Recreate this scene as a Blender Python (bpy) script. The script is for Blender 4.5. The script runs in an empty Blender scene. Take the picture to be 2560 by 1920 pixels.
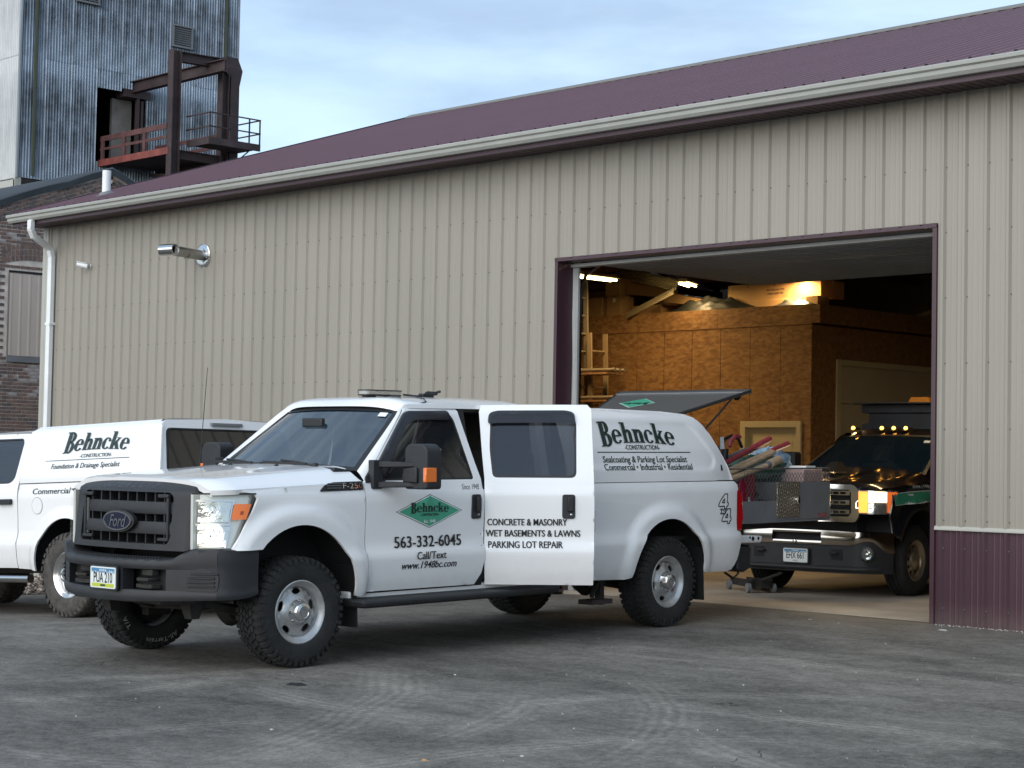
import bpy, bmesh, math, random
import numpy as np
from mathutils import Vector, Matrix, geometry
R = math.radians
random.seed(7)
scn = bpy.context.scene
COL = scn.collection
# ------------------------------------------------------------------ camera
def cam_axes(yaw, pitch, roll):
    f = Vector((math.sin(yaw)*math.cos(pitch), math.cos(yaw)*math.cos(pitch), math.sin(pitch)))
    r = Vector((math.cos(yaw), -math.sin(yaw), 0)); u = r.cross(f)
    return r*math.cos(roll)+u*math.sin(roll), -r*math.sin(roll)+u*math.cos(roll), f
cd = bpy.data.cameras.new('camera'); cam = bpy.data.objects.new('camera', cd); COL.objects.link(cam)
cr, cu, cf = cam_axes(-0.79989, 0.04256, 0.01847)
M = Matrix((cr, cu, -cf)).transposed().to_4x4(); M.translation = Vector((15.8269, -14.9685, 1.4058))
cam.matrix_world = M
cd.sensor_width = 36; cd.sensor_fit = 'HORIZONTAL'; cd.lens = 36*4684.6/2560; cd.clip_start = .1; cd.clip_end = 3000
scn.camera = cam
# ------------------------------------------------------------------ sky, sun, exposure
SUN_EL, SUN_ROT = R(22), R(174)      # low sun behind thin cloud, behind the camera
w = bpy.data.worlds.new('World'); scn.world = w; w.use_nodes = True
nt = w.node_tree; nt.nodes.clear()
N = nt.nodes.new; L = nt.links.new
wo = N('ShaderNodeOutputWorld'); bg = N('ShaderNodeBackground'); sky = N('ShaderNodeTexSky')
sky.sky_type = 'NISHITA'; sky.sun_disc = False; sky.sun_elevation = SUN_EL; sky.sun_rotation = SUN_ROT
sky.air_density = 1.0; sky.dust_density = .7; sky.ozone_density = 1.2; sky.altitude = 200
tc = N('ShaderNodeTexCoord'); mp = N('ShaderNodeMapping'); mp.inputs['Scale'].default_value = (1, 1, 3.6)
L(tc.outputs['Generated'], mp.inputs['Vector'])
n1 = N('ShaderNodeTexNoise'); n1.inputs['Scale'].default_value = 3.2; n1.inputs['Detail'].default_value = 7; n1.inputs['Roughness'].default_value = .58; n1.inputs['Distortion'].default_value = .5
L(mp.outputs[0], n1.inputs['Vector'])
rp = N('ShaderNodeValToRGB'); rp.color_ramp.elements[0].position = .42; rp.color_ramp.elements[1].position = .72
rp.color_ramp.elements[0].color = (0.78, 0.78, 0.78, 1); rp.color_ramp.elements[1].color = (.96, .96, .96, 1)
L(n1.outputs[0], rp.inputs[0])
n2 = N('ShaderNodeTexNoise'); n2.inputs['Scale'].default_value = 5.5; n2.inputs['Detail'].default_value = 6
L(mp.outputs[0], n2.inputs['Vector'])
cl = N('ShaderNodeMix'); cl.data_type = 'RGBA'; cl.inputs[6].default_value = (1.12, 1.46, 1.98, 1); cl.inputs[7].default_value = (1.62, 2.05, 2.45, 1)
cm = N('ShaderNodeMapRange'); cm.inputs[1].default_value = .40; cm.inputs[2].default_value = .60; L(n2.outputs[0], cm.inputs[0]); L(cm.outputs[0], cl.inputs[0])
mx = N('ShaderNodeMix'); mx.data_type = 'RGBA'
L(rp.outputs[0], mx.inputs[0]); L(sky.outputs[0], mx.inputs[6]); L(cl.outputs[2], mx.inputs[7])
L(mx.outputs[2], bg.inputs[0]); bg.inputs[1].default_value = .15; L(bg.outputs[0], wo.inputs[0])
sd = bpy.data.lights.new('sun', 'SUN'); so = bpy.data.objects.new('sun', sd); COL.objects.link(so)
sd.energy = 1.2; sd.angle = R(80); sd.color = (1, .975, .95)
# light travels from the sun's place in the sky
az = SUN_ROT; sdir = Vector((math.sin(az)*math.cos(SUN_EL), math.cos(az)*math.cos(SUN_EL), math.sin(SUN_EL)))
so.rotation_euler = sdir.to_track_quat('Z', 'Y').to_euler(); so.location = (20, -30, 20)
scn.view_settings.view_transform = 'Standard'; scn.view_settings.look = 'None'
scn.view_settings.exposure = 1.36; scn.view_settings.gamma = 1; scn.view_settings.use_curve_mapping = False
scn.cycles.max_bounces = 8; scn.cycles.use_denoising = True
# ------------------------------------------------------------------ materials
def mat(name, col, rough=.5, metal=0, coat=0, noise=None, bump=None, emit=None, alpha=None, spec=None, trans=None, ior=None):
    """noise=(scale, amount, (stretch xyz)), bump=(scale, strength)"""
    m = bpy.data.materials.new(name); m.use_nodes = True
    nt = m.node_tree; b = nt.nodes['Principled BSDF']
    c = (*col, 1) if len(col) == 3 else col
    b.inputs['Base Color'].default_value = c
    b.inputs['Roughness'].default_value = rough; b.inputs['Metallic'].default_value = metal
    b.inputs['Coat Weight'].default_value = coat; b.inputs['Coat Roughness'].default_value = .04
    if spec is not None: b.inputs['Specular IOR Level'].default_value = spec
    if alpha is not None: b.inputs['Alpha'].default_value = alpha
    if trans is not None: b.inputs['Transmission Weight'].default_value = trans
    if ior is not None: b.inputs['IOR'].default_value = ior
    if emit: b.inputs['Emission Color'].default_value = (*emit[0], 1); b.inputs['Emission Strength'].default_value = emit[1]
    if noise or bump:
        t = nt.nodes.new('ShaderNodeTexCoord'); mp = nt.nodes.new('ShaderNodeMapping')
        nt.links.new(t.outputs['Object'], mp.inputs[0])
    if noise:
        sc, am = noise[0], noise[1]
        if len(noise) > 2: mp.inputs['Scale'].default_value = noise[2]
        n = nt.nodes.new('ShaderNodeTexNoise'); n.inputs['Scale'].default_value = sc; n.inputs['Detail'].default_value = 6; n.inputs['Roughness'].default_value = .6
        nt.links.new(mp.outputs[0], n.inputs['Vector'])
        mm = nt.nodes.new('ShaderNodeMix'); mm.data_type = 'RGBA'
        mm.inputs[6].default_value = (*[v*(1-am) for v in c[:3]], 1); mm.inputs[7].default_value = (*[min(1, v*(1+am)) for v in c[:3]], 1)
        mr = nt.nodes.new('ShaderNodeMapRange'); mr.inputs[1].default_value = .3; mr.inputs[2].default_value = .7
        nt.links.new(n.outputs[0], mr.inputs[0]); nt.links.new(mr.outputs[0], mm.inputs[0]); nt.links.new(mm.outputs[2], b.inputs['Base Color'])
    if bump:
        n = nt.nodes.new('ShaderNodeTexNoise'); n.inputs['Scale'].default_value = bump[0]; n.inputs['Detail'].default_value = 4
        nt.links.new(mp.outputs[0] if len(bump) > 2 else t.outputs['Object'], n.inputs['Vector'])
        bp = nt.nodes.new('ShaderNodeBump'); bp.inputs['Strength'].default_value = bump[1]; bp.inputs['Distance'].default_value = .02
        nt.links.new(n.outputs[0], bp.inputs['Height']); nt.links.new(bp.outputs[0], b.inputs['Normal'])
    return m
WHITE = mat('white_paint', (.80, .80, .79), .35, coat=.9, noise=(1.6, .025))
def add_dirt(m, zlo, zhi, col=(.32, .29, .25), amt=.55):
    nt = m.node_tree; b = nt.nodes['Principled BSDF']; src = b.inputs['Base Color'].links[0].from_socket
    t = nt.nodes.new('ShaderNodeTexCoord'); sx = nt.nodes.new('ShaderNodeSeparateXYZ'); nt.links.new(t.outputs['Object'], sx.inputs[0])
    mr = nt.nodes.new('ShaderNodeMapRange'); mr.inputs[1].default_value = zhi; mr.inputs[2].default_value = zlo; mr.inputs[4].default_value = amt
    nt.links.new(sx.outputs[2], mr.inputs[0])
    n = nt.nodes.new('ShaderNodeTexNoise'); n.inputs['Scale'].default_value = 9; n.inputs['Detail'].default_value = 8; n.inputs['Roughness'].default_value = .7
    nt.links.new(t.outputs['Object'], n.inputs['Vector'])
    mu = nt.nodes.new('ShaderNodeMath'); mu.operation = 'MULTIPLY'; nt.links.new(mr.outputs[0], mu.inputs[0]); nt.links.new(n.outputs[0], mu.inputs[1])
    mm = nt.nodes.new('ShaderNodeMix'); mm.data_type = 'RGBA'; mm.inputs[7].default_value = (*col, 1)
    nt.links.new(mu.outputs[0], mm.inputs[0]); nt.links.new(src, mm.inputs[6]); nt.links.new(mm.outputs[2], b.inputs['Base Color'])
add_dirt(WHITE, .42, .92, amt=.42)
BLACKPAINT = mat('black_paint', (.006, .007, .010), .25, coat=1.0)
add = mat
PLASTIC = mat('black_plastic', (.015, .016, .018), .55, bump=(260, .25), noise=(5, .25))
DARK = mat('dark_void', (.008, .008, .009), .8)
RUBBER = mat('tyre_rubber', (.013, .013, .013), .78, bump=(60, .3), noise=(8, .45))
RUBBERD = mat('dusty_tyre_rubber', (.055, .05, .043), .85, bump=(60, .3), noise=(14, .5))
STEELW = mat('silver_wheel_paint', (.47, .47, .46), .34, metal=.65, noise=(9, .25))
CHROME = mat('chrome', (.62, .62, .62), .12, metal=1)
CAPM = mat('polished_hub', (.6, .6, .59), .2, metal=.9, noise=(12, .15))
GLASS = mat('tinted_glass', (.012, .014, .016), .02, spec=.5, alpha=.88, ior=1.9)
WSGLASS = mat('windscreen_glass', (.008, .022, .034), .015, spec=.5, alpha=.76, ior=2.9)
TRIMB = mat('black_rubber_trim', (.012, .012, .012), .5)
SMOKE = mat('smoked_visor', (.02, .02, .024), .12, spec=.6, alpha=.9)
LENS = mat('clear_lamp_lens', (.75, .78, .76), .05, alpha=.10, spec=.5)
LAMPREF = mat('lamp_reflector', (.66, .67, .62), .14, metal=1, bump=(6, .7))
AMBER = mat('amber_lens', (.75, .16, .01), .15, coat=.7)
REDLENS = mat('red_lens', (.42, .006, .01), .12, coat=1)
INK = mat('black_vinyl', (.008, .010, .010), .35)
INKG = mat('dark_green_vinyl', (.012, .03, .026), .35)
GREEN = mat('green_vinyl', (.055, .33, .20), .4)
WHITEV = mat('white_vinyl', (.75, .77, .75), .4)
UNDER = mat('dirty_chassis', (.022, .020, .018), .8, noise=(12, .5))
SEATM = mat('grey_seat_cloth', (.09, .085, .08), .9)
TAN = mat('tan_sheet_steel', (.270, .248, .206), .42, noise=(1.1, .05, (1, 1, .25)), bump=(3, .05))
def vary(m, lo=.95, hi=1.05):
    nt = m.node_tree; b = nt.nodes['Principled BSDF']; src = b.inputs['Base Color'].links[0].from_socket
    oi = nt.nodes.new('ShaderNodeObjectInfo'); mr = nt.nodes.new('ShaderNodeMapRange'); mr.inputs[3].default_value = lo; mr.inputs[4].default_value = hi; nt.links.new(oi.outputs['Random'], mr.inputs[0])
    vm = nt.nodes.new('ShaderNodeVectorMath'); vm.operation = 'SCALE'; nt.links.new(src, vm.inputs[0]); nt.links.new(mr.outputs[0], vm.inputs['Scale']); nt.links.new(vm.outputs[0], b.inputs['Base Color'])
vary(TAN, .965, 1.03)
TRIMTAN = mat('tan_trim', (.38, .375, .33), .4, noise=(2, .05))
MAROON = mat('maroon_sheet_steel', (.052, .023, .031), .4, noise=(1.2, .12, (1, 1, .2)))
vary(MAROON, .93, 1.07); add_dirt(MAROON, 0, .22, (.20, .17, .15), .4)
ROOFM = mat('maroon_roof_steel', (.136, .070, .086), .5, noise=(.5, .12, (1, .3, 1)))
GUTTER = mat('cream_gutter', (.34, .345, .315), .35, noise=(3, .06))
CONC = mat('garage_concrete', (.33, .29, .235), .75, noise=(1.1, .28), bump=(30, .12))
OSB = None
CARD = mat('cardboard', (.40, .25, .11), .8, noise=(3, .1))
WOOD = mat('framing_lumber', (.22, .115, .055), .7, noise=(2, .3, (1, 1, 8)))
CREAM = mat('cream_painted_steel', (.50, .44, .27), .5, noise=(1.5, .05))
GREYST = mat('grey_powder_coat', (.16, .165, .17), .5, noise=(5, .12))
DIAM = None
WHITEPVC = mat('white_pvc', (.74, .76, .75), .4, noise=(4, .06))
RUST = mat('rusty_dark_steel', (.038, .024, .025), .7, noise=(1.5, .55), bump=(20, .2))
REDST = mat('red_painted_steel', (.19, .048, .038), .65, noise=(2.2, .4))
# ------------------------------------------------------------------ mesh building
class MB:
    def __init__(s): s.v = []; s.f = []; s.m = []; s.mi = 0; s.T = None
    def add(s, vs, fs):
        o = len(s.v)
        if s.T is not None: vs = [s.T @ Vector(p) for p in vs]
        s.v += [tuple(p) for p in vs]; s.f += [tuple(i+o for i in f) for f in fs]; s.m += [s.mi]*len(fs)
        return s
    def box(s, x0, x1, y0, y1, z0, z1):
        return s.add([(x0, y0, z0), (x1, y0, z0), (x1, y1, z0), (x0, y1, z0), (x0, y0, z1), (x1, y0, z1), (x1, y1, z1), (x0, y1, z1)],
                     [(0, 3, 2, 1), (4, 5, 6, 7), (0, 1, 5, 4), (1, 2, 6, 5), (2, 3, 7, 6), (3, 0, 4, 7)])
    def hexa(s, p):   # eight corners: bottom loop then top loop
        return s.add(p, [(0, 3, 2, 1), (4, 5, 6, 7), (0, 1, 5, 4), (1, 2, 6, 5), (2, 3, 7, 6), (3, 0, 4, 7)])
    def prism(s, poly, axis, a, b):
        """polygon in the two axes other than `axis`, extruded a..b"""
        n = len(poly)
        def P(q, t):
            return (t, q[0], q[1]) if axis == 0 else ((q[0], t, q[1]) if axis == 1 else (q[0], q[1], t))
        vs = [P(q, a) for q in poly]+[P(q, b) for q in poly]
        return s.add(vs, [tuple(range(n))[::-1], tuple(range(n, 2*n))]+[(i, (i+1) % n, n+(i+1) % n, n+i) for i in range(n)])
    def tube(s, pts, r, n=8, cap=True):
        pts = [Vector(p) for p in pts]; rr = r if isinstance(r, (list, tuple)) else [r]*len(pts)
        vs = []; fs = []; up = None
        for i, p in enumerate(pts):
            d = (pts[min(i+1, len(pts)-1)]-pts[max(i-1, 0)]).normalized()
            if up is None: up = Vector((0, 0, 1)) if abs(d.z) < .9 else Vector((1, 0, 0))
            a = d.cross(up).normalized(); b = a.cross(d).normalized(); up = b
            vs += [p+(a*math.cos(t)+b*math.sin(t))*rr[i] for t in [2*math.pi*k/n for k in range(n)]]
        for i in range(len(pts)-1):
            for k in range(n): fs.append((i*n+k, i*n+(k+1) % n, (i+1)*n+(k+1) % n, (i+1)*n+k))
        if cap: fs += [tuple(range(n))[::-1], tuple(range((len(pts)-1)*n, len(pts)*n))]
        return s.add(vs, fs)
    def bar(s, a, b, w, h, up=(0, 0, 1)):
        a = Vector(a); b = Vector(b); d = (b-a).normalized(); u = Vector(up)
        r = d.cross(u).normalized(); u = r.cross(d).normalized()
        q = [(-w/2, -h/2), (w/2, -h/2), (w/2, h/2), (-w/2, h/2)]
        vs = [a+r*i+u*j for i, j in q]+[b+r*i+u*j for i, j in q]
        return s.add(vs, [(0, 3, 2, 1), (4, 5, 6, 7), (0, 1, 5, 4), (1, 2, 6, 5), (2, 3, 7, 6), (3, 0, 4, 7)])
    def ibeam(s, a, b, w, h, t=.02, up=(0, 0, 1)):
        a = Vector(a); b = Vector(b); u = Vector(up); d = (b-a).normalized(); r = d.cross(u).normalized(); u = r.cross(d).normalized()
        s.bar(a, b, t, h-2*t-.004, up); s.bar(a+u*(h/2-t/2), b+u*(h/2-t/2), w, t, up); s.bar(a-u*(h/2-t/2), b-u*(h/2-t/2), w, t, up); return s
    def lathe(s, prof, n=32, axis=1, c=(0, 0, 0), close=False):
        """profile of (radius, along) spun about an axis (1 = y)"""
        vs = []; m = len(prof)
        for k in range(n):
            t = 2*math.pi*k/n; ct, st = math.cos(t), math.sin(t)
            for r, a in prof:
                p = (r*ct, a, r*st) if axis == 1 else ((a, r*ct, r*st) if axis == 0 else (r*ct, r*st, a))
                vs.append((p[0]+c[0], p[1]+c[1], p[2]+c[2]))
        fs = []
        for k in range(n):
            k2 = (k+1) % n
            for i in range(m if close else m-1):
                j = (i+1) % m
                fs.append((k*m+i, k*m+j, k2*m+j, k2*m+i))
        return s.add(vs, fs)
    def grid(s, P, flip=False):
        """P[i][j] of points"""
        a, b = len(P), len(P[0]); vs = [p for row in P for p in row]
        fs = [(i*b+j, i*b+j+1, (i+1)*b+j+1, (i+1)*b+j) for i in range(a-1) for j in range(b-1)]
        if flip: fs = [f[::-1] for f in fs]
        return s.add(vs, fs)
    def mesh(s, name):
        me = bpy.data.meshes.new(name); me.from_pydata(s.v, [], s.f)
        if any(s.m): me.polygons.foreach_set('material_index', s.m)
        return me
def props(o, label=None, cat=None, group=None, kind=None):
    if label: o['label'] = label
    if cat: o['category'] = cat
    if group: o['group'] = group
    if kind: o['kind'] = kind
    return o
def obj(name, mb, m, parent=None, smooth=False, bevel=0, seg=2, fix=True, angle=40, weld=0):
    me = mb.mesh(name) if isinstance(mb, MB) else mb
    if isinstance(mb, MB) and fix:
        bm = bmesh.new(); bm.from_mesh(me)
        if weld: bmesh.ops.remove_doubles(bm, verts=bm.verts, dist=weld)
        bmesh.ops.recalc_face_normals(bm, faces=bm.faces); bm.to_mesh(me); bm.free()
    for mm in (m if isinstance(m, (list, tuple)) else [m]): 
        if len(me.materials) < (len(m) if isinstance(m, (list, tuple)) else 1): me.materials.append(mm)
    if smooth:
        me.shade_smooth()
        if smooth != 'all': me.set_sharp_from_angle(angle=R(angle))
    o = bpy.data.objects.new(name, me); COL.objects.link(o)
    if parent: o.parent = parent
    if bevel:
        b = o.modifiers.new('bevel', 'BEVEL'); b.width = bevel; b.segments = seg; b.limit_method = 'ANGLE'; b.angle_limit = R(35)
        me.shade_smooth(); me.set_sharp_from_angle(angle=R(35)); b.harden_normals = False
    return o
def thing(name, label, cat, mw=None, group=None):
    o = bpy.data.objects.new(name, None); COL.objects.link(o); o.empty_display_size = .1
    if mw is not None: o.matrix_world = mw if isinstance(mw, Matrix) else Matrix.Translation(mw)
    return props(o, label, cat, group)
def dup(o, parent=None, loc=None):
    c = o.copy(); COL.objects.link(c); c.parent = parent
    if loc is not None: c.location = loc
    return c
def copy_tree(o, parent=None):
    c = o.copy(); COL.objects.link(c); c.parent = parent
    for ch in list(o.children): copy_tree(ch, c)
    return c
def inpoly(P, poly):
    x, y = P[:, 0], P[:, 1]; c = np.zeros(len(P), bool); n = len(poly)
    for i in range(n):
        x0, y0 = poly[i]; x1, y1 = poly[(i+1) % n]
        if y0 == y1: continue
        k = ((y0 > y) != (y1 > y)) & (x < (x1-x0)*(y-y0)/(y1-y0)+x0); c ^= k
    return c
def dens(poly, res):
    out = []
    for i in range(len(poly)):
        a, b = poly[i], poly[(i+1) % len(poly)]; n = max(1, int(math.hypot(b[0]-a[0], b[1]-a[1])/res))
        out += [(a[0]+(b[0]-a[0])*k/n, a[1]+(b[1]-a[1])*k/n) for k in range(n)]
    return out
def rnd(poly, r, n=4):
    """round the corners of a polygon; r a number or a list"""
    out = []; m = len(poly)
    for i in range(m):
        p = Vector(poly[i]); a = Vector(poly[i-1]); b = Vector(poly[(i+1) % m]); rr = r[i] if isinstance(r, (list, tuple)) else r
        if rr <= 0: out.append(tuple(p)); continue
        da = (a-p); db = (b-p); l = min(rr, da.length*.49, db.length*.49); q0 = p+da.normalized()*l; q1 = p+db.normalized()*l
        for k in range(n+1):
            t = k/n; out.append(tuple(q0*(1-t)**2+p*2*t*(1-t)+q1*t*t))
    return out
def arc(cx, cz, rx, rz, a0, a1, n=20): return [(cx+rx*math.cos(R(a0+(a1-a0)*k/n)), cz+rz*math.sin(R(a0+(a1-a0)*k/n))) for k in range(n+1)]
def panel(name, outline, Y, m, parent, holes=(), res=.04, side=1, thick=.02, lay=None, back=False, smooth='all'):
    """sheet over an (x,z) outline, bent by Y(x,z) (vectorised), with its edges turned in"""
    loops = [dens(outline, res)]+[dens(h, res) for h in holes]
    pts = []; edges = []
    for lp in loops:
        o = len(pts); pts += lp; edges += [(o+i, o+(i+1) % len(lp)) for i in range(len(lp))]
    B = np.array(pts); x0, z0 = B.min(0); x1, z1 = B.max(0)
    gx = np.arange(x0+res/2, x1, res); gz_ = np.arange(z0+res/2, z1, res)
    G = np.array([(a, b) for a in gx for b in gz_])
    if len(G):
        k = inpoly(G, loops[0])
        for h in loops[1:]: k &= ~inpoly(G, h)
        G = G[k]
        if len(G):
            d = np.min(np.hypot(G[:, None, 0]-B[None, :, 0], G[:, None, 1]-B[None, :, 1]), 1); G = G[d > res*.42]
    allp = [Vector(p) for p in pts]+[Vector(p) for p in G]
    r = geometry.delaunay_2d_cdt(allp, edges, [], 0, 1e-6)
    V = np.array([tuple(v) for v in r[0]]); F = np.array([f for f in r[2] if len(f) == 3])
    C = V[F].mean(1); k = inpoly(C, loops[0])
    for h in loops[1:]: k &= ~inpoly(C, h)
    F = F[k]
    a = V[F]; area = (a[:, 1, 0]-a[:, 0, 0])*(a[:, 2, 1]-a[:, 0, 1])-(a[:, 2, 0]-a[:, 0, 0])*(a[:, 1, 1]-a[:, 0, 1])
    F[area > 0] = F[area > 0][:, ::-1]
    if side < 0: F = F[:, ::-1]
    Yv = Y(V[:, 0], V[:, 1]) if callable(Y) else np.full(len(V), Y)
    vs = [(V[i, 0], side*Yv[i], V[i, 1]) for i in range(len(V))]
    fs = [tuple(f) for f in F.tolist()]
    if thick:
        for lp in loops:
            n = len(lp); A = np.array(lp); yy = Y(A[:, 0], A[:, 1]) if callable(Y) else np.full(n, Y); o = len(vs)
            vs += [(A[i, 0], side*yy[i], A[i, 1]) for i in range(n)]+[(A[i, 0], side*(yy[i]-thick), A[i, 1]) for i in range(n)]
            sgn = sum(A[i, 0]*A[(i+1) % n, 1]-A[(i+1) % n, 0]*A[i, 1] for i in range(n)) > 0
            if lp is not loops[0]: sgn = not sgn
            for i in range(n):
                q = (o+i, o+n+i, o+n+(i+1) % n, o+(i+1) % n)
                fs.append(q[::-1] if sgn == (side > 0) else q)
    if back:
        o = len(vs); vs += [(V[i, 0], side*(Yv[i]-thick), V[i, 1]) for i in range(len(V))]; fs += [tuple(int(i)+o for i in f[::-1]) for f in F.tolist()]
    me = bpy.data.meshes.new(name); me.from_pydata(vs, [], fs)
    return obj(name, me, m, parent, smooth=smooth, fix=False)
# ------------------------------------------------------------------ lettering
def text_mesh(s, size, bold=0, shear=0, sx=1, spacing=1, align='CENTER'):
    cu = bpy.data.curves.new('text', 'FONT'); cu.body = s; cu.size = size; cu.offset = bold*size; cu.shear = shear; cu.align_x = align; cu.align_y = 'CENTER'
    cu.space_character = spacing; cu.resolution_u = 3
    o = bpy.data.objects.new('text', cu); COL.objects.link(o); bpy.context.view_layer.update()
    me = bpy.data.meshes.new_from_object(o.evaluated_get(bpy.context.evaluated_depsgraph_get()))
    bpy.data.objects.remove(o); bpy.data.curves.remove(cu)
    V = [(v.co.x*sx, v.co.y) for v in me.vertices]; F = [tuple(p.vertices) for p in me.polygons]
    bpy.data.meshes.remove(me); return V, F
def join_vf(items):
    V = []; F = []
    for v, f, dx, dy in items:
        o = len(V); V += [(a+dx, b+dy) for a, b in v]; F += [tuple(i+o for i in q) for q in f]
    return V, F
def decal(name, vf, fn, m, parent):
    me = bpy.data.meshes.new(name); me.from_pydata([fn(*p) for p in vf[0]], [], vf[1])
    return obj(name, me, m, parent, fix=False)
def rect_vf(x0, x1, y0, y1, n=1):
    V = []; F = []
    for i in range(n+1): V += [(x0+(x1-x0)*i/n, y0), (x0+(x1-x0)*i/n, y1)]
    for i in range(n): F.append((2*i, 2*i+2, 2*i+3, 2*i+1))
    return V, F
def serif_word(word):
    """bold slab-serif capitals and minuscules drawn stroke by stroke; returns strokes and width; x-height 1"""
    out = []; X = 0
    def q(*p): out.append([(X+a, b) for a, b in p])
    def rc(x0, x1, y0, y1): q((x0, y0), (x1, y0), (x1, y1), (x0, y1))
    def ar(cx, cy, rx, ry, a0, a1, th, tn, n=14):
        o = []; i_ = []
        for k in range(n+1):
            t = R(a0+(a1-a0)*k/n); w = tn+(th-tn)*abs(math.cos(t))**1.5
            o.append((cx+rx*math.cos(t), cy+ry*math.sin(t))); i_.append((cx+(rx-w)*math.cos(t), cy+(ry-tn-(w-tn)*.35)*math.sin(t)))
        for k in range(n): q(o[k], o[k+1], i_[k+1], i_[k])
    for ch in word:
        if ch == 'B':
            rc(.14, .44, .08, 1.47); rc(0, .5, 0, .08); rc(0, .5, 1.47, 1.55); ar(.5, 1.16, .46, .39, 90, -90, .3, .1); ar(.5, .39, .56, .43, 90, -90, .32, .1); rc(.44, .52, .72, .82); w = 1.18
        elif ch == 'e': ar(.48, .5, .47, .52, 12, 322, .27, .08, 22); rc(.25, .92, .50, .60); w = 1.04
        elif ch in 'hn':
            t = 1.55 if ch == 'h' else 1.02
            rc(.12, .38, .07, t); rc(0, .12, t-.1, t); rc(0, .5, 0, .07); ar(.60, .62, .33, .40, 150, 0, .26, .14); rc(.67, .93, .07, .62); rc(.58, 1.05, 0, .07); w = 1.12
        elif ch == 'c': ar(.48, .5, .46, .52, 48, 318, .27, .08, 22); rc(.66, .86, .66, .84); w = .95
        elif ch == 'k':
            rc(.12, .38, .07, 1.55); rc(0, .12, 1.45, 1.55); rc(0, .5, 0, .07); q((.38, .34), (.50, .34), (.90, .95), (.76, .95)); q((.46, .55), (.62, .78), (1.06, .07), (.76, .07)); rc(.66, 1.14, 0, .07); rc(.62, 1.02, .95, 1.02); w = 1.18
        else: w = .5
        X += w
    return out, X
def behncke(W, fn, m, parent, wave=.30, name='lettering', lift=.0004, shear=0.0, bscale=1.15):
    """the arched company word; fn(u, v, lift) maps centred flat metres to the surface"""
    st, X = serif_word('Behncke'); st = st+[[(a+.085, b) for a, b in p] for p in st]; s = W/X; V = []; F = []
    for i, p in enumerate(st):
        o = len(V)
        for a, b in p:
            u = a/X-.5; big = 1+ (.28*max(0, -u-.15)) + (bscale-1)*(1 if a < 1.18 else 0); arch = wave*(.25-u*u)*4
            V.append(fn((a-X/2)*s+b*s*shear, ((b*big*1.0+arch*1.1-(.30 if a < 1.18 else 0)*wave*2)*.84-.06)*s, lift*(i % 7)))
        F.append(tuple(range(o, o+len(p))))
    me = bpy.data.meshes.new(name); me.from_pydata(V, [], F); return obj(name, me, m, parent, fix=False)
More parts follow.
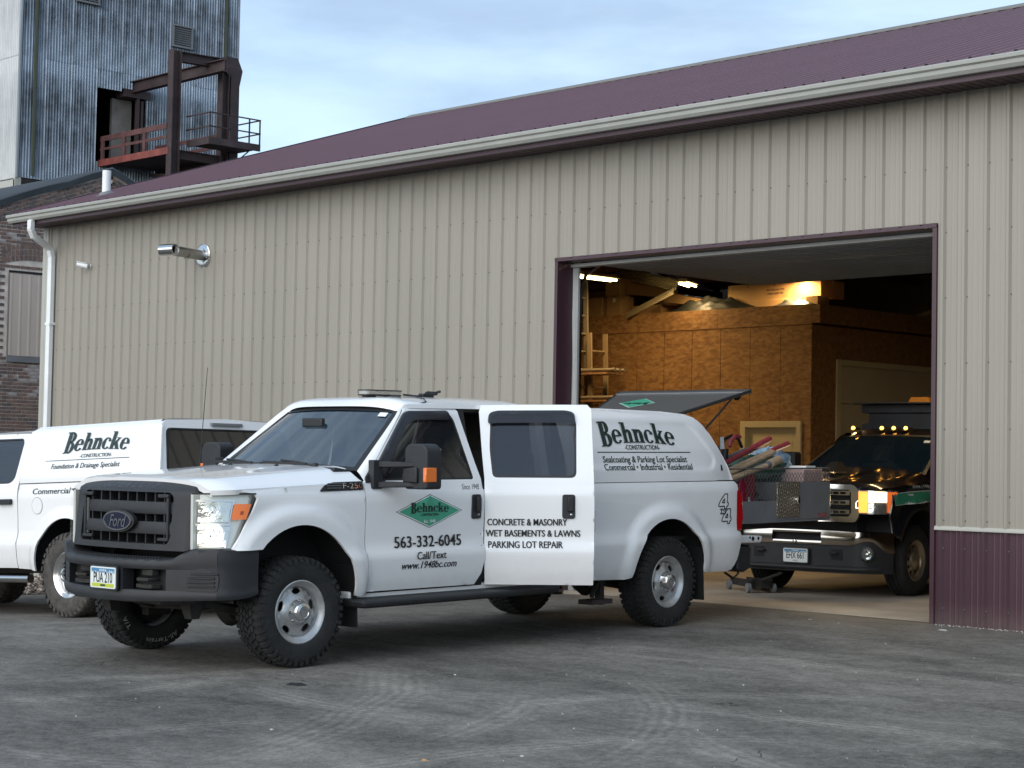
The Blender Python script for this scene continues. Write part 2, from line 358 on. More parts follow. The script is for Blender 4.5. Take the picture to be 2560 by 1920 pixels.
# ================================================================== GROUND
def gz(x, y):
    t = max(0., min(2.2-x, 11.)); t = t*t/(t+.35) if t > 0 else 0
    z = .0163*max(-26, min(y, 0))-.047*t
    if y > .16: z = min(z, 0)-.06
    return z
xs = sorted(set([-400, -150, -80, -50, -35, -25, -20, -16]+[round(-13+.5*i, 2) for i in range(66)]+[22, 26, 32, 50, 100, 300]))
ys = sorted(set([-300, -120, -60, -40, -30, -26, -22]+[round(-19+.5*i, 2) for i in range(38)]+[0, .15, .17, 5, 10, 16, 25, 40, 80, 200, 500]))
g = MB(); g.grid([[(x, y, gz(x, y)-(.004 if y > -.5 else 0)) for y in ys] for x in xs])
def asphalt():
    m = bpy.data.materials.new('asphalt'); m.use_nodes = True; nt = m.node_tree; b = nt.nodes['Principled BSDF']; N = nt.nodes.new; L = nt.links.new
    t = N('ShaderNodeTexCoord'); b.inputs['Roughness'].default_value = .82; b.inputs['Specular IOR Level'].default_value = .3
    def noise(sc, det, st=(1, 1, 1), rot=0, rough=.6, dist=0):
        mp = N('ShaderNodeMapping'); mp.inputs['Scale'].default_value = st; mp.inputs['Rotation'].default_value = (0, 0, rot); L(t.outputs['Object'], mp.inputs[0])
        n = N('ShaderNodeTexNoise'); n.inputs['Scale'].default_value = sc; n.inputs['Detail'].default_value = det; n.inputs['Roughness'].default_value = rough; n.inputs['Distortion'].default_value = dist
        L(mp.outputs[0], n.inputs['Vector']); return n.outputs[0]
    def mr(s, a, b_, c=0, d=1):
        n = N('ShaderNodeMapRange'); n.inputs[1].default_value = a; n.inputs[2].default_value = b_; n.inputs[3].default_value = c; n.inputs[4].default_value = d; L(s, n.inputs[0]); return n.outputs[0]
    def ma(op, a, b_=None, c=None):
        n = N('ShaderNodeMath'); n.operation = op
        for i, v in enumerate((a, b_, c)):
            if v is None: continue
            if isinstance(v, (int, float)): n.inputs[i].default_value = v
            else: L(v, n.inputs[i])
        return n.outputs[0]
    sx = N('ShaderNodeSeparateXYZ'); L(t.outputs['Object'], sx.inputs[0]); X, Y = sx.outputs[0], sx.outputs[1]
    wob = ma('MULTIPLY', ma('SUBTRACT', noise(.9, 2), .5), .22)
    # dust left in wide sweeps by turning wheels: rings about far centres
    tot = None
    tracks = [(1.15, -11.9, 7.25, .42, 6.86, -7.43, 2.04), (1.59, -8.28, 3.65, .25, 5.23, -8.16, 1.03), (9.37, -8.94, 2.66, .22, 6.72, -8.77, .66), (3.87, -10.04, 5.78, .34, 8.33, -6.37, 1.76),
              (9.72, -10.45, 4.7, .3, 9.33, -5.76, 1.18), (1.6, -6.45, 3.26, .2, 4.68, -7.52, 1.2), (2.81, -9.85, 5.6, .25, 7.74, -7.2, 1.05), (11.5, -3.44, 4.22, .25, 9.26, -7.03, .82), (9.64, -6.93, 2.32, .25, 7.78, -5.56, 1.41),
              (11.21, -8.59, 2.79, .28, 8.62, -7.55, 1.41), (6.69, -4., 3.56, .3, 6.52, -7.55, .89), (8.74, 8.54, 12.05, .25, 7.89, -3.48, 1.31), (5.73, -6.13, 3.96, .25, 7.33, -9.76, .57)]
    for cx, cy, r, wd, mx_, my_, ml in tracks:
        st = .85
        d = ma('SQRT', ma('ADD', ma('POWER', ma('SUBTRACT', X, cx), 2), ma('POWER', ma('SUBTRACT', Y, cy), 2)))
        e = ma('ADD', ma('SUBTRACT', d, r), wob)
        k = ma('MULTIPLY', mr(ma('ABSOLUTE', e), wd*.25, wd*.85, 1, 0), st)
        rib = mr(ma('SINE', ma('MULTIPLY', e, 75)), -1, 1, .35, 1); k = ma('MULTIPLY', k, rib)
        dm_ = ma('SQRT', ma('ADD', ma('POWER', ma('SUBTRACT', X, mx_), 2), ma('POWER', ma('SUBTRACT', Y, my_), 2))); k = ma('MULTIPLY', k, mr(dm_, ml*.6, ml*1.15, 1, 0))
        tot = k if tot is None else ma('MAXIMUM', tot, k)
    tot = ma('MULTIPLY', tot, mr(noise(9, 5), .3, .7, .4, 1))
    big = mr(noise(.33, 4, (1, 1.6, 1), .6), .40, .60)
    streak = mr(noise(1.5, 6, (.8, 1.7, 1), .72, .68, .6), .36, .68)
    fine = mr(noise(34, 6, rough=.8), .38, .62)
    spk = mr(noise(95, 3), .60, .70)
    b.inputs['Specular IOR Level'].default_value = .15
    f = ma('ADD', ma('MULTIPLY', big, .20), ma('MULTIPLY', streak, .26)); f = ma('ADD', f, ma('MULTIPLY', fine, .26)); f = ma('ADD', f, ma('MULTIPLY', mr(noise(11, 8, rough=.8), .38, .62), .24)); f = ma('ADD', f, ma('MULTIPLY', mr(noise(120, 3), .38, .62), .16)); f = ma('SUBTRACT', f, .08); f = ma('ADD', f, ma('MULTIPLY', tot, .38))
    cr = N('ShaderNodeValToRGB'); L(f, cr.inputs[0]); e = cr.color_ramp.elements
    e[0].position = .1; e[0].color = (.047, .044, .040, 1); e[1].position = 1; e[1].color = (.31, .29, .252, 1)
    k = e.new(.5); k.color = (.142, .133, .117, 1)
    mm = N('ShaderNodeMix'); mm.data_type = 'RGBA'; mm.inputs[7].default_value = (.30, .29, .26, 1); L(ma('MULTIPLY', spk, .35), mm.inputs[0]); L(cr.outputs[0], mm.inputs[6])
    # warm concrete dust dragged out of the doorway
    dd = ma('SQRT', ma('ADD', ma('POWER', ma('MULTIPLY', ma('SUBTRACT', X, 3.8), .55), 2), ma('POWER', ma('SUBTRACT', Y, .4), 2)))
    dm = ma('MULTIPLY', mr(dd, .2, 2.6, .75, 0), mr(noise(1.6, 5, (1, 1, 1), .3), .35, .65, .25, 1))
    m2 = N('ShaderNodeMix'); m2.data_type = 'RGBA'; m2.inputs[7].default_value = (.21, .175, .135, 1); L(dm, m2.inputs[0]); L(mm.outputs[2], m2.inputs[6])
    vc = N('ShaderNodeTexVoronoi'); vc.feature = 'DISTANCE_TO_EDGE'; vc.inputs['Scale'].default_value = .22
    mpv = N('ShaderNodeMapping'); L(t.outputs['Object'], mpv.inputs[0])
    add_ = N('ShaderNodeVectorMath'); add_.operation = 'ADD'; nz = N('ShaderNodeTexNoise'); nz.inputs['Scale'].default_value = 1.3; nz.inputs['Detail'].default_value = 6; L(t.outputs['Object'], nz.inputs['Vector'])
    L(mpv.outputs[0], add_.inputs[0]); L(nz.outputs[1], add_.inputs[1]); L(add_.outputs[0], vc.inputs['Vector'])
    ck = ma('MULTIPLY', mr(vc.outputs[0], .0, .0016, 1, 0), mr(noise(.5, 2, (1, 1, 1), 1.3), .56, .62))
    m3 = N('ShaderNodeMix'); m3.data_type = 'RGBA'; m3.inputs[7].default_value = (.012, .012, .013, 1); L(ck, m3.inputs[0]); L(m2.outputs[2], m3.inputs[6])
    L(m3.outputs[2], b.inputs['Base Color'])
    bp = N('ShaderNodeBump'); bp.inputs['Strength'].default_value = .55; bp.inputs['Distance'].default_value = .006
    hh = ma('ADD', noise(70, 4, rough=.7), ma('MULTIPLY', tot, .6)); hh = ma('SUBTRACT', hh, ma('MULTIPLY', ck, 2)); L(hh, bp.inputs['Height']); L(bp.outputs[0], b.inputs['Normal'])
    return m
ASPH = asphalt()
props(obj('asphalt_ground', g, ASPH, smooth='all'), kind='structure')
# ================================================================== METAL BUILDING
RIB = .2286; X0, X1 = -10.06, 16.0; DX0, DX1, DZ = 1.14, 6.04, 3.68; EAVE = 4.93; RY, RZ = 7.56, 7.745; SL = (RZ-5.10)/(RY+.5)
B = thing('metal_building', 'tan steel-sided workshop with maroon metal roof and one wide open bay door', 'building', Vector((0, 0, 0)))
def ribprof(x0, x1):
    """outline of ribbed sheet (x, out) between x0 and x1"""
    P = []; n = math.floor(x0/RIB)-1
    while n*RIB < x1+RIB:
        c = n*RIB-.025
        P += [(c-.034, 0), (c-.014, .026), (c+.014, .026), (c+.034, 0), (c+.086, 0), (c+.092, .0018), (c+.100, .0018), (c+.106, 0), (c+.146, 0), (c+.152, .0018), (c+.160, .0018), (c+.166, 0)]
        n += 1
    P = [p for p in P if x0 < p[0] < x1]; 
    return [(x0, 0)]+P+[(x1, 0)]
def sheet(x0, x1, z0, z1, m, name='wall_panel', y=0.0, parent=B):
    P = ribprof(x0, x1); mb = MB()
    mb.grid([[(a, y-b, z0), (a, y-b, z1)] for a, b in P], flip=False)
    return obj(name, mb, m, parent, fix=False, smooth='all' if 0 else False)
edges_ = [X0+.05]+[k*.9144-.1 for k in range(-10, 18) if X0+.3 < k*.9144-.1 < X1]+[X1]
for a, b in zip(edges_[:-1], edges_[1:]):
    segs = [(a, b, None)]
    if b > DX0-.05 and a < DX1+.05:
        segs = []
        if a < 1.04: segs.append((a, 1.04, 'full'))
        segs.append((max(a, 1.04), min(b, DX1+.05), 'head'))
        if b > DX1+.05: segs.append((DX1+.05, b, 'full'))
    for s0, s1, k in segs:
        if k == 'head': sheet(s0, s1, DZ+.03, EAVE, TAN)
        else:
            sheet(s0, s1, .90, EAVE, TAN)
            sheet(s0, s1, -.01 if s0 > .5 else -.62, .865, MAROON, 'wainscot_panel', .004)
sheet(1.04, DX0-.046, .90, DZ+.032, TAN); sheet(1.04, DX0-.046, -.01, .865, MAROON, 'wainscot_panel', .004)
# drip trims over the wainscot
for a, b in ((X0+.02, DX0-.03), (DX1+.052, X1)):
    t = MB(); t.prism([(-.030, .868), (-.030, .880), (-.024, .905), (.0, .905), (0, .868)], 0, a, b); obj('drip_trim', t, TRIMTAN, B)
# screws
s = MB()
for n in range(-43, 70):
    x = n*RIB+.004
    for k in range(0, 6):
        z = 1.19+k*.6096
        if DX0-.05 < x < DX1+.05 and z < DZ: continue
        if x < X1: s.lathe([(0, -.010), (.0075, -.009), (.0085, -.0)], 6, 1, (x, 0, z))
    if not (DX0-.05 < x < DX1+.05): s.lathe([(0, -.010), (.0075, -.009), (.0085, 0)], 6, 1, (x, 0, .96))
    for z in (.15, .70):
        if x > 6.1: s.lathe([(0, -.010), (.0075, -.009), (.0085, 0)], 6, 1, (x, 0, z))
props(obj('screws', s, mat('screw_heads', (.10, .095, .08), .5), B, fix=False), kind='stuff')
# core walls behind the sheets, floor slab, end walls
c = MB()
c.box(X0+.06, DX0-.02, .012, .16, -.9, EAVE+.1); obj('wall_core', c, UNDER, B)
c = MB(); c.box(DX1+.02, X1, .012, .16, -.4, EAVE+.1); obj('wall_core', c, UNDER, B)
c = MB(); c.box(DX0-.02, DX1+.02, .012, .16, DZ+.04, EAVE+.1); obj('wall_core', c, UNDER, B)
for nm, x0, x1, y0, y1 in (('end_wall', X0+.06, X0+.16, .16, 15.5), ('end_wall', X1-.1, X1, .16, 15.5), ('back_wall', X0+.06, X1, 15.5, 15.6)):
    c = MB(); c.box(x0, x1, y0, y1, -.6, EAVE if nm == 'end_wall' else 5.235); obj(nm, c, TAN, B)
for xx in (X0+.02, X1):
    c = MB(); c.prism([(0.0, EAVE), (15.5, EAVE), (RY, RZ-.08)], 0, xx, xx+.03); obj('gable', c, TAN, B)
c = MB(); c.box(X0+.01, X0+.10, -.030, .06, -.62, EAVE); c.box(X0+.10, X0+.16, -.026, 0, -.62, EAVE); obj('corner_trim', c, TRIMTAN, B, bevel=.006)
# soffit, fascia, gutter
P = []
for k in range(int((X1+.4-X0+.4)/.10)):
    x = X0-.13+k*.10; P += [(x, EAVE), (x+.085, EAVE), (x+.0875, EAVE+.008), (x+.0975, EAVE+.008)]
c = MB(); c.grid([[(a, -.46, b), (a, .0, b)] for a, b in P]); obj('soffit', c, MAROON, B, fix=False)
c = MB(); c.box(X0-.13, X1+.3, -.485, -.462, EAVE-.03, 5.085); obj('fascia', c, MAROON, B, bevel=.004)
gp = [(-.487, 5.075), (-.487, 4.955), (-.545, 4.955), (-.570, 4.985), (-.575, 5.02), (-.60, 5.035), (-.605, 5.065), (-.598, 5.075), (-.59, 5.065), (-.588, 5.045), (-.565, 5.028), (-.560, 4.99), (-.54, 4.965), (-.497, 4.965), (-.497, 5.075)]
c = MB(); c.prism(gp, 0, X0-.14, X1+.3); obj('gutter', c, GUTTER, B)
for k in range(0, 27):
    c = MB(); c.box(X0+.2+k*.97, X0+.24+k*.97, -.60, -.49, 5.068, 5.072)
    obj('gutter_strap', c, GUTTER, B)
# roof panels
def roofpanel(back=False):
    mb = MB(); P = []
    for k in range(4):
        c0 = k*RIB
        P += [(c0, 0), (c0+.012, .020), (c0+.036, .020), (c0+.048, 0), (c0+.10, 0), (c0+.105, .004), (c0+.113, .004), (c0+.118, 0), (c0+.17, 0), (c0+.175, .004), (c0+.183, .004), (c0+.188, 0)]
    P.append((.9144, 0))
    if not back: mb.grid([[(a, -.545, 5.085+b), (a, RY, RZ+b)] for a, b in P])
    else: mb.grid([[(a, RY, RZ+b), (a, 15.9, RZ-(15.9-RY)*SL+b)] for a, b in P])
    return mb.mesh('roof_panel')
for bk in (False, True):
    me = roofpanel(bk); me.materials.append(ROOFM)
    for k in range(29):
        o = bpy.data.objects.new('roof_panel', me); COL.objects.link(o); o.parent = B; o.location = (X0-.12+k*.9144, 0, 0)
c = MB()   # dark foam closures under the rib ends at the eave
for k in range(29*4): 
    x = X0-.12+k*RIB; c.prism([(x, 5.083), (x+.048, 5.083), (x+.036, 5.104), (x+.012, 5.104)], 1, -.55, -.52)
props(obj('rib_closures', c, DARK, B), kind='stuff')
c = MB(); c.box(X0-.13, X1+.33, -.52, -.44, 5.03, 5.078); obj('eave_board', c, DARK, B)
c = MB(); c.prism([(RY-.17, RZ-.035), (RY, RZ+.045), (RY+.17, RZ-.035), (RY+.17, RZ-.02), (RY, RZ+.06), (RY-.17, RZ-.02)], 0, X0-.13, X1+.33); obj('ridge_cap', c, mat('ridge_flashing', (.16, .15, .13), .5), B)
for xx in (X0-.14, X1+.3):
    c = MB(); c.hexa([(xx, -.55, 4.97), (xx+.05, -.55, 4.97), (xx+.05, RY, RZ-.12), (xx, RY, RZ-.12), (xx, -.55, 5.115), (xx+.05, -.55, 5.115), (xx+.05, RY, RZ+.04), (xx, RY, RZ+.04)])
    obj('rake_trim', c, MAROON, B)
c = MB(); c.prism([(-.5, 4.95), (RY, RZ-.12), (15.9, 5.0), (15.9, 4.93), (RY, RZ-.2), (0, 4.93)], 0, X0-.12, X0+.03); obj('rake_soffit', c, MAROON, B)
# downspout with its two elbows
dp = [(-9.54, -.54, 4.95), (-9.54, -.54, 4.82), (-9.57, -.47, 4.72), (-9.66, -.22, 4.62), (-9.69, -.12, 4.57), (-9.70, -.08, 4.45)]
c = MB()
for i in range(len(dp)-1):
    a, b = Vector(dp[i]), Vector(dp[i+1]); d = (b-a).normalized(); c.bar(a-d*.012, b+d*.012, .078, .105, (1, 0, 0) if abs(d.z) > .5 else (1, 0, 0))
c.bar((-9.70, -.08, 4.47), (-9.70, -.08, -.3), .078, .105, (1, 0, 0)); obj('downspout', c, WHITEPVC, B, bevel=.012)
for z in (3.4, 1.6):
    c = MB(); c.box(-9.77, -9.63, -.125, -.02, z, z+.04); obj('downspout_strap', c, WHITEPVC, B)
# door opening: maroon jambs and header, weather seal, tracks
c = MB(); c.box(DX0-.045, DX0-.001, -.022, .235, -.02, DZ+.03); obj('door_jamb', c, MAROON, B, bevel=.003)
c = MB(); c.box(DX1+.001, DX1+.047, -.022, .235, -.02, DZ+.03); obj('door_jamb', c, MAROON, B, bevel=.003)
c = MB(); c.box(DX0-.045, DX1+.047, -.026, .18, DZ+.001, DZ+.045); obj('door_header', c, MAROON, B, bevel=.003)
SEAL = mat('grey_weather_seal', (.36, .37, .36), .6, noise=(3, .1))
c = MB(); c.tube([(DX0+.006+.012*math.sin(k*.8), .26, .0+k*.245) for k in range(16)], .03, 6); c.box(DX0-.03, DX0+.07, .245, .275, 0, DZ+.03); obj('door_seal', c, SEAL, B)
c = MB(); c.box(DX1-.07, DX1+.03, .245, .275, 0, DZ+.03); obj('door_seal', c, SEAL, B)
c = MB(); c.box(DX0, DX1, .19, .30, DZ-.045, DZ-.01); obj('door_seal', c, SEAL, B)
OD = thing('overhead_door', None, None); OD.parent = B
for k in range(5):
    c = MB(); y = .48+k*.615; c.box(DX0-.02, DX1+.02, y, y+.60, DZ+.02-.0, DZ+.065)
    for j in range(5): c.box(DX0, DX1, y+.06+j*.12, y+.065+j*.12, DZ+.014, DZ+.0195)
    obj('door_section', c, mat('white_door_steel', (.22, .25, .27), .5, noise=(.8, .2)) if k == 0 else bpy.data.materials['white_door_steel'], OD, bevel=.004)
for xx in (DX0-.06, DX1+.05):
    c = MB(); c.tube([(xx, .42, 0), (xx, .42, 3.3), (xx, .5, 3.58), (xx, .78, 3.74), (xx, 3.9, 3.76)], .022, 6); obj('door_track', c, CHROME, OD)
# exhaust flue with flanged plate and tee end
FL = thing('exhaust_flue', 'shiny galvanised flue pipe with a tee end sticking out of the tan wall', 'flue pipe', Vector((-5.76, 0, 4.21)))
GALV = mat('galvanised_pipe', (.40, .40, .38), .36, metal=1, noise=(18, .12), bump=(25, .15))
c = MB(); c.lathe([(.05, -.020), (.145, -.03), (.165, -.022), (.165, -.0)], 28); c.lathe([(.0, -.045), (.085, -.045), (.085, -.02)], 24); obj('wall_flange', c, CHROME, FL, smooth=True)
c = MB(); c.tube([(0, -.02, 0), (0, -.53, .03)], .07, 20); c.lathe([(.075, -.27), (.075, -.29)], 20); obj('pipe', c, GALV, FL, smooth=True)
c = MB(); c.T = Matrix.Translation((0, -.56, .035)) @ Matrix.Rotation(R(12), 4, 'Z'); c.lathe([(.066, -.16), (.078, -.16), (.078, .10), (.066, .10), (.06, -.0)], 24, 0, close=True); obj('tee_end', c, CHROME, FL, smooth=True)
c = MB(); c.T = Matrix.Translation((0, -.56, .035)) @ Matrix.Rotation(R(12), 4, 'Z'); c.lathe([(0, -.02), (.06, -.02), (.06, .0), (0, 0)], 16, 0); obj('damper', c, DARK, FL)
CC = thing('security_camera', 'small white bullet camera mounted high on the tan wall near the downspout', 'camera', Vector((-8.72, 0, 4.25)))
c = MB(); c.lathe([(.0, -.02), (.045, -.018), (.045, 0)], 16); obj('mount', c, WHITEPVC, CC, smooth=True)
c = MB(); c.tube([(0, -.01, 0), (0, -.07, .0)], .014, 8); obj('arm', c, WHITEPVC, CC)
c = MB(); c.T = Matrix.Translation((0, -.09, 0)) @ Matrix.Rotation(R(38), 4, 'Z') @ Matrix.Rotation(R(12), 4, 'Y'); c.tube([(.05, 0, 0), (-.12, 0, 0)], .038, 14); c.box(-.13, .03, -.04, .04, .038, .044); obj('housing', c, WHITEPVC, CC, smooth=True)
c = MB(); c.T = Matrix.Translation((0, -.09, 0)) @ Matrix.Rotation(R(38), 4, 'Z') @ Matrix.Rotation(R(12), 4, 'Y'); c.tube([(-.121, 0, 0), (-.124, 0, 0)], .032, 14); obj('lens', c, DARK, CC)
c = MB(); c.tube([(-8.92, .37, 5.32), (-8.92, .37, 5.76)], .066, 18, cap=False); c.tube([(-8.92, .37, 5.755), (-8.92, .37, 5.60)], .058, 18, cap=False); obj('vent_pipe', c, WHITEPVC, B, smooth=True, fix=False)
c = MB(); c.T = Matrix.Translation((-8.92, .37, 5.375)) @ Matrix.Rotation(math.atan(SL), 4, 'X'); c.box(-.13, .13, -.13, .13, -.02, .03); c.lathe([(.12, .028), (.075, .07)], 16, 2); obj('pipe_boot', c, GREYST, B)
# ------------------------------------------------------------------ inside the bay
c = MB(); c.box(X0+.16, X1-.1, .16, 15.5, -.25, 0.0); props(obj('concrete_floor', c, CONC), kind='structure')
c = MB(); c.box(DX0-.0, DX1+.0, .165, .6, .002, .006)
TR = []
for k in range(9):       # roof trusses across the building
    x = -9.2+k*2.44
    c = MB(); c.box(x, x+.04, .2, 15.4, 4.93, 5.07); c.bar((x+.02, .2, 5.1), (x+.02, RY, RZ-.12), .04, .14); c.bar((x+.02, 15.3, 5.1), (x+.02, RY, RZ-.12), .04, .14)
    for y0, y1 in ((2.6, 4.2), (4.2, 5.8), (7.73, 5.8), (7.73, 9.6), (9.6, 11.2), (11.2, 12.8)): c.bar((x+.02, y0, 5.0), (x+.02, y1, min(RZ-.2, 5.1+(min(y1, 15.46-y1))*SL)), .04, .09)
    obj('truss', c, WOOD, B)
for y, z in ((.3, 4.70), (3.9, 4.84), (4.6, 4.30), (6.6, 4.86), (9.5, 4.86), (12, 4.86)):
    c = MB(); c.box(X0+.2, X1-.2, y, y+.04, z, z+.24 if y in (.3, 4.6) else z+.09); obj('beam', c, WOOD, B)
def osbmat():
    m = bpy.data.materials.new('strand_board'); m.use_nodes = True; nt = m.node_tree; b = nt.nodes['Principled BSDF']; N = nt.nodes.new; L = nt.links.new
    t = N('ShaderNodeTexCoord'); outs = []
    for rot, sc in ((.35, 1), (1.35, 1.1), (2.4, .95)):
        mp = N('ShaderNodeMapping'); mp.inputs['Rotation'].default_value = (rot*.6, rot, rot*.8); mp.inputs['Scale'].default_value = (sc*1.6, sc*6.5, sc*4.2); L(t.outputs['Object'], mp.inputs[0])
        v = N('ShaderNodeTexVoronoi'); v.inputs['Scale'].default_value = 7; L(mp.outputs[0], v.inputs['Vector'])
        s_ = N('ShaderNodeSeparateColor'); L(v.outputs['Color'], s_.inputs[0]); outs.append(s_.outputs[0])
    a = N('ShaderNodeMath'); a.operation = 'ADD'; L(outs[0], a.inputs[0]); L(outs[1], a.inputs[1])
    a2 = N('ShaderNodeMath'); a2.operation = 'ADD'; L(a.outputs[0], a2.inputs[0]); L(outs[2], a2.inputs[1])
    mr = N('ShaderNodeMapRange'); mr.inputs[1].default_value = .4; mr.inputs[2].default_value = 2.6; L(a2.outputs[0], mr.inputs[0])
    cr = N('ShaderNodeValToRGB'); L(mr.outputs[0], cr.inputs[0]); e = cr.color_ramp.elements
    e[0].position = .12; e[0].color = (.15, .072, .024, 1); e[1].position = .95; e[1].color = (.29, .165, .062, 1); k = e.new(.45); k.color = (.215, .110, .038, 1)
    L(cr.outputs[0], b.inputs['Base Color']); b.inputs['Roughness'].default_value = .75
    return m
OSB = osbmat()
RM = thing('strand_board_room', 'room of strand board inside the bay with cream doors and a storage deck on top', 'room', Vector((0, 0, 0)))
YA, XB = 8.8, -1.92
x = XB; k = 0
while x > -9.4:
    a = x-.612; 
    if k in (0,):
        for z0, z1 in ((2.16, 3.06), (3.065, 3.675)): 
            c = MB(); c.box(a+.0045, x-.0045, YA, YA+.018, z0, z1); obj('wall_board', c, OSB, RM)
        c = MB(); c.box(-2.09, x-.002, YA, YA+.018, 0, 2.157); obj('wall_board', c, OSB, RM)
    elif k == 1: c = MB(); c.box(a+.0045, x-.0045, YA, YA+.018, 2.16, 3.675); obj('wall_board', c, OSB, RM)
    elif k == 2:
        c = MB(); c.box(a+.0045, x-.0045, YA, YA+.018, 2.16, 3.675); obj('wall_board', c, OSB, RM); c = MB(); c.box(a+.002, -3.30, YA, YA+.018, 0, 2.157); obj('wall_board', c, OSB, RM)
    else: c = MB(); c.box(a+.0045, x-.0045, YA, YA+.018, 0, 3.675); obj('wall_board', c, OSB, RM)
    x = a; k += 1
for k in range(4): c = MB(); c.box(XB-.002-1.9*(k+1)+.004, XB-.002-1.9*k, YA-.012, YA+.02, 3.682, 4.0); obj('rim_board', c, OSB, RM)
c = MB(); c.box(-9.4, XB-.03, YA+.019, YA+.05, 2.2, 3.67); obj('stud_wall', c, DARK, RM)
for y0, y1, z0, z1 in ((8.82, 9.44, 0, 3.675), (9.444, 10.66, 3.16, 3.675), (10.664, 11.88, 3.16, 3.675), (11.884, 13.1, 3.16, 3.675), (13.1, 15.45, 0, 3.675)):
    c = MB(); c.box(XB-.018, XB, y0, y1, z0, z1); obj('wall_board', c, OSB, RM)
for y0, y1 in ((8.79, 11.2), (11.204, 13.6), (13.604, 15.45)): c = MB(); c.box(XB+.0, XB+.16, y0, y1, 3.70, 3.985); obj('rim_board', c, OSB, RM)
c = MB(); c.box(-9.6, XB-.02, YA+.02, 15.45, 3.90, 3.99); obj('storage_deck', c, OSB, RM)
for xx in (-9.0, -7.95): c = MB(); c.box(xx, xx+.14, YA-.1, YA-.0, 0, 3.68); obj('post', c, WOOD, RM)
# man door
MD = thing('door', None, None); MD.parent = RM
for x0, x1, z0, z1 in ((-3.30, -3.20, 0, 2.16), (-2.18, -2.09, 0, 2.16), (-3.20, -2.18, 2.06, 2.16)):
    c = MB(); c.box(x0, x1, YA-.04, YA+.1, z0, z1); obj('door_frame', c, CREAM, MD, bevel=.004)
c = MB(); c.box(-3.20, -2.18, YA+.07, YA+.11, 0, 2.06); c.box(-3.05, -2.74, YA+.062, YA+.07, 1.25, 1.85); c.box(-2.64, -2.33, YA+.062, YA+.07, 1.25, 1.85); c.box(-3.05, -2.74, YA+.062, YA+.07, .3, 1.05); c.box(-2.64, -2.33, YA+.062, YA+.07, .3, 1.05); obj('door_leaf', c, CREAM, MD, bevel=.006)
# side bay door in the return wall
SB = thing('bay_door', None, None); SB.parent = RM
for k in range(5): c = MB(); c.box(XB-.06, XB-.03, 9.56, 12.9, .01+k*.615, .615+k*.615); obj('door_section', c, mat('beige_door_steel', (.44, .38, .25), .5, noise=(1, .06)) if k == 0 else bpy.data.materials['beige_door_steel'], SB, bevel=.006)
c = MB(); c.box(XB-.02, XB+.025, 9.447, 9.56, 0, 3.16); obj('door_frame', c, CREAM, SB); c = MB(); c.box(XB-.02, XB+.025, 9.56, 13.0, 3.07, 3.16); obj('door_frame', c, CREAM, SB); 
# lamps
TUBE = mat('lit_tube', (1, 1, 1), .5, emit=((1, .78, .36), 5.5))
def lampfix(x, y, z, ang, lab, power, L_=1.22, skirt=False, shift=0):
    t = thing('strip_light', lab, 'strip light', Matrix.Translation((x, y, z)) @ Matrix.Rotation(R(ang), 4, 'Z'), 'strip lights in the bay')
    c = MB(); c.prism([(-.11, -.0), (.11, -.0), (.06, .055), (-.06, .055)], 0, -L_/2, L_/2)
    if skirt: c.box(-L_/2, L_/2, -.115, -.108, -.055, 0); c.box(-L_/2, L_/2, .108, .115, -.055, 0); c.box(-L_/2-.004, -L_/2, -.115, .115, -.055, .05)
    obj('fitting', c, CREAM, t)
    for yy in (-.06, .06): c = MB(); c.tube([(-L_/2+.04, yy, -.026), (L_/2-.04, yy, -.026)], .017, 8); obj('tube', c, TUBE, t)
    for xx in (-.4, .4):
        c = MB(); c.tube([(xx, 0, .05), (xx, 0, 4.95-z)], .006, 5); obj('hanger', c, CHROME, t)
    ld = bpy.data.lights.new('tube_glow', 'AREA'); ld.shape = 'RECTANGLE'; ld.size = L_*(1 if not shift else .45); ld.size_y = .16; ld.energy = power; ld.color = (1, .66, .30)
    lo = bpy.data.objects.new('tube_glow', ld); COL.objects.link(lo); lo.parent = t; lo.location = (shift, 0, -.05)
    return t
lampfix(-2.45, 8.78, 4.475, 90, 'lit strip light right above the big brightly lit carton', 18, .9, skirt=True, shift=.28)
lampfix(-4.33, 8.62, 4.44, 113, 'lit strip light over the corrugated offcuts and dark tarpaulins', 6, .6)
lampfix(-4.70, 6.65, 4.42, 90, 'lit strip light nearest the left door jamb, above the ladder', 38)
lampfix(3.2, 4.7, 4.78, 8, 'strip light hanging above the black truck windscreen', 30)
lampfix(3.4, 2.0, 4.5, 8, 'strip light over the bay opening in front of the black truck', 6)
# things stored on the deck (z = 4.0)
def carton(name, lab, x0, x1, y0, y1, z0, z1, grp='cardboard boxes on the storage deck', rot=0, tape=True):
    t = thing(name, lab, 'box', Matrix.Translation(((x0+x1)/2, (y0+y1)/2, z0)) @ Matrix.Rotation(R(rot), 4, 'Z'), grp)
    a, b, h = (x1-x0)/2, (y1-y0)/2, z1-z0
    c = MB(); c.box(-a, a, -b, b, 0, h); obj('carton_body', c, CARD, t, bevel=.008)
    c = MB(); c.box(-a-.002, a+.002, -.03, .03, h-.08, h+.003); obj('tape', c, mat('packing_tape', (.42, .30, .16), .3) if 'packing_tape' not in bpy.data.materials else bpy.data.materials['packing_tape'], t)
    return t
bigc = carton('cardboard_box', 'long carton glowing orange under the strip light on the deck', -4.05, -2.14, 9.32, 9.95, 4.16, 4.44)
for xx in (-.55, 0, .5):
    c = MB(); c.box(xx, xx+.05, -.320, -.3155, .22, .275); obj('staple_flap', c, mat('dark_card', (.28, .16, .07), .8) if 'dark_card' not in bpy.data.materials else bpy.data.materials['dark_card'], bigc)
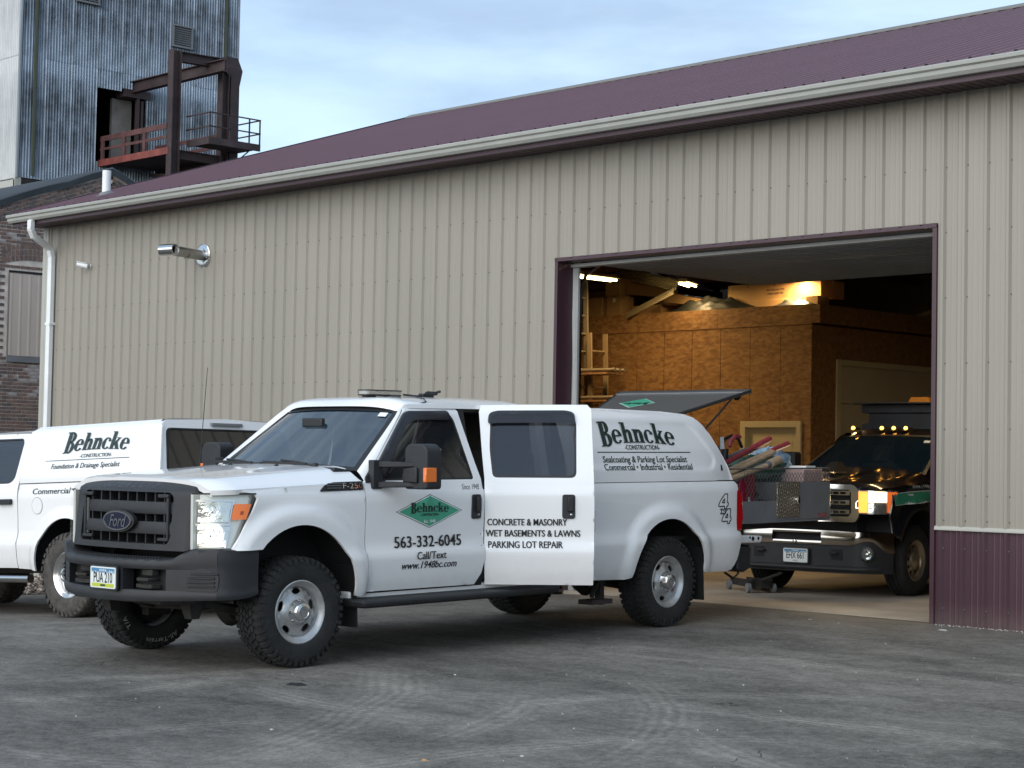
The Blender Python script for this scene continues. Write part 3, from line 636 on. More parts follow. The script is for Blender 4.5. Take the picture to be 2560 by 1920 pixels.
v = join_vf([(*text_mesh('MASTER SHUTTER', .045, .02), 0, .03), (*text_mesh('FILM 6-UNIT PER', .045, .02), 0, -.03)])
decal('lettering', v, lambda u, w_: (u+.05, -.320, w_+.13), INK, bigc)
carton('cardboard_box', 'low flat carton directly below the glowing carton', -3.72, -2.45, 9.2, 9.9, 4.0, 4.155)
carton('cardboard_box', 'small carton at the right corner of the storage deck', -2.20, -1.96, 9.0, 9.3, 3.992, 4.15)
carton('cardboard_box', 'upright brown carton at the far left end of the deck', -7.0, -6.66, 9.05, 9.4, 4.0, 4.36)
carton('cardboard_box', 'upright brown carton with a white label left of the corrugated offcut', -6.55, -6.22, 9.05, 9.4, 4.0, 4.37)
carton('cardboard_box', 'tall dark brown box standing on the labelled carton', -6.60, -6.26, 9.06, 9.36, 4.372, 4.76)
carton('cardboard_box', 'low brown box behind the leaning corrugated strip', -6.2, -5.5, 9.3, 9.8, 4.0, 4.2)
c = MB(); c.box(-6.40, -6.34, 9.045, 9.049, 4.26, 4.33); props(obj('paper_label', c, WHITEV), 'small white label stuck on the brown carton at left', 'label')
def tarp(cx, cy, rx, ry, h, lab, seed, z0=3.995):
    rr = random.Random(seed); ph = [rr.uniform(0, 6) for _ in range(8)]; mb = MB(); P = []
    for i in range(43):
        row = []
        for j in range(25):
            u, v = i/21-1, j/12-1; r = math.hypot(u, v); e = max(0, 1-r**2.2)
            f = .30*math.sin(9*u+ph[0]+3*math.sin(4*v+ph[1]))+.24*math.sin(13*v+ph[2]+3*u)+.2*math.sin(21*u-15*v+ph[3])+.15*abs(math.sin(17*u+6*v+ph[4]))+.5*(1-abs(math.sin(6.5*u+2*v+ph[5])))
            row.append((cx+rx*u, cy+ry*v, z0+h*e*(.62+.42*f)+.004))
        P.append(row)
    mb.grid(P); return props(obj('tarpaulin', mb, mat('dark_tarpaulin', (.013, .015, .013), .5, noise=(6, .5)) if 'dark_tarpaulin' not in bpy.data.materials else bpy.data.materials['dark_tarpaulin'], smooth=True), lab, 'tarpaulin')
tarp(-4.25, 9.15, .98, .30, .27, 'large crumpled dark tarpaulin beside the glowing carton', 3)
tarp(-2.42, 9.1, .50, .26, .13, 'small dark tarpaulin lying over the right corner of the deck', 9, 4.0)
CORR = mat('beige_corrugated_plastic', (.42, .36, .22), .5)
def corr(name, lab, a, b, w, up, n=5):
    a = Vector(a); b = Vector(b); d = (b-a).normalized(); u = Vector(up); r = (u-d*u.dot(d)).normalized(); nrm = d.cross(r); mb = MB(); P = []
    for k in range(n*8+1): P.append([a+r*w*(k/(n*8)-.5)+nrm*.022*math.sin(2*math.pi*k/8), b+r*w*(k/(n*8)-.5)+nrm*.022*math.sin(2*math.pi*k/8)])
    mb.grid(P); o = obj(name, mb, CORR, smooth='all', fix=False); m = o.modifiers.new('s', 'SOLIDIFY'); m.thickness = .006; return props(o, lab, 'corrugated sheet', 'corrugated sheet offcuts on the deck')
corr('corrugated_sheet', 'long corrugated offcut sloping down to the right above the deck', (-6.25, 8.95, 4.78), (-4.85, 8.95, 4.46), .20, (0, .3, 1), 5)
corr('corrugated_sheet', 'short corrugated strip leaning from the deck edge up to the right', (-5.78, 8.72, 3.97), (-4.85, 8.85, 4.36), .16, (0, .5, .8), 4)
for x0, x1, z0, z1, lab in ((-6.22, -5.30, 4.40, 4.62, 'flattened tan carton under the long corrugated offcut'), (-5.35, -4.50, 4.22, 4.40, 'pointed tan cardboard flap beside the dark tarpaulin')):
    c = MB(); c.hexa([(x0, 9.2, z0), (x1, 9.2, z0-.10), (x1, 9.5, z0-.10), (x0, 9.5, z0), (x0, 9.2, z1), (x1, 9.2, z1-.17), (x1, 9.5, z1-.17), (x0, 9.5, z1)]); props(obj('cardboard_sheet', c, CARD), lab, 'cardboard')
c = MB(); c.tube([(-1.9, 11.7+k*.11, 3.99+.13*math.sin(math.pi*min(k, 10)/12)) for k in range(16)], [.05]*16, 6); props(obj('rolled_mat', c, CREAM, smooth=True), 'pale curved roll lying on the return side of the deck', 'roll')
for k, (x0, x1, y, z, hh) in enumerate(((-9.2, -5.9, 9.6, 4.40, .14), (-8.8, -5.5, 9.9, 4.62, .09), (-6.9, -4.6, 10.3, 4.66, .10))):
    c = MB(); c.box(x0, x1, y, y+.05, z, z+hh); props(obj('plank', c, WOOD), ('lowest brown plank behind the boxes at the left of the deck', 'middle brown plank behind the boxes at the left of the deck', 'topmost brown plank, just under the trusses above the deck')[k], 'plank', 'planks stored over the deck')
carton('cardboard_box', 'wide tan carton behind the long corrugated offcut', -5.9, -4.9, 9.7, 10.2, 4.0, 4.30)
carton('cardboard_box', 'plain brown carton between the two dark tarpaulins at the back', -3.3, -2.9, 10.1, 10.5, 4.0, 4.5)
# ladders by the left jamb
def ladder(x, y, lean, lab, h=4.6, w=.42, m=None):
    t = thing('ladder', lab, 'ladder', Vector((x, y, 0)), 'ladders by the left jamb')
    mm = m
    for s in (-1, 1):
        c = MB(); c.bar((0, s*w/2, .0), (-lean, s*w/2, h), .035, .085, (1, 0, 0)); obj('rail', c, mm, t)
    for k in range(int(h/.3)-1):
        f = (k+1)*.3/h; c = MB(); c.tube([(-lean*f, -w/2, h*f), (-lean*f, w/2, h*f)], .017, 6); obj('rung', c, mm, t)
ALU = mat('dull_aluminium', (.22, .19, .14), .5, metal=.4); FIB = mat('yellow_fibreglass', (.18, .13, .07), .6)
ladder(-5.62, 7.5, .18, 'aluminium extension ladder standing just inside the left jamb', m=ALU)
ladder(-5.40, 7.75, .14, 'shorter tan ladder standing behind the aluminium one', 3.6, .38, FIB)
for z, lab in ((2.9, 'upper'), (2.45, 'lower')):
    t = thing('wall_shelf', 'small %s wooden shelf bracket holding pipe ends by the ladders' % lab, 'shelf', Vector((-5.75, 7.4, z)), 'shelf brackets by the ladders')
    c = MB(); c.box(0, .75, 0, .4, 0, .03); obj('board', c, WOOD, t)
    for k in range(3): c = MB(); c.tube([(.1, .05+.12*k, .07), (.9, .05+.12*k, .07)], .028, 8); obj('pipe_end', c, ALU, t)
# a wheeled jack on the bay floor behind the white truck
t = thing('floor_jack', 'low dark trolley jack on the concrete under the white truck tail', 'jack', Matrix.Translation((2.3, 2.05, 0)) @ Matrix.Rotation(R(150), 4, 'Z'))
c = MB(); c.box(-.35, .35, -.12, -.08, .06, .14); c.box(-.35, .35, .08, .12, .06, .14); c.box(-.35, -.2, -.12, .12, .06, .16); obj('frame', c, UNDER, t)
c = MB(); c.tube([(-.3, 0, .14), (-.9, 0, .26)], .016, 6); obj('handle', c, UNDER, t)
for x in (-.3, .3):
    for y in (-.15, .15): c = MB(); c.lathe([(0, y-.02), (.055, y-.02), (.055, y+.02), (0, y+.02)], 14, 1, (x, 0, .055)); obj('wheel', c, GREYST, t)
# ================================================================== BRICK BUILDING (beyond, gable end facing right)
BX = -17.5
BR = thing('brick_building', 'old dark brick building with a black capped gable and a sheeted window', 'building', Vector((BX, 0, 0)))
BRM = [mat('brick_%d' % i, c, .85, noise=(14, .3), bump=(60, .3)) for i, c in enumerate(((.165, .105, .088), (.135, .095, .084), (.190, .125, .102), (.10, .08, .076)))]
MORT = mat('mortar', (.60, .53, .47), .9, noise=(4, .25))
PALEB = mat('limewashed_brick', (.30, .27, .26), .9, noise=(9, .5))
AY, AZ = 5.80, 7.30; SLL = .36; 
def top(y): return AZ-SLL*abs(y-AY) if y < AY else AZ-.42*(y-AY)
c = MB(); c.prism([(-6.2, -.9), (12.5, -.9), (12.5, top(12.5)), (AY, AZ), (-6.2, top(-6.2))], 0, -7, -.012); obj('wall', c, MORT, BR)
WIN = (3.56, 4.62, 3.32, 5.0)
CH, BL_, J = .0700, .218, .017
small = []
vis = []
zc = .4
row = 0
while zc < AZ:
    hdr = row % 6 == 0; bl = .104 if hdr else BL_-.012
    y = -3.0+(.05 if hdr else (row % 2)*.107)
    while y < 9.8:
        y2 = y+bl; tz = min(top(y), top(y2))-.30
        inwin = y2 > WIN[0]-.04 and y < WIN[1]+.04 and WIN[2]-.03 < zc < WIN[3]+.04
        inarch = WIN[0]-.15 < y+.05 < WIN[1]+.15 and WIN[3]+.16 < zc < WIN[3]+.50
        if zc+CH < tz and not inwin and not inarch:
            v_ = 3.2 < y < 4.45 and 1.9 < zc
            small.append((y, y2, zc, zc+CH-J, v_))
        y += bl+J
    zc += CH; row += 1
def brickshape(l, h):
    mb = MB(); e = .002; mb.hexa([(-.012, 0, 0), (-.012, l, 0), (-.0001, l, 0), (-.0001, 0, 0), (-.012, 0, h), (-.012, l, h), (-.0001, l, h), (-.0001, 0, h)]); return mb
bm_full = [brickshape(BL_-.012, CH-J).mesh('brick') for _ in BRM]; bm_half = [brickshape(.104, CH-J).mesh('brick') for _ in BRM]
for i in range(4): bm_full[i].materials.append(BRM[i]); bm_half[i].materials.append(BRM[i])
cnt = 0; rest = MB(); small.sort(key=lambda q: (not q[4], abs(q[2]-3.8)))
rb = random.Random(5)
for y, y2, z0, z1, v_ in small:
    i = rb.choice((0, 0, 1, 1, 2, 3)); dx = rb.uniform(0, .004)
    pale = (5.25 < z0 < 5.75 or 2.55 < z0 < 3.2) and rb.random() < .35
    if v_ and cnt < 290:
        me = (bm_half if y2-y < .12 else bm_full)[i]
        if pale:
            me = me.copy(); me.materials.clear(); me.materials.append(PALEB)
        o = bpy.data.objects.new('brick', me); COL.objects.link(o); o.parent = BR; o.location = (dx, y, z0); cnt += 1
    else:
        rest.mi = 4 if pale else i; rest.box(-.012, dx, y, y2, z0, z1)
# arch of headers over the window, and the courses that follow the gable
for r_ in range(3):
    for k in range(15):
        u = k/14-.5; yy = (WIN[0]+WIN[1])/2+u*1.3; zz = WIN[3]+.17+r_*.112+.10*(1-(2*u)**2)
        rest.mi = rb.choice((0, 1, 2)); rest.T = Matrix.Translation((0, yy, zz)) @ Matrix.Rotation(-u*.45, 4, 'X'); rest.box(-.012, .004, -.036, .036, 0, .10)
rest.T = None
for sgn, sl, ln in ((-1, SLL, 9), (1, .42, 6)):
    a = math.atan(sl)
    for rr in range(4):
        s = 0.02; bl = .104 if rr == 2 else BL_-.012
        off = (rr % 2)*.1
        while s < ln:
            rest.mi = rb.choice((0, 1, 1, 2, 3))
            rest.T = Matrix.Translation((0, AY, AZ-.02)) @ Matrix.Rotation(-sgn*a if sgn > 0 else a, 4, 'X')
            y0 = sgn*(s+off); y1 = sgn*(s+off+bl); z = -.09-(rr+1)*CH
            rest.box(-.012, .012, min(y0, y1), max(y0, y1), z, z+CH-J); s += bl+J
rest.T = None
o = obj('bricks', rest, BRM+[PALEB], BR, fix=False); props(o, kind='stuff')
FELT = mat('black_roof_felt', (.035, .042, .05), .6, noise=(2, .3))
for sgn, sl, ln in ((-1, SLL, 12.2), (1, .42, 7)):
    c = MB(); P = []
    for k in range(25):
        s = ln*k/24; jz = .02*math.sin(k*2.3); z = AZ-sl*s
        P.append([(-7, AY+sgn*s, z+.04), (.03, AY+sgn*s, z+.05), (.07, AY+sgn*s, z+.02+jz), (.045, AY+sgn*s, z-.11+jz)])
    c.grid(P); obj('roof_capping', c, FELT, BR, smooth=True)
y0, y1, z0, z1 = WIN
WN = thing('window', None, None); WN.parent = BR
c = MB(); P = []
n = 0
yy = y0
while yy < y1: P += [(yy, 0), (yy+.03, .007), (yy+.05, .007), (yy+.08, 0), (yy+.2, 0)]; yy += .205
c.grid([[(.002+b, a, z0+.04), (.002+b, a, z1-.02)] for a, b in P]); obj('cover_sheet', c, mat('pinkish_sheet_steel', (.50, .42, .36), .5, noise=(1.5, .08, (1, 1, .3))), WN, fix=False)
c = MB(); c.box(-.02, .012, y0-.02, y1+.04, z1-.0, z1+.04); obj('lintel_flashing', c, DARK, WN)
c = MB(); c.box(-.02, .04, y0-.04, y1+.04, z0-.09, z0+.03); obj('sill', c, GREYST, WN)
for a, b in ((y0-.03, y0), (y1, y1+.03)): c = MB(); c.box(-.03, .006, a, b, z0, z1); obj('window_frame', c, mat('weathered_wood', (.22, .19, .16), .8) if 'weathered_wood' not in bpy.data.materials else bpy.data.materials['weathered_wood'], WN)
# ================================================================== CORRUGATED TOWER
TX = -34.0
TW = thing('corrugated_tower', 'tall tower clad in streaked corrugated steel with an open loading bay', 'tower', Vector((TX, 0, 0)))
def towermat(name, base, dirt):
    m = bpy.data.materials.new(name); m.use_nodes = True; nt = m.node_tree; b = nt.nodes['Principled BSDF']; N = nt.nodes.new; L = nt.links.new
    t = N('ShaderNodeTexCoord'); mp = N('ShaderNodeMapping'); mp.inputs['Scale'].default_value = (6, 6, .35); L(t.outputs['Object'], mp.inputs[0])
    n = N('ShaderNodeTexNoise'); n.inputs['Scale'].default_value = 1.5; n.inputs['Detail'].default_value = 7; n.inputs['Roughness'].default_value = .65; L(mp.outputs[0], n.inputs['Vector'])
    n2 = N('ShaderNodeTexNoise'); n2.inputs['Scale'].default_value = .38; n2.inputs['Detail'].default_value = 5; L(t.outputs['Object'], n2.inputs['Vector'])
    a = N('ShaderNodeMath'); a.operation = 'MULTIPLY_ADD'; L(n2.outputs[0], a.inputs[0]); a.inputs[1].default_value = 2.0; mh = N('ShaderNodeMath'); mh.operation = 'MULTIPLY'; mh.inputs[1].default_value = .5; L(n.outputs[0], mh.inputs[0]); L(mh.outputs[0], a.inputs[2])
    mr = N('ShaderNodeMapRange'); mr.inputs[1].default_value = 1.06; mr.inputs[2].default_value = 1.34; mr.inputs[4].default_value = dirt; L(a.outputs[0], mr.inputs[0])
    mm = N('ShaderNodeMix'); mm.data_type = 'RGBA'; mm.inputs[6].default_value = (*base, 1); mm.inputs[7].default_value = (.03, .038, .048, 1); L(mr.outputs[0], mm.inputs[0]); L(mm.outputs[2], b.inputs['Base Color'])
    b.inputs['Metallic'].default_value = .6; b.inputs['Roughness'].default_value = .36; return m
TST = towermat('streaked_galvanised_steel', (.21, .26, .32), .99); TSL = towermat('pale_galvanised_steel', (.34, .355, .36), .3)
def corrsheet(w_, h, pitch=.1, amp=.028):
    P = []; n = int(round(w_/pitch))*6
    for k in range(n+1): P.append((w_*k/n, amp*math.cos(2*math.pi*k/6)**1))
    mb = MB(); mb.grid([[(b, a, 0), (b, a, h)] for a, b in P], flip=True); return mb.mesh('wall_sheet')
Y0T = 12.86; zr = [(6.6, 9.6), (9.62, 13.30), (13.27, 16.95), (16.92, 20.6), (20.57, 24.2)]
ms = {}
for k in range(9):
    for i, (z0, z1) in enumerate(zr):
        if i == 0: continue
        y = Y0T+.872*k; parts = [(z0, z1)]
        if k in (3, 4) and i == 1: parts = [(z0, 10.42), (12.80 if k == 4 else 12.70, z1)]
        for a, b in parts:
            key = round(b-a, 3)
            if key not in ms: ms[key] = corrsheet(.872, b-a); ms[key].materials.append(TST); ms[key].shade_smooth()
            o = bpy.data.objects.new('wall_sheet', ms[key]); COL.objects.link(o); o.parent = TW; o.location = (.004*((k+i) % 2)-(0.008 if i == 1 else 0), y, a)
for k in range(8):
    for i, (z0, z1) in enumerate(zr):
        if i == 0: continue
        key = ('L', round(z1-z0, 3))
        if key not in ms: ms[key] = corrsheet(.9, z1-z0); ms[key].materials.append(TSL); ms[key].shade_smooth()
        o = bpy.data.objects.new('wall_sheet', ms[key]); COL.objects.link(o); o.parent = TW; o.location = (-.9*k-.0, Y0T-.002, z0-.02); o.rotation_euler = (0, 0, R(90)); 
for y0, y1, z0, z1 in ((12.9, 15.42, 9.4, 24.1), (17.26, 20.66, 9.4, 24.1), (15.42, 17.26, 9.4, 10.35), (15.42, 17.26, 12.9, 24.1)):
    c = MB(); c.box(-7, -.05, y0, y1, z0, z1) if z0 < 9.5 and y1-y0 > 2 else c.box(-7, -.05, y0, y1, z0, z1); obj('inner_wall', c, UNDER, TW)
for (y, w_) in ((13.30, .07), (20.14, .08)):
    c = MB(); c.box(.02, .09, y, y+w_, 9.7, 24); obj('conduit', c, mat('mossy_pipe', (.07, .08, .05), .8) if 'mossy_pipe' not in bpy.data.materials else bpy.data.materials['mossy_pipe'], TW)
c = MB(); c.box(-.06, .035, Y0T-.03, Y0T+.03, 9.6, 24.2); obj('corner_trim', c, TSL, TW)
c = MB(); c.box(-.03, .03, 20.69, 20.73, 9.6, 24.2); obj('corner_trim', c, TSL, TW)
# opening lining
c = MB(); c.box(-6.5, -6.4, 15.5, 17.4, 10.3, 12.9); obj('bay_back', c, DARK, TW)
CONCP = mat('stained_concrete', (.22, .20, .18), .85, noise=(1.6, .3))
c = MB(); c.box(-.62, -.5, 16.35, 17.05, 10.42, 12.55); obj('concrete_pier', c, CONCP, TW)
c = MB(); c.box(-.1, .02, 16.92, 17.01, 10.42, 12.6); c.box(-.1, .02, 17.08, 17.15, 10.42, 12.5); obj('bay_frame', c, RUST, TW)
c = MB(); c.box(-.45, .04, 16.45, 17.4, 12.56, 12.80); obj('lintel', c, RUST, TW)
# louvred openings
for yc, zc_, w_, h in ((18.50, 14.76, .78, .72), (15.06, 15.42, .80, .46)):
    t = thing('louvre', None, None); t.parent = TW
    c = MB(); y0, y1, z0, z1 = yc-w_/2, yc+w_/2, zc_-h/2, zc_+h/2
    c.box(.02, .10, y0, y0+.06, z0, z1); c.box(.02, .10, y1-.06, y1, z0, z1); c.box(.02, .104, y0+.001, y1-.001, z1-.05, z1+.001); c.box(.02, .12, y0+.001, y1-.001, z0-.001, z0+.05); obj('louvre_frame', c, GREYST, t)
    n = int(h/.075)
    for k in range(n):
        z = z0+.06+k*(h-.1)/n; c = MB(); c.hexa([(.03, y0+.06, z), (.09, y0+.06, z-.02), (.09, y1-.06, z-.02), (.03, y1-.06, z), (.03, y0+.06, z+.05), (.035, y0+.06, z+.05), (.035, y1-.06, z+.05), (.03, y1-.06, z+.05)]); obj('slat', c, TSL, t)
# base of the tower: pale window band and dark wall
c = MB(); c.box(-7, -.02, 12.88, 20.66, 2, 9.6); obj('base_wall', c, UNDER, TW)
c = MB(); c.box(-.9, -.03, 12.80, 12.875, 8.3, 9.55)
for z in (8.5, 9.3): c.box(-1.6, -.25, 12.82, 12.874, z, z+.12)
c.box(-.10, -.0, 12.80, 13.0, 8.2, 9.62); obj('window_frame', c, TRIMTAN, TW)
c = MB(); c.box(-1.5, -.3, 12.84, 12.86, 8.65, 9.1); obj('window_pane', c, TSL, TW)
# ---- loading gantry on the tower
GX = -30.22
GA = thing('steel_gantry', 'rusty steel loading platform with red fascia projecting from the corrugated tower', 'platform', Vector((0, 0, 0)))
c = MB(); c.ibeam((GX, 15.77, 2), (GX, 15.77, 13.34), .26, .30, .03, (0, 1, 0)); obj('post', c, RUST, GA)
c = MB(); c.ibeam((GX, 17.50, 2), (GX, 17.50, 13.1), .26, .26, .03, (0, 1, 0)); obj('post', c, RUST, GA)
c = MB(); c.box(GX-.14, GX+.14, 17.68, 17.98, 2, 12.9); obj('post', c, RUST, GA)
c = MB(); c.prism([(17.5, 12.95), (17.98, 12.5), (18.10, 13.05), (17.92, 13.42), (17.5, 13.42)], 0, GX-.14, GX+.12); obj('end_bracket', c, RUST, GA)
c = MB(); c.ibeam((GX, 15.92, 13.16), (GX, 17.6, 13.2), .22, .30, .025); obj('cross_beam', c, RUST, GA)
c = MB(); c.ibeam((-35.2, 16.75, 12.86), (-29.4, 16.95, 12.96), .22, .36, .03); obj('trolley_beam', c, RUST, GA)
c = MB(); c.bar((GX, 17.1, 13.0), (GX, 17.95, 13.33), .06, .08); obj('brace', c, RUST, GA)
c = MB(); c.box(-34.0, GX-.02, 15.60, 15.68, 10.26, 10.46); obj('fascia_beam', c, REDST, GA)
c = MB(); c.box(-33.98, GX-.1, 15.69, 17.6, 10.36, 10.44); obj('platform_floor', c, RUST, GA)
c = MB(); c.ibeam((GX, 15.95, 10.28), (GX, 17.4, 10.28), .16, .26); c.ibeam((-33.9, 17.6, 10.28), (GX, 17.6, 10.28), .16, .26); obj('floor_beam', c, RUST, GA)
c = MB(); c.bar((GX, 15.9, 9.65), (-33.9, 17.4, 10.2), .08, .1); c.bar((GX, 17.5, 9.4), (GX, 15.9, 9.5), .08, .1); obj('brace', c, RUST, GA)
REDR = mat('dull_red_rail', (.085, .034, .032), .7, noise=(3, .4))
c = MB(); c.box(-33.95, GX-.1, 15.62, 15.66, 11.02, 11.18); obj('top_rail', c, REDR, GA)
c = MB(); c.box(-33.95, GX-.1, 15.62, 15.65, 10.74, 10.82); obj('mid_rail', c, REDR, GA)
for x in (-33.9, -32.7, -31.6): c = MB(); c.box(x, x+.14, 15.61, 15.67, 10.46, 11.02); obj('rail_post', c, REDR, GA)
c = MB(); c.box(-33.95, GX-.1, 17.58, 17.61, 11.02, 11.14); c.box(-33.95, GX-.1, 17.58, 17.61, 10.70, 10.80); obj('top_rail', c, REDR, GA)
c = MB(); c.box(GX+.13, -29.0, 16.2, 18.0, 10.56, 10.66); c.box(-29.03, -28.98, 16.2, 18.0, 10.50, 10.70); c.box(GX+.13, -29.0, 16.17, 16.22, 10.50, 10.70); obj('catwalk_floor', c, RUST, GA)
for y in (16.2, 16.9, 17.6, 17.98): c = MB(); c.bar((-29.0, y, 10.6), (-29.0, y, 11.42), .035, .035, (1, 0, 0)); obj('rail_post', c, RUST, GA)
for z in (11.42, 11.02):
    for a, b in (((-29., 16.2, z), (-29., 18., z)), ((-30.2, 16.2, z), (-29, 16.2, z)), ((-30.1, 18., z), (-29, 18., z))): c = MB(); c.bar(a, b, .035, .035); obj('catwalk_rail', c, RUST, GA)
c = MB(); c.tube([(-30.1, 17.95, 10.3), (-29.5, 17.95, 10.55)], .02, 6); obj('brace', c, RUST, GA)
# ================================================================== GRAVEL BED by the left end of the building
def pebbles():
    rr = random.Random(11); mb = MB()
    for k in range(5200):
        t = rr.random(); u = rr.random()**1.1
        x = -4.9-4.5*t-2.1*u; y = -1.25-4.5*t+2.1*u
        if y > -.05: continue
        s = rr.uniform(.018, .045); z = gz(x, y)+.02+rr.uniform(-.006, .03)+min(.10, u*.3)
        a = rr.uniform(0, 6.28); ca, sa = math.cos(a)*s, math.sin(a)*s; h = s*rr.uniform(.4, .8); mb.mi = rr.choice((0, 0, 1, 2))
        mb.add([(x+ca, y+sa, z), (x-sa*.7, y+ca*.7, z), (x-ca, y-sa, z), (x+sa*.7, y-ca*.7, z), (x, y, z+h), (x, y, z-h)], [(0, 1, 4), (1, 2, 4), (2, 3, 4), (3, 0, 4), (1, 0, 5), (2, 1, 5), (3, 2, 5), (0, 3, 5)])
    return mb
def grit():
    rr = random.Random(2); mb = MB()
    for k in range(420):
        x = rr.uniform(6.1, 9.5) if k < 300 else rr.uniform(3, 12); y = -.03-abs(rr.gauss(0, .05)) if k < 300 else rr.uniform(-9, -.5); s = rr.uniform(.003, .011)*(1 if k < 300 else .8); z = gz(x, y); h = s*rr.uniform(.5, 1.2)
        mb.add([(x+s, y, z), (x, y+s, z), (x-s, y, z), (x, y-s, z), (x, y, z+h)], [(0, 1, 4), (1, 2, 4), (2, 3, 4), (3, 0, 4)])
    return mb
props(obj('grit', grit(), mat('pale_grit', (.40, .38, .33), .9), fix=False), 'pale grit along the foot of the wall', kind='stuff')
props(obj('gravel', pebbles(), [mat('brown_gravel', (.22, .17, .13), .9), mat('pale_gravel', (.36, .31, .26), .9), mat('dark_gravel', (.11, .085, .07), .9)], fix=False), 'brown gravel bed behind the left truck', kind='stuff')
c = MB(); c.grid([[(-4.9-4.5*t-2.2*u, min(-.02, -1.25-4.5*t+2.2*u), gz(-4.9-4.5*t-2.2*u, min(-.02, -1.25-4.5*t+2.2*u))+.008+.10*min(1, u*2)) for u in (0, .3, 1)] for t in [k/12 for k in range(13)]]); props(obj('gravel_base', c, mat('gravel_dirt', (.12, .095, .075), .95)), kind='structure')
# ================================================================== VEHICLES
def frame_at(o, h, up=None, left=None):
    h = Vector(h).normalized(); up = Vector(up or (0, 0, 1)); l = up.cross(h).normalized(); u = h.cross(l)
    m = Matrix((h, l, u)).transposed().to_4x4(); m.translation = Vector(o); return m
def tyre_mesh(Rr, W, rim, seed=0, blocks=True, nseg=44):
    h = W/2
    mb = MB(); mb.lathe([(rim, -h+.02), (rim+.02, -h+.004), (rim+.055, -h-.004), (rim+(Rr-rim)*.62, -h-.008), (Rr-.035, -h+.004), (Rr-.016, -h+.022), (Rr-.013, -.05), (Rr-.013, .05), (Rr-.016, h-.022), (Rr-.035, h-.004), (rim+(Rr-rim)*.62, h+.008), (rim+.055, h+.004), (rim+.02, h-.004), (rim, h-.02)], 72)
    if blocks:
        rr = random.Random(seed)
        def blk(a0, a1, y0, y1, r0, r1, sk=0, sk2=0):
            P = []
            for r in (r0, r1):
                for a, y in ((a0, y0), (a1, y0+0), (a1, y1), (a0, y1)):
                    a_ = a+(sk if y == y1 else 0); P.append((r*math.cos(a_), y, r*math.sin(a_)))
            mb.hexa(P)
        d = 2*math.pi/nseg
        for k in range(nseg):
            a = k*d
            for s in (-1, 1):
                off = d*.5 if s > 0 else 0
                big = k % 2
                y0 = h*.60; y1 = h+.006
                P = []
                a0, a1 = a+off, a+off+d*.74
                for r, yo in ((Rr-.03, 0), (Rr-.0, -.0)):
                    pass
                # shoulder lug wraps over onto the sidewall
                wrap = .055 if big else .032
                def pt(r, aa, y): return (r*math.cos(aa), s*y, r*math.sin(aa))
                vs = [pt(Rr-.016, a0, y0), pt(Rr-.016, a1, y0), pt(Rr, a1-.01, y0), pt(Rr, a0+.01, y0),
                      pt(Rr-.030, a0, h-.002), pt(Rr-.030, a1, h-.002), pt(Rr-.007, a1-.01, h-.008), pt(Rr-.007, a0+.01, h-.008)]
                mb.add(vs, [(0, 1, 2, 3), (4, 7, 6, 5), (0, 4, 5, 1), (1, 5, 6, 2), (2, 6, 7, 3), (3, 7, 4, 0)])
                vs = [pt(Rr-.012, a0+.012, h-.006), pt(Rr-.012, a1-.012, h-.006), pt(Rr-.012-wrap, a1-.022, h+.004), pt(Rr-.012-wrap, a0+.022, h+.004),
                      pt(Rr-.014, a0+.014, h+.006), pt(Rr-.014, a1-.014, h+.006), pt(Rr-.016-wrap*.9, a1-.024, h+.013), pt(Rr-.016-wrap*.9, a0+.024, h+.013)]
                mb.add(vs, [(0, 3, 2, 1), (4, 5, 6, 7), (0, 1, 5, 4), (1, 2, 6, 5), (2, 3, 7, 6), (3, 0, 4, 7)])
                blk(a+off+d*.2, a+off+d*.86, s*h*.30, s*h*.54, Rr-.016, Rr, s*d*.28)
            blk(a+d*.05, a+d*.62, -h*.24, -h*.02, Rr-.016, Rr, -d*.3); blk(a+d*.35, a+d*.92, h*.02, h*.24, Rr-.016, Rr, d*.3)
    return mb
def rim_steel(rim, yo, n=5, dirt=False):
    """stamped steel wheel disc with oval holes, facing +y; yo = outer lip y"""
    mb = MB()
    mb.lathe([(rim+.004, yo-.20), (rim-.004, yo-.05), (rim+.010, yo-.012), (rim+.014, yo), (rim+.004, yo+.004), (rim-.010, yo-.004), (rim-.022, yo-.022), (rim-.034, yo-.028), (rim-.046, yo-.062)], 64)
    # disc with holes
    Ro, Ri = rim-.045, .088; outl = arc(0, 0, Ro, Ro, 0, 360, 60)[:-1]; holes = []
    for k in range(n):
        a = R(360/n*k+18); cx, cz = (rim*.675)*math.cos(a), (rim*.675)*math.sin(a); t = a+math.pi/2
        holes.append([(cx+.040*math.cos(u)*math.cos(t)-.022*math.sin(u)*math.sin(t), cz+.040*math.cos(u)*math.sin(t)+.022*math.sin(u)*math.cos(t)) for u in [2*math.pi*j/14 for j in range(14)]])
    def Yd(x, z):
        r = np.hypot(x, z); return yo-.068+np.interp(r, [0, .088, .115, rim*.58, rim*.80, Ro], [.045, .045, .040, .018, .016, .004])
    return mb, outl, holes, Yd
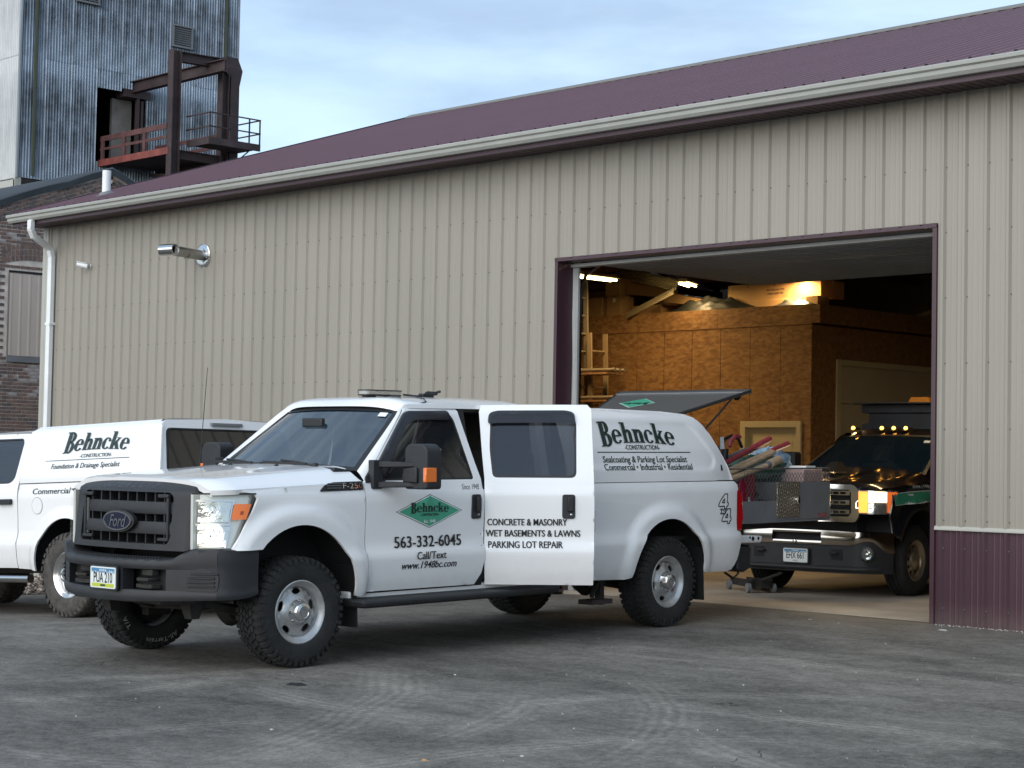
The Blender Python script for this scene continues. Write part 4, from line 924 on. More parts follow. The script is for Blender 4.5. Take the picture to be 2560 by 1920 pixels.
def make_wheel(parent, loc, side, steer=0, Rr=.405, W=.27, rim=.222, rmat=None, tmat=None, spin=0, blocks=True, cap='steel', name='wheel', label=None, nseg=44, detail=True):
    T = thing(name, label, None); T.parent = parent; T.location = loc; T.rotation_euler = (0, 0, R(steer)+(math.pi if side < 0 else 0))
    ty = obj('tyre', tyre_mesh(Rr, W, rim, 1, blocks, nseg), tmat or RUBBER, T, smooth=True, fix=False, angle=28)
    ty.rotation_euler = (0, R(spin), 0)
    yo = W/2-.012
    mb, ol, ho, Yd = rim_steel(rim, yo)
    rm = obj('rim', mb, rmat or STEELW, T, smooth=True); rm.rotation_euler = (0, R(spin), 0)
    dk = panel('wheel_disc', ol, Yd, rmat or STEELW, rm, ho if cap != 'alloy' else alloyholes(rim), res=.022, thick=.012)
    c = MB(); c.lathe([(0, -.05), (rim-.03, -.05)], 24); obj('brake', c, DARK, T)
    if cap == 'steel':
        c = MB(); c.lathe([(.100, yo-.045), (.098, yo-.030), (.085, yo-.016), (.078, yo+.022), (.066, yo+.040), (.044, yo+.046), (.040, yo+.042), (.0, yo+.042)], 36)
        h = obj('hub_cap', c, CAPM, T, smooth=True)
        c = MB()
        for k in range(8):
            a = 2*math.pi*k/8; c.lathe([(0, yo+.006), (.009, yo+.004), (.011, yo-.02)], 8, 1, (.083*math.cos(a), 0, .083*math.sin(a)))
        props(obj('wheel_nuts', c, CHROME, T, smooth=True), kind='stuff')
        c = MB(); c.lathe([(.026, yo+.0425), (.026, yo+.0445), (.032, yo+.0445), (.032, yo+.0425)], 24); c.box(-.012, -.004, yo+.042, yo+.0445, -.016, .016); c.box(.004, .012, yo+.042, yo+.0445, -.016, .016); obj('cap_emblem', c, GREYST, T)
    return T
def alloyholes(rim):
    H = []
    for k in range(8):
        a = R(45*k+10); w_ = R(14); r0, r1 = rim*.50, rim*.76
        H.append(rnd([(r0*math.cos(a-w_*.7), r0*math.sin(a-w_*.7)), (r1*math.cos(a-w_), r1*math.sin(a-w_)), (r1*math.cos(a+w_), r1*math.sin(a+w_)), (r0*math.cos(a+w_*.7), r0*math.sin(a+w_*.7))], .02, 3))
    return H
def side_text(s, size, x, z, Yf, m, parent, off=.003, bold=.01, shear=0, sx=1, align='CENTER', rot=0, width=None, side=1, spacing=1, name='lettering'):
    v, f = text_mesh(s, size, min(bold, .002), shear, sx, spacing, align)
    if width:
        a = [p[0] for p in v]; k = width/(max(a)-min(a)); v = [(p[0]*k, p[1]) for p in v]
    def fn(u, w_):
        u, w_ = u*math.cos(rot)-w_*math.sin(rot), u*math.sin(rot)+w_*math.cos(rot)
        X, Z = x-side*u, z+w_
        return (X, side*(float(Yf(np.array([X]), np.array([Z]))[0])+off), Z)
    if bold > .012:
        v0, f0 = v, f; v = []; f = []; lay = []
        for j, dx in enumerate((0, -.5, .5)):
            o = len(v); v += [(a+dx*bold*size*1.5, b, j) for a, b in v0]; f += [tuple(i+o for i in q) for q in f0]
        me = bpy.data.meshes.new(name); me.from_pydata([(lambda p, j: (p[0], p[1]+side*.0005*j, p[2]))(fn(a, b), j) for a, b, j in v], [], f)
        return obj(name, me, m, parent, fix=False)
    return decal(name, (v, f), fn, m, parent)
def surf_poly(name, poly, Yf, m, parent, off=.002, side=1, res=.06):
    return panel(name, poly, lambda x, z: Yf(x, z)+off, m, parent, res=res, thick=0, side=side)
# ------------------------------------------------------------------ the white crew-cab truck in front of the bay
tp = (3.7115, -2.1807, -1.5145, .0163)
fx = Vector((math.cos(tp[2]), math.sin(tp[2]), tp[3]*math.sin(tp[2]))).normalized(); nrm = Vector((0, -tp[3], 1)).normalized()
T1 = thing('crew_cab_truck', 'white crew cab pickup with black grille, rear side door and canopy hatch open', 'pickup truck', frame_at((tp[0], tp[1], tp[3]*tp[1]), fx, nrm))
def sstep(a, b, x): t = np.clip((x-a)/(b-a), 0, 1); return t*t*(3-2*t)
PZ = [.40, .46, .50, .60, .72, .79, .83, .90, 1.08, 1.20, 1.255, 1.285, 1.33, 1.36, 1.90, 1.96, 2.02]
PY = [.920, .946, .966, .990, 1.006, 1.011, .983, .977, .983, .987, .985, .963, .956, .945, .725, .672, .56]
def Ybase(x, z): return np.interp(z, PZ, PY)
def flare(x, z, cx, cz, ri, ro, h, n=2.3):
    """raised lip round a wheel arch; superelliptic ring"""
    r = (np.abs((x-cx)/1.0)**n+np.abs((z-cz)/1.0)**n)**(1/n)
    return h*(1-sstep(ri+(ro-ri)*.42, ro, r))*(z > cz-.25)
FAX, RAX = 4.39, .03
def Yf1(x, z):
    y = Ybase(x, z); y = y+flare(x, z, FAX, .50, .53, .715, .050)+flare(x, z, RAX, .46, .515, .665, .050)*sstep(-2, -1.0, x)
    y = y-np.clip(x-4.92, 0, 1)**2*2.2
    y = y-np.clip(-.85-x, 0, 1)**2*.35
    return y
def W_(p, *a): return p
# front wing
def wing(side):
    o = [(4.90, .872), (5.005, .872), (4.92, 1.00), (4.83, 1.14), (4.785, 1.235), (4.805, 1.272), (4.9, 1.285), (4.3, 1.322), (3.742, 1.350), (3.738, 1.1), (3.742, .8), (3.738, .50), (3.80, .480), (3.862, .50)]
    o += arc(FAX, .50, .53, .54, 180, 44, 22)[1:]
    p = panel('front_wing', o, Yf1, WHITE, T1, res=.035, side=side)
    return p
for s in (1, -1): wing(s)
def doors(side):
    fr = [(3.726, .515), (3.730, .80), (3.726, 1.10), (3.730, 1.335), (3.63, 1.415), (3.10, 1.895), (3.02, 1.937), (2.90, 1.950), (2.52, 1.955), (2.488, 1.90), (2.455, 1.5), (2.437, 1.36), (2.432, 1.1), (2.440, .72), (2.47, .60), (2.53, .512)]
    win = rnd([(3.60, 1.352), (3.575, 1.40), (3.12, 1.845), (3.03, 1.885), (2.60, 1.885), (2.555, 1.83), (2.515, 1.352)], [.02, .02, .05, .05, .05, .05, .03])
    d = panel('front_door', fr, Yf1, WHITE, T1, [win], res=.035, side=side)
    g = panel('side_window', [(p[0], p[1]) for p in win], lambda x, z: Yf1(x, z)-.012, GLASS, d, res=.08, side=side, thick=0)
    # seal round the glass
    inner = [((p[0]-3.02)*.975+3.02, (p[1]-1.60)*.945+1.60) for p in win]
    panel('window_seal', win, lambda x, z: Yf1(x, z)-.004, TRIMB, d, [inner], res=.05, side=side, thick=.008)
    # smoked wind deflector
    vis = rnd([(3.63, 1.375), (3.60, 1.43), (3.10, 1.895), (2.62, 1.905), (2.60, 1.83), (3.02, 1.825), (3.13, 1.78), (3.53, 1.365)], [0, .02, .06, .03, .03, .05, .05, .0])
    panel('wind_deflector', vis, lambda x, z: Yf1(x, z)+.022, SMOKE, d, res=.05, side=side, thick=.02)
    c = MB(); c.box(2.84, 2.862, .80*side, .905*side, 1.36, 1.88) if 0 else None
    panel('window_divider', [(3.30, 1.355), (3.285, 1.355), (3.02, 1.70), (3.03, 1.70)], lambda x, z: Yf1(x, z)-.008, TRIMB, d, res=.1, side=side, thick=.004)
    sail = [(3.715, 1.335), (3.70, 1.375), (3.60, 1.46), (3.52, 1.46), (3.50, 1.345)]
    panel('mirror_base', rnd(sail, .015), lambda x, z: Yf1(x, z)+.006, PLASTIC, d, res=.06, side=side, thick=.03)
    handle(d, 2.53, 1.135, side)
    return d
def handle(par, x, z, side, Yf=None, w_=.105, h=.195):
    Yf = Yf or Yf1
    o = rnd([(x-w_/2, z-h/2), (x+w_/2, z-h/2), (x+w_/2, z+h/2), (x-w_/2, z+h/2)], .022, 3)
    y = float(Yf(np.array([x]), np.array([z]))[0])
    hb = obj('door_handle', MB().prism(o, 1, side*(y-.01), side*(y+.010)), PLASTIC, par, bevel=.004)
    c = MB(); c.hexa([(x-w_*.38, side*(y+.012), z-h*.22), (x+w_*.12, side*(y+.012), z-h*.22), (x+w_*.12, side*(y+.012), z+h*.42), (x-w_*.38, side*(y+.012), z+h*.42), (x-w_*.36, side*(y+.030), z-h*.2), (x+w_*.10, side*(y+.034), z-h*.2), (x+w_*.10, side*(y+.034), z+h*.38), (x-w_*.36, side*(y+.030), z+h*.38)]); obj('pull', c, TRIMB, hb, bevel=.006)
    c = MB(); c.lathe([(0, side*(y+.013)), (.010, side*(y+.012)), (.012, side*(y+.008))], 12, 1, (x-.02, 0, z-h*.34)); obj('keyhole', c, CHROME, hb)
FD = doors(1); doors(-1)
for s in (1, -1):
    panel('door_gap', [(3.752, .50), (3.752, 1.345), (3.60, 1.36), (2.50, 1.35), (2.425, 1.36), (2.425, .50)], lambda x, z: Yf1(x, z)-.019, TRIMB, T1, side=s, res=.08, thick=0)
    panel('bed_gap', [(1.40, .50), (1.40, 1.30), (1.36, 1.30), (1.36, .50)], lambda x, z: Yf1(x, z)-.022, TRIMB, T1, side=s, res=.08, thick=0)
# rear doors; the left one stands open about its front edge
def reardoor(side, parent):
    rw_ = 0.885
    o = [(2.405, .505), (2.412, .80), (2.408, 1.10), (2.412, 1.36), (2.43, 1.55), (2.455, 1.90), (2.44, 1.955), (2.1, 1.962), (1.56, 1.965), (1.53, 1.93), (1.525, 1.5), (1.522, 1.1), (1.524, .80), (1.528, .50)]
    win = rnd([(2.345, 1.365), (2.37, 1.60), (2.36, 1.885), (1.68, 1.90), (1.655, 1.8), (1.665, 1.365)], [.04, .05, .07, .09, .03, .05], 5)
    d = panel('rear_door', o, Ybase, WHITE, parent, [win], res=.035, side=side, back=True, thick=.045)
    panel('side_window', win, lambda x, z: Ybase(x, z)-.012, GLASS, d, res=.08, side=side, thick=0)
    inner = [((p[0]-2.0)*.95+2.0, (p[1]-1.63)*.93+1.63) for p in win]
    panel('window_seal', win, lambda x, z: Ybase(x, z)-.004, TRIMB, d, [inner], res=.05, side=side, thick=.008)
    vis = rnd([(2.385, 1.80), (2.375, 1.895), (2.3, 1.912), (1.74, 1.918), (1.67, 1.90), (1.665, 1.80), (1.72, 1.815), (2.30, 1.81)], [.03, .04, .02, .04, .04, .02, .03, .03])
    panel('wind_deflector', vis, lambda x, z: Ybase(x, z)+.022, SMOKE, d, res=.05, side=side, thick=.02)
    handle(d, 1.73, 1.135, side, Ybase)
    return d
RD = reardoor(1, T1)
hinge = Vector((2.41, .965, 0)); ang = R(-45)
RD.matrix_basis = Matrix.Translation(hinge) @ Matrix.Rotation(ang, 4, 'Z') @ Matrix.Translation(-hinge)
reardoor(-1, T1)
c = MB(); 
for z in (.72, 1.18): c.box(2.39, 2.44, .90, .95, z, z+.09); c.box(2.33, 2.40, .93, .955, z+.01, z+.08)
obj('door_hinges', c, WHITE, T1)
# lettering on the doors
YB = Ybase
def dia(cx, cz, a, b): return [(cx-a, cz), (cx, cz-b), (cx+a, cz), (cx, cz+b)]
surf_poly('emblem_border', dia(3.055, 1.11, .365, .131), YB, INKG, FD, .0015)
surf_poly('emblem_white', dia(3.055, 1.11, .352, .1255), YB, WHITEV, FD, .0025)
surf_poly('emblem_green', dia(3.055, 1.11, .333, .118), YB, GREEN, FD, .0035)
def fnside(x, z, Yf, off, side=1): return lambda u, w_, l=0: (x-side*u, side*(float(Yf(np.array([x-side*u]), np.array([z+w_]))[0])+off+l), z+w_)
behncke(.42, fnside(3.055, 1.10, YB, .0045), INKG, FD, wave=.16, bscale=1.1)
side_text('-CONSTRUCTION-', .030, 3.055, 1.082, YB, INKG, FD, .0045, .02, width=.20)
side_text('Est. 1948', .034, 3.055, 1.030, YB, WHITEV, FD, .0045, .015)
side_text('563-332-6045', .125, 3.07, .872, YB, INK, FD, off=.009, bold=.028, width=.73)
side_text('Call/Text', .085, 3.06, .765, YB, INK, FD, off=.010, bold=.02, width=.32)
side_text('www.1948bc.com', .078, 3.075, .693, YB, INK, FD, bold=.022, shear=.22, width=.60)
side_text('Since 1948', .062, 2.583, 1.292, lambda x, z: YB(x, z)+.002, INK, FD, bold=-.004, shear=.3, width=.20)
YD = YB
for s_, z, u0, u1 in (('CONCRETE & MASONRY', 1.005, .022, .665), ('WET BASEMENTS & LAWNS', .915, .012, .775), ('PARKING LOT REPAIR', .825, .03, .63)):
    side_text(s_, .076, 2.41-(u0+u1)/2, z, YD, INK, RD, off=.007, bold=.030, width=(u1-u0))
for z in (.915, .825): side_text('.', .07, 2.47, z+.015, YB, INK, FD, bold=.02)
# badge on the wing
BG = thing('wing_badge', None, None); BG.parent = T1
bo = [(4.19, 1.278), (4.13, 1.325), (4.04, 1.345), (3.752, 1.350), (3.752, 1.285)]
panel('badge_plate', rnd(bo, .01), lambda x, z: Yf1(x, z)+.012, TRIMB, BG, res=.05, thick=.012)
side_text('F-250', .062, 3.865, 1.316, lambda x, z: Yf1(x, z)+.018, CHROME, BG, .003, .01, width=.20)
for z in (1.30, 1.318, 1.335): c = MB(); c.box(3.98, 4.12, .980, .986, z, z+.005); obj('badge_fin', c, GREYST, BG)
# bonnet
def hood_z(x, y):
    a = abs(y); t = (5.30-x)/(5.30-3.74); ze = 1.288+.060*t; zc = 1.374+.105*t-.012*max(0, (x-5.01)/.10)**2
    f = np.interp(a, [0, .30, .37, .50, .66, .76, .84, .90, .955], [1.0, .985, .93, .90, .865, .74, .46, .18, 0])
    return ze+(zc-ze)*float(f)
def hood_edge(x): return float(Yf1(np.array([x]), np.array([1.33]))[0])-.004-max(0, x-4.95)**1.3*.30
P = []
for i in range(41):
    x = 3.745+(5.118-3.745)*i/40; row = []
    for j in range(49):
        v = -1+2*j/48; e = hood_edge(x); y = e*v
        a = abs(v); zf = hood_z(x, .955*v)
        xr = x+.13*(1-v*v)*(i == 0)*-0
        xx = 3.745+(.10*(1-v*v)-.0)*0+(x-3.745)
        row.append((xx-.05*(a**2)*max(0, (x-4.9)/.4), y, zf))
    P.append(row)
mb = MB(); mb.grid(P)
for side_i in (0, 48):   # turned-down edges
    mb.grid([[P[i][side_i], (P[i][side_i][0], P[i][side_i][1]*.985, P[i][side_i][2]-.035)] for i in range(41)])
mb.grid([[P[40][j], (P[40][j][0]-.01, P[40][j][1], P[40][j][2]-.05)] for j in range(49)])
hood = obj('bonnet', mb, WHITE, T1, smooth=True, angle=50)
for y in (.28, -.28): c = MB(); c.lathe([(0, .018), (.014, .012), (.022, 0)], 10, 2, (4.02, y, hood_z(4.02, y)-.002)); obj('washer_jet', c, TRIMB, hood, smooth=True)
# cowl, windscreen, pillars, roof
def ws(u, v):      # u -1..1 across, v 0..1 up
    yb, yt = .845, .665; y = (yb+(yt-yb)*v)*u; x = 3.86+(3.20-3.86)*v-.165*(abs(u)**2.2)*(1-.25*v); z = 1.452+(1.925-1.452)*v-.03*abs(u)**2*(1-v*0.2)
    return (x, y, z)
WSG = MB(); WSG.grid([[ws(-1+2*i/20, j/10) for j in range(11)] for i in range(21)]); wsp = obj('windscreen', WSG, WSGLASS, T1, smooth='all')
def ring(fn, u0, v0, wd, up):
    mb = MB(); 
    def off(p): return (p[0]+.004, p[1], p[2]+.004)
    for k in range(4):
        a = []
        for i in range(21):
            t = -1+2*i/20
            if k == 0: a.append([off(fn(t, 0)), off(fn(t, wd))])
            if k == 1: a.append([off(fn(t, 1-wd)), off(fn(t, 1))])
            if k == 2: a.append([off(fn(-1, (t+1)/2)), off(fn(-1+wd*.9, (t+1)/2))])
            if k == 3: a.append([off(fn(1-wd*.9, (t+1)/2)), off(fn(1, (t+1)/2))])
        mb.grid(a)
    return mb
obj('windscreen_border', ring(ws, 0, 0, .055, 0), TRIMB, wsp, smooth='all')
c = MB(); q = [ws(.80, .865), ws(.90, .865), ws(.90, .93), ws(.80, .93)]; c.add([(p[0]+.006, p[1], p[2]+.006) for p in q], [(0, 1, 2, 3)]); obj('sticker', c, WHITEV, wsp)
for s in (1, -1):
    mb = MB(); A_ = []
    for j in range(9):
        v = j/8; p = Vector(ws(s, v)); zz = 1.345+(1.945-1.345)*v; xx = 3.715+(3.06-3.715)*v; q = Vector((xx, s*(float(Ybase(np.array([0]), np.array([zz]))[0])-.006), zz))
        A_.append([p+Vector((.005, 0, .002)), p.lerp(q, .5)+Vector((.02, s*.012, .015)), q])
    mb.grid(A_); obj('windscreen_pillar', mb, WHITE, T1, smooth='all')
    mb = MB()
    mb.grid([[(x, s*y, z) for y, z in ((.716, 1.93), (.70, 1.955), (.675, 1.978), (.62, 1.998))] for x in (3.12, 2.8, 2.4, 2.0, 1.6, 1.40)])
P = []
for i in range(25):
    t = i/24; x = 3.235-(3.235-1.395)*t; row = []
    for j in range(29):
        v = -1+2*j/28; e = .700+.012*math.sin(math.pi*min(1, t*1.3)); drop = .060*abs(v)**5; fr = max(0, 1-t*9)**2
        zc = 2.005+.012*math.sin(math.pi*t)-.072*fr-(.0 if t < .85 else (t-.85)*.25)
        edge = abs(v)**3*.06*(0 if fr == 0 else fr)
        rib = .006*(abs(v) < .62)*(math.cos(v*30) > .2)*(t > .18)*(t < .9)
        row.append((x-.155*abs(v)**2.2*fr, e*v, zc-drop+rib))
    P.append(row)
mb = MB(); mb.grid(P); mb.grid([[P[i][k], (P[i][k][0], P[i][k][1]*1.012, P[i][k][2]-.035)] for i in range(25) for k in (0,)]); mb.grid([[P[i][28], (P[i][28][0], P[i][28][1]*1.012, P[i][28][2]-.035)] for i in range(25)])
mb.grid([[P[24][j], (1.39, P[24][j][1], 1.30)] for j in range(29)])
obj('roof', mb, WHITE, T1, smooth=True, angle=50)
c = MB(); c.hexa([(3.68, -.80, 1.40), (3.90, -.80, 1.42), (3.90, .80, 1.42), (3.68, .80, 1.40), (3.70, -.82, 1.425), (3.88, -.80, 1.452), (3.88, .80, 1.452), (3.70, .82, 1.425)]); obj('cowl', c, PLASTIC, T1)
for s, x0, y0, x1, y1 in ((1, 3.90, .55, 3.70, .05), (1, 3.90, -.10, 3.78, -.62)):
    w_ = thing('wiper', None, None); w_.parent = T1
    c = MB(); c.tube([(x0-.03, y0, 1.462), (3.88, (y0+y1)/2+.05, 1.49), (3.86, y1+.1, 1.50)], .009, 6); c.lathe([(0, .035), (.022, .03), (.022, 0)], 10, 2, (x0-.04, y0, 1.45)); obj('wiper_arm', c, TRIMB, w_)
    c = MB(); c.bar((3.885, y0-.08, 1.475), (3.86, y1-.12, 1.482), .012, .022); obj('wiper_blade', c, TRIMB, w_)
# interior
IN = thing('cab_interior', None, None); IN.parent = T1
c = MB(); c.box(1.42, 3.60, -.86, .86, .55, .62); c.box(1.41, 1.43, -.8, .8, .62, 1.9); c.box(1.5, 3.05, -.64, .64, 1.90, 1.93); obj('cab_lining', c, SEATM, IN)
c = MB(); c.prism([(3.30, 1.0), (3.72, 1.0), (3.72, 1.42), (3.45, 1.44), (3.32, 1.38)], 1, -.80, .80); obj('dashboard', c, PLASTIC, IN, bevel=.03)
for y in (.42, -.42):
    c = MB(); c.box(2.62, 3.12, y-.26, y+.26, .78, .98); c.hexa([(2.52, y-.25, .9), (2.66, y-.25, .9), (2.66, y+.25, .9), (2.52, y+.25, .9), (2.40, y-.22, 1.52), (2.50, y-.22, 1.52), (2.50, y+.22, 1.52), (2.40, y+.22, 1.52)]); obj('seat', c, SEATM, IN, bevel=.04)
    c = MB(); c.box(2.38, 2.47, y-.12, y+.12, 1.56, 1.76); obj('headrest', c, SEATM, IN, bevel=.03)
c = MB(); c.box(1.62, 2.1, -.75, .75, .8, 1.0); c.hexa([(1.5, -.75, .9), (1.64, -.75, .9), (1.64, .75, .9), (1.5, .75, .9), (1.44, -.7, 1.6), (1.52, -.7, 1.6), (1.52, .7, 1.6), (1.44, .7, 1.6)]); obj('rear_bench', c, SEATM, IN, bevel=.04)
c = MB(); c.T = Matrix.Translation((3.22, .40, 1.30)) @ Matrix.Rotation(R(-62), 4, 'Y'); c.lathe([(.19+.014*math.cos(a), .014*math.sin(a)) for a in [2*math.pi*k/8 for k in range(8)]], 28, 2, close=True); c.box(-.19, .19, -.02, .02, -.02, .0); obj('steering_wheel', c, TRIMB, IN, smooth=True)
c = MB(); c.box(3.46, 3.62, .15, .45, 1.445, 1.462); c.box(3.48, 3.6, -.25, -.02, 1.445, 1.46); obj('papers', c, WHITEV, IN)
c = MB(); c.T = Matrix.Translation((3.40, 0, 1.80)); c.box(-.02, .02, -.12, .12, -.035, .035); obj('rear_view_mirror', c, TRIMB, IN, bevel=.01)
for s in (1, -1):    # door aperture posts and sills
    c = MB(); c.hexa([(2.36, s*.88, .55), (2.47, s*.88, .55), (2.47, s*.955, .55), (2.36, s*.955, .55), (2.40, s*.66, 1.94), (2.52, s*.66, 1.94), (2.52, s*.70, 1.94), (2.40, s*.70, 1.94)]); obj('door_post', c, TRIMB if s > 0 else TRIMB, T1)
    c = MB(); c.box(1.40, 3.86, s*.86-.03 if s < 0 else .83, s*.86+.03 if s < 0 else .945, .455, .520); obj('sill', c, WHITE, T1, bevel=.015)
    c = MB(); c.hexa([(1.395, s*.80, .5), (1.52, s*.80, .5), (1.52, s*.955, .5), (1.395, s*.955, .5), (1.395, s*.62, 1.96), (1.52, s*.62, 1.96), (1.52, s*.685, 1.96), (1.395, s*.685, 1.96)]); obj('cab_corner', c, WHITE, T1)
# ---- front end: grille shell, grille, headlamps, bumper
GR = thing('grille', None, None); GR.parent = T1
def shell_pt(y, z):   # shell face leans back towards the top and bows
    return 5.335-.06*(z-.88)/.5-.10*(abs(y)/.68)**3
so_ = rnd([(-.635, .862), (.635, .862), (.665, .92), (.675, 1.23), (.60, 1.335), (.50, 1.362), (-.50, 1.362), (-.60, 1.335), (-.675, 1.23), (-.665, .92)], .03)
so_ = [(y*1.10, z if z < 1.30 else z+.014) for y, z in so_]
si_ = rnd([(-.52, .905), (.52, .905), (.545, .95), (.545, 1.24), (.51, 1.275), (-.51, 1.275), (-.545, 1.24), (-.545, .95)], .02)
def yzpanel(name, outline, X, m, parent, holes=(), res=.04, thick=.02, **k):
    o = panel(name, outline, lambda y, z: X(y, z), m, None, holes, res, 1, thick, **k)
    me = o.data; V = np.zeros(len(me.vertices)*3); me.vertices.foreach_get('co', V); V = V.reshape(-1, 3)
    V = np.stack([V[:, 1], V[:, 0], V[:, 2]], 1); me.vertices.foreach_set('co', V.ravel()); me.flip_normals(); me.update(); o.parent = parent; return o
SX = lambda y, z: 5.270-.055*(z-.88)/.5-.075*(np.abs(y)/.68)**3-.125*sstep(1.285, 1.372, z)**.8-.04*sstep(.67, .745, np.abs(y))
yzpanel('grille_shell', so_, SX, PLASTIC, GR, [si_], .03, .17)
for z0, z1 in ((1.118, 1.205), (.975, 1.062)):
    yzpanel('grille_bar', rnd([(-.535, z0), (.535, z0), (.535, z1), (-.535, z1)], .01), lambda y, z: 5.250-.055*(z-.88)/.5-.08*(np.abs(y)/.68)**3+.012*np.cos((z-(z0+z1)/2)*30), PLASTIC, GR, (), .04, .05)
for s in (1, -1):
    c = MB(); x = 5.218
    c.box(x-.02, x+.004, s*.505-.012, s*.505+.012, .93, 1.26); c.box(x-.02, x+.01, min(s*.52, s*.40), max(s*.52, s*.40), 1.235, 1.262); c.box(x-.02, x+.012, min(s*.52, s*.40), max(s*.52, s*.40), .925, .950); obj('grille_bracket', c, PLASTIC, GR, bevel=.006)
c = MB(); c.box(5.195, 5.208, -.498, -.475, .955, 1.215); lb = obj('led_bar', c, GREYST, GR)
c = MB()
for k in range(24): c.box(5.2081, 5.212, -.496, -.477, .958+k*.0107, .964+k*.0107)
props(obj('led_lenses', c, LAMPREF, GR), kind='stuff')
for k in range(9):
    y = -.44+k*.11
    c = MB(); c.box(5.11, 5.195, y-.007, y+.007, .905, 1.275); obj('grille_rib', c, PLASTIC, GR)
c = MB(); c.box(5.06, 5.09, -.56, .56, .88, 1.29); obj('radiator', c, mat('radiator_fins', (.012, .012, .014), .6, bump=(180, .6)), GR)
EM = thing('emblem', None, None); EM.parent = T1
def ell(rx, rz, n=36): return arc(0, 1.062, rx, rz, 0, 360, n)[:-1]
yzpanel('emblem_surround', ell(.19, .083), lambda y, z: 5.285-.2*y*y, TRIMB, EM, (), .03, .03)
yzpanel('emblem_rim', ell(.168, .071), lambda y, z: 5.297-.2*y*y, CHROME, EM, [ell(.156, .061)], .03, .014)
yzpanel('emblem_face', ell(.157, .062), lambda y, z: 5.291-.2*y*y+.004, mat('deep_blue_enamel', (.004, .007, .026), .2, coat=.4), EM, (), .03, 0)
v = text_mesh('Ford', .125, .008, .35, .80); decal('lettering', v, lambda u, w_: (5.299-.2*u*u, u+.005, 1.058+w_), CHROME, EM)
v = text_mesh('SUPER DUTY', .062, .012, 0, 1.75, 1.05); 
decal('lettering', v, lambda u, w_: (float(SX(np.array([u]), np.array([1.325+w_]))[0])+.003, u, 1.325+w_), mat('embossed_grey', (.045, .048, .058), .5), GR)
HEADM = mat('silver_bezel', (.70, .71, .64), .3, metal=.5)
def headlamp(s):
    H = thing('headlight', None, None); H.parent = T1
    def pt(t, z):   # wraps from the front face (t=0, y=.70) round to the side (t=1)
        y = .735+.252*(1-(1-t)**1.45); xr = 4.80+.17*max(0, (1.27-z)/.39); x = 5.188-(5.188-xr)*t**1.05
        return x, y
    def skin(t0, t1, z0, z1, d, n=14, m=5):
        G = []
        for i in range(n+1):
            t = t0+(t1-t0)*i/n; row = []
            for j in range(m+1):
                z = z0+(z1-z0)*j/m; x, y = pt(t, z); row.append((x-d*(1-t*.6), s*(y-d*(.2+.8*t)), z))
            G.append(row)
        return G
    o = MB(); o.grid(skin(0, 1, .880, 1.266, .07)); obj('lamp_housing', o, HEADM, H, smooth='all')
    for t0, t1, z0, z1 in ((.05, .62, 1.07, 1.215), (.05, .66, .90, 1.045)):
        o = MB(); o.grid(skin(t0, t1, z0, z1, .045)); o.grid([[a, (a[0]-.02, a[1], a[2])] for a in [r[0] for r in skin(t0, t1, z0, z1, .045)]]); obj('reflector', o, LAMPREF, H, smooth='all')
        o = MB(); x, y = pt((t0+t1)/2-.04, (z0+z1)/2); o.T = Matrix.Translation((x-.042, s*(y-.03), (z0+z1)/2)) @ Matrix.Rotation(s*R(25), 4, 'Z'); o.lathe([(.05, .012), (.042, .0), (.018, -.02), (.012, .01), (0, .014)], 18, 0); obj('bulb', o, CHROME, H, smooth='all')
        o = MB(); o.grid(skin(t0-.02, t1+.03, z1, z1+.014, .03)); o.grid(skin(t1, t1+.035, z0-.01, z1+.01, .03, 2)); obj('lamp_bezel', o, CHROME, H, smooth='all')
    o = MB(); o.grid(skin(.66, .96, 1.09, 1.20, -.002, 6)); obj('turn_signal', o, AMBER, H, smooth='all')
    o = MB(); x, y = pt(.83, 1.13); o.box(x-.04, x, s*(y-.032)-.001, s*(y-.032)+.001, 1.12, 1.14) if 0 else o.grid(skin(.80, .86, 1.125, 1.15, -.004, 2, 1)); obj('reflex_patch', o, mat('dark_amber', (.30, .05, .005), .3) if 'dark_amber' not in bpy.data.materials else bpy.data.materials['dark_amber'], H)
    o = MB(); o.grid(skin(0, 1, .880, 1.266, 0, 20, 6)); obj('lamp_lens', o, LENS, H, smooth='all')
    o = MB(); o.grid(skin(.0, 1.0, 1.266, 1.277, .004)); o.grid(skin(0, 1, .870, .880, .004)); obj('lamp_gap', o, TRIMB, H)
    o = MB(); o.box(5.02, 5.165, min(s*.705, s*.733), max(s*.705, s*.733), .87, 1.27); obj('lamp_side', o, HEADM, H)
for s in (1, -1): headlamp(s)
# front bumper
def bump_x(y): a = abs(y); return 5.44-.40*a*a
BU = thing('front_bumper', None, None); BU.parent = T1
def strip(z0f, z1f, y0, y1, off=0., n=40, m=4, bulge=.012):
    G = []
    for i in range(n+1):
        y = y0+(y1-y0)*i/n; row = []
        for j in range(m+1):
            t = j/m; z = z0f(y)+(z1f(y)-z0f(y))*t; row.append((bump_x(y)+off+bulge*math.sin(math.pi*t), y, z))
        G.append(row)
    return G
def ztop(y): a = abs(y); return .800+.075*float(sstep(.60, .78, np.array(a)))
def zbot(y): a = abs(y); return .500+.030*a*a
mb = MB()
openings = [(-.46, -.155), (.155, .46)]
segs = [(-1.0, -.60), (-.60, -.46), (-.155, .155), (.46, .60), (.60, 1.0)]
zo0, zo1 = .585, .735
mb.grid(strip(lambda y: zo1, ztop, -.93, .93, bulge=.010)); mb.grid(strip(zbot, lambda y: zo0, -.93, .93, bulge=.010))
for a, b in ((-.93, -.54), (-.10, .25), (.60, .93)): mb.grid(strip(lambda y: zo0, lambda y: zo1, a, b, bulge=0, n=14))
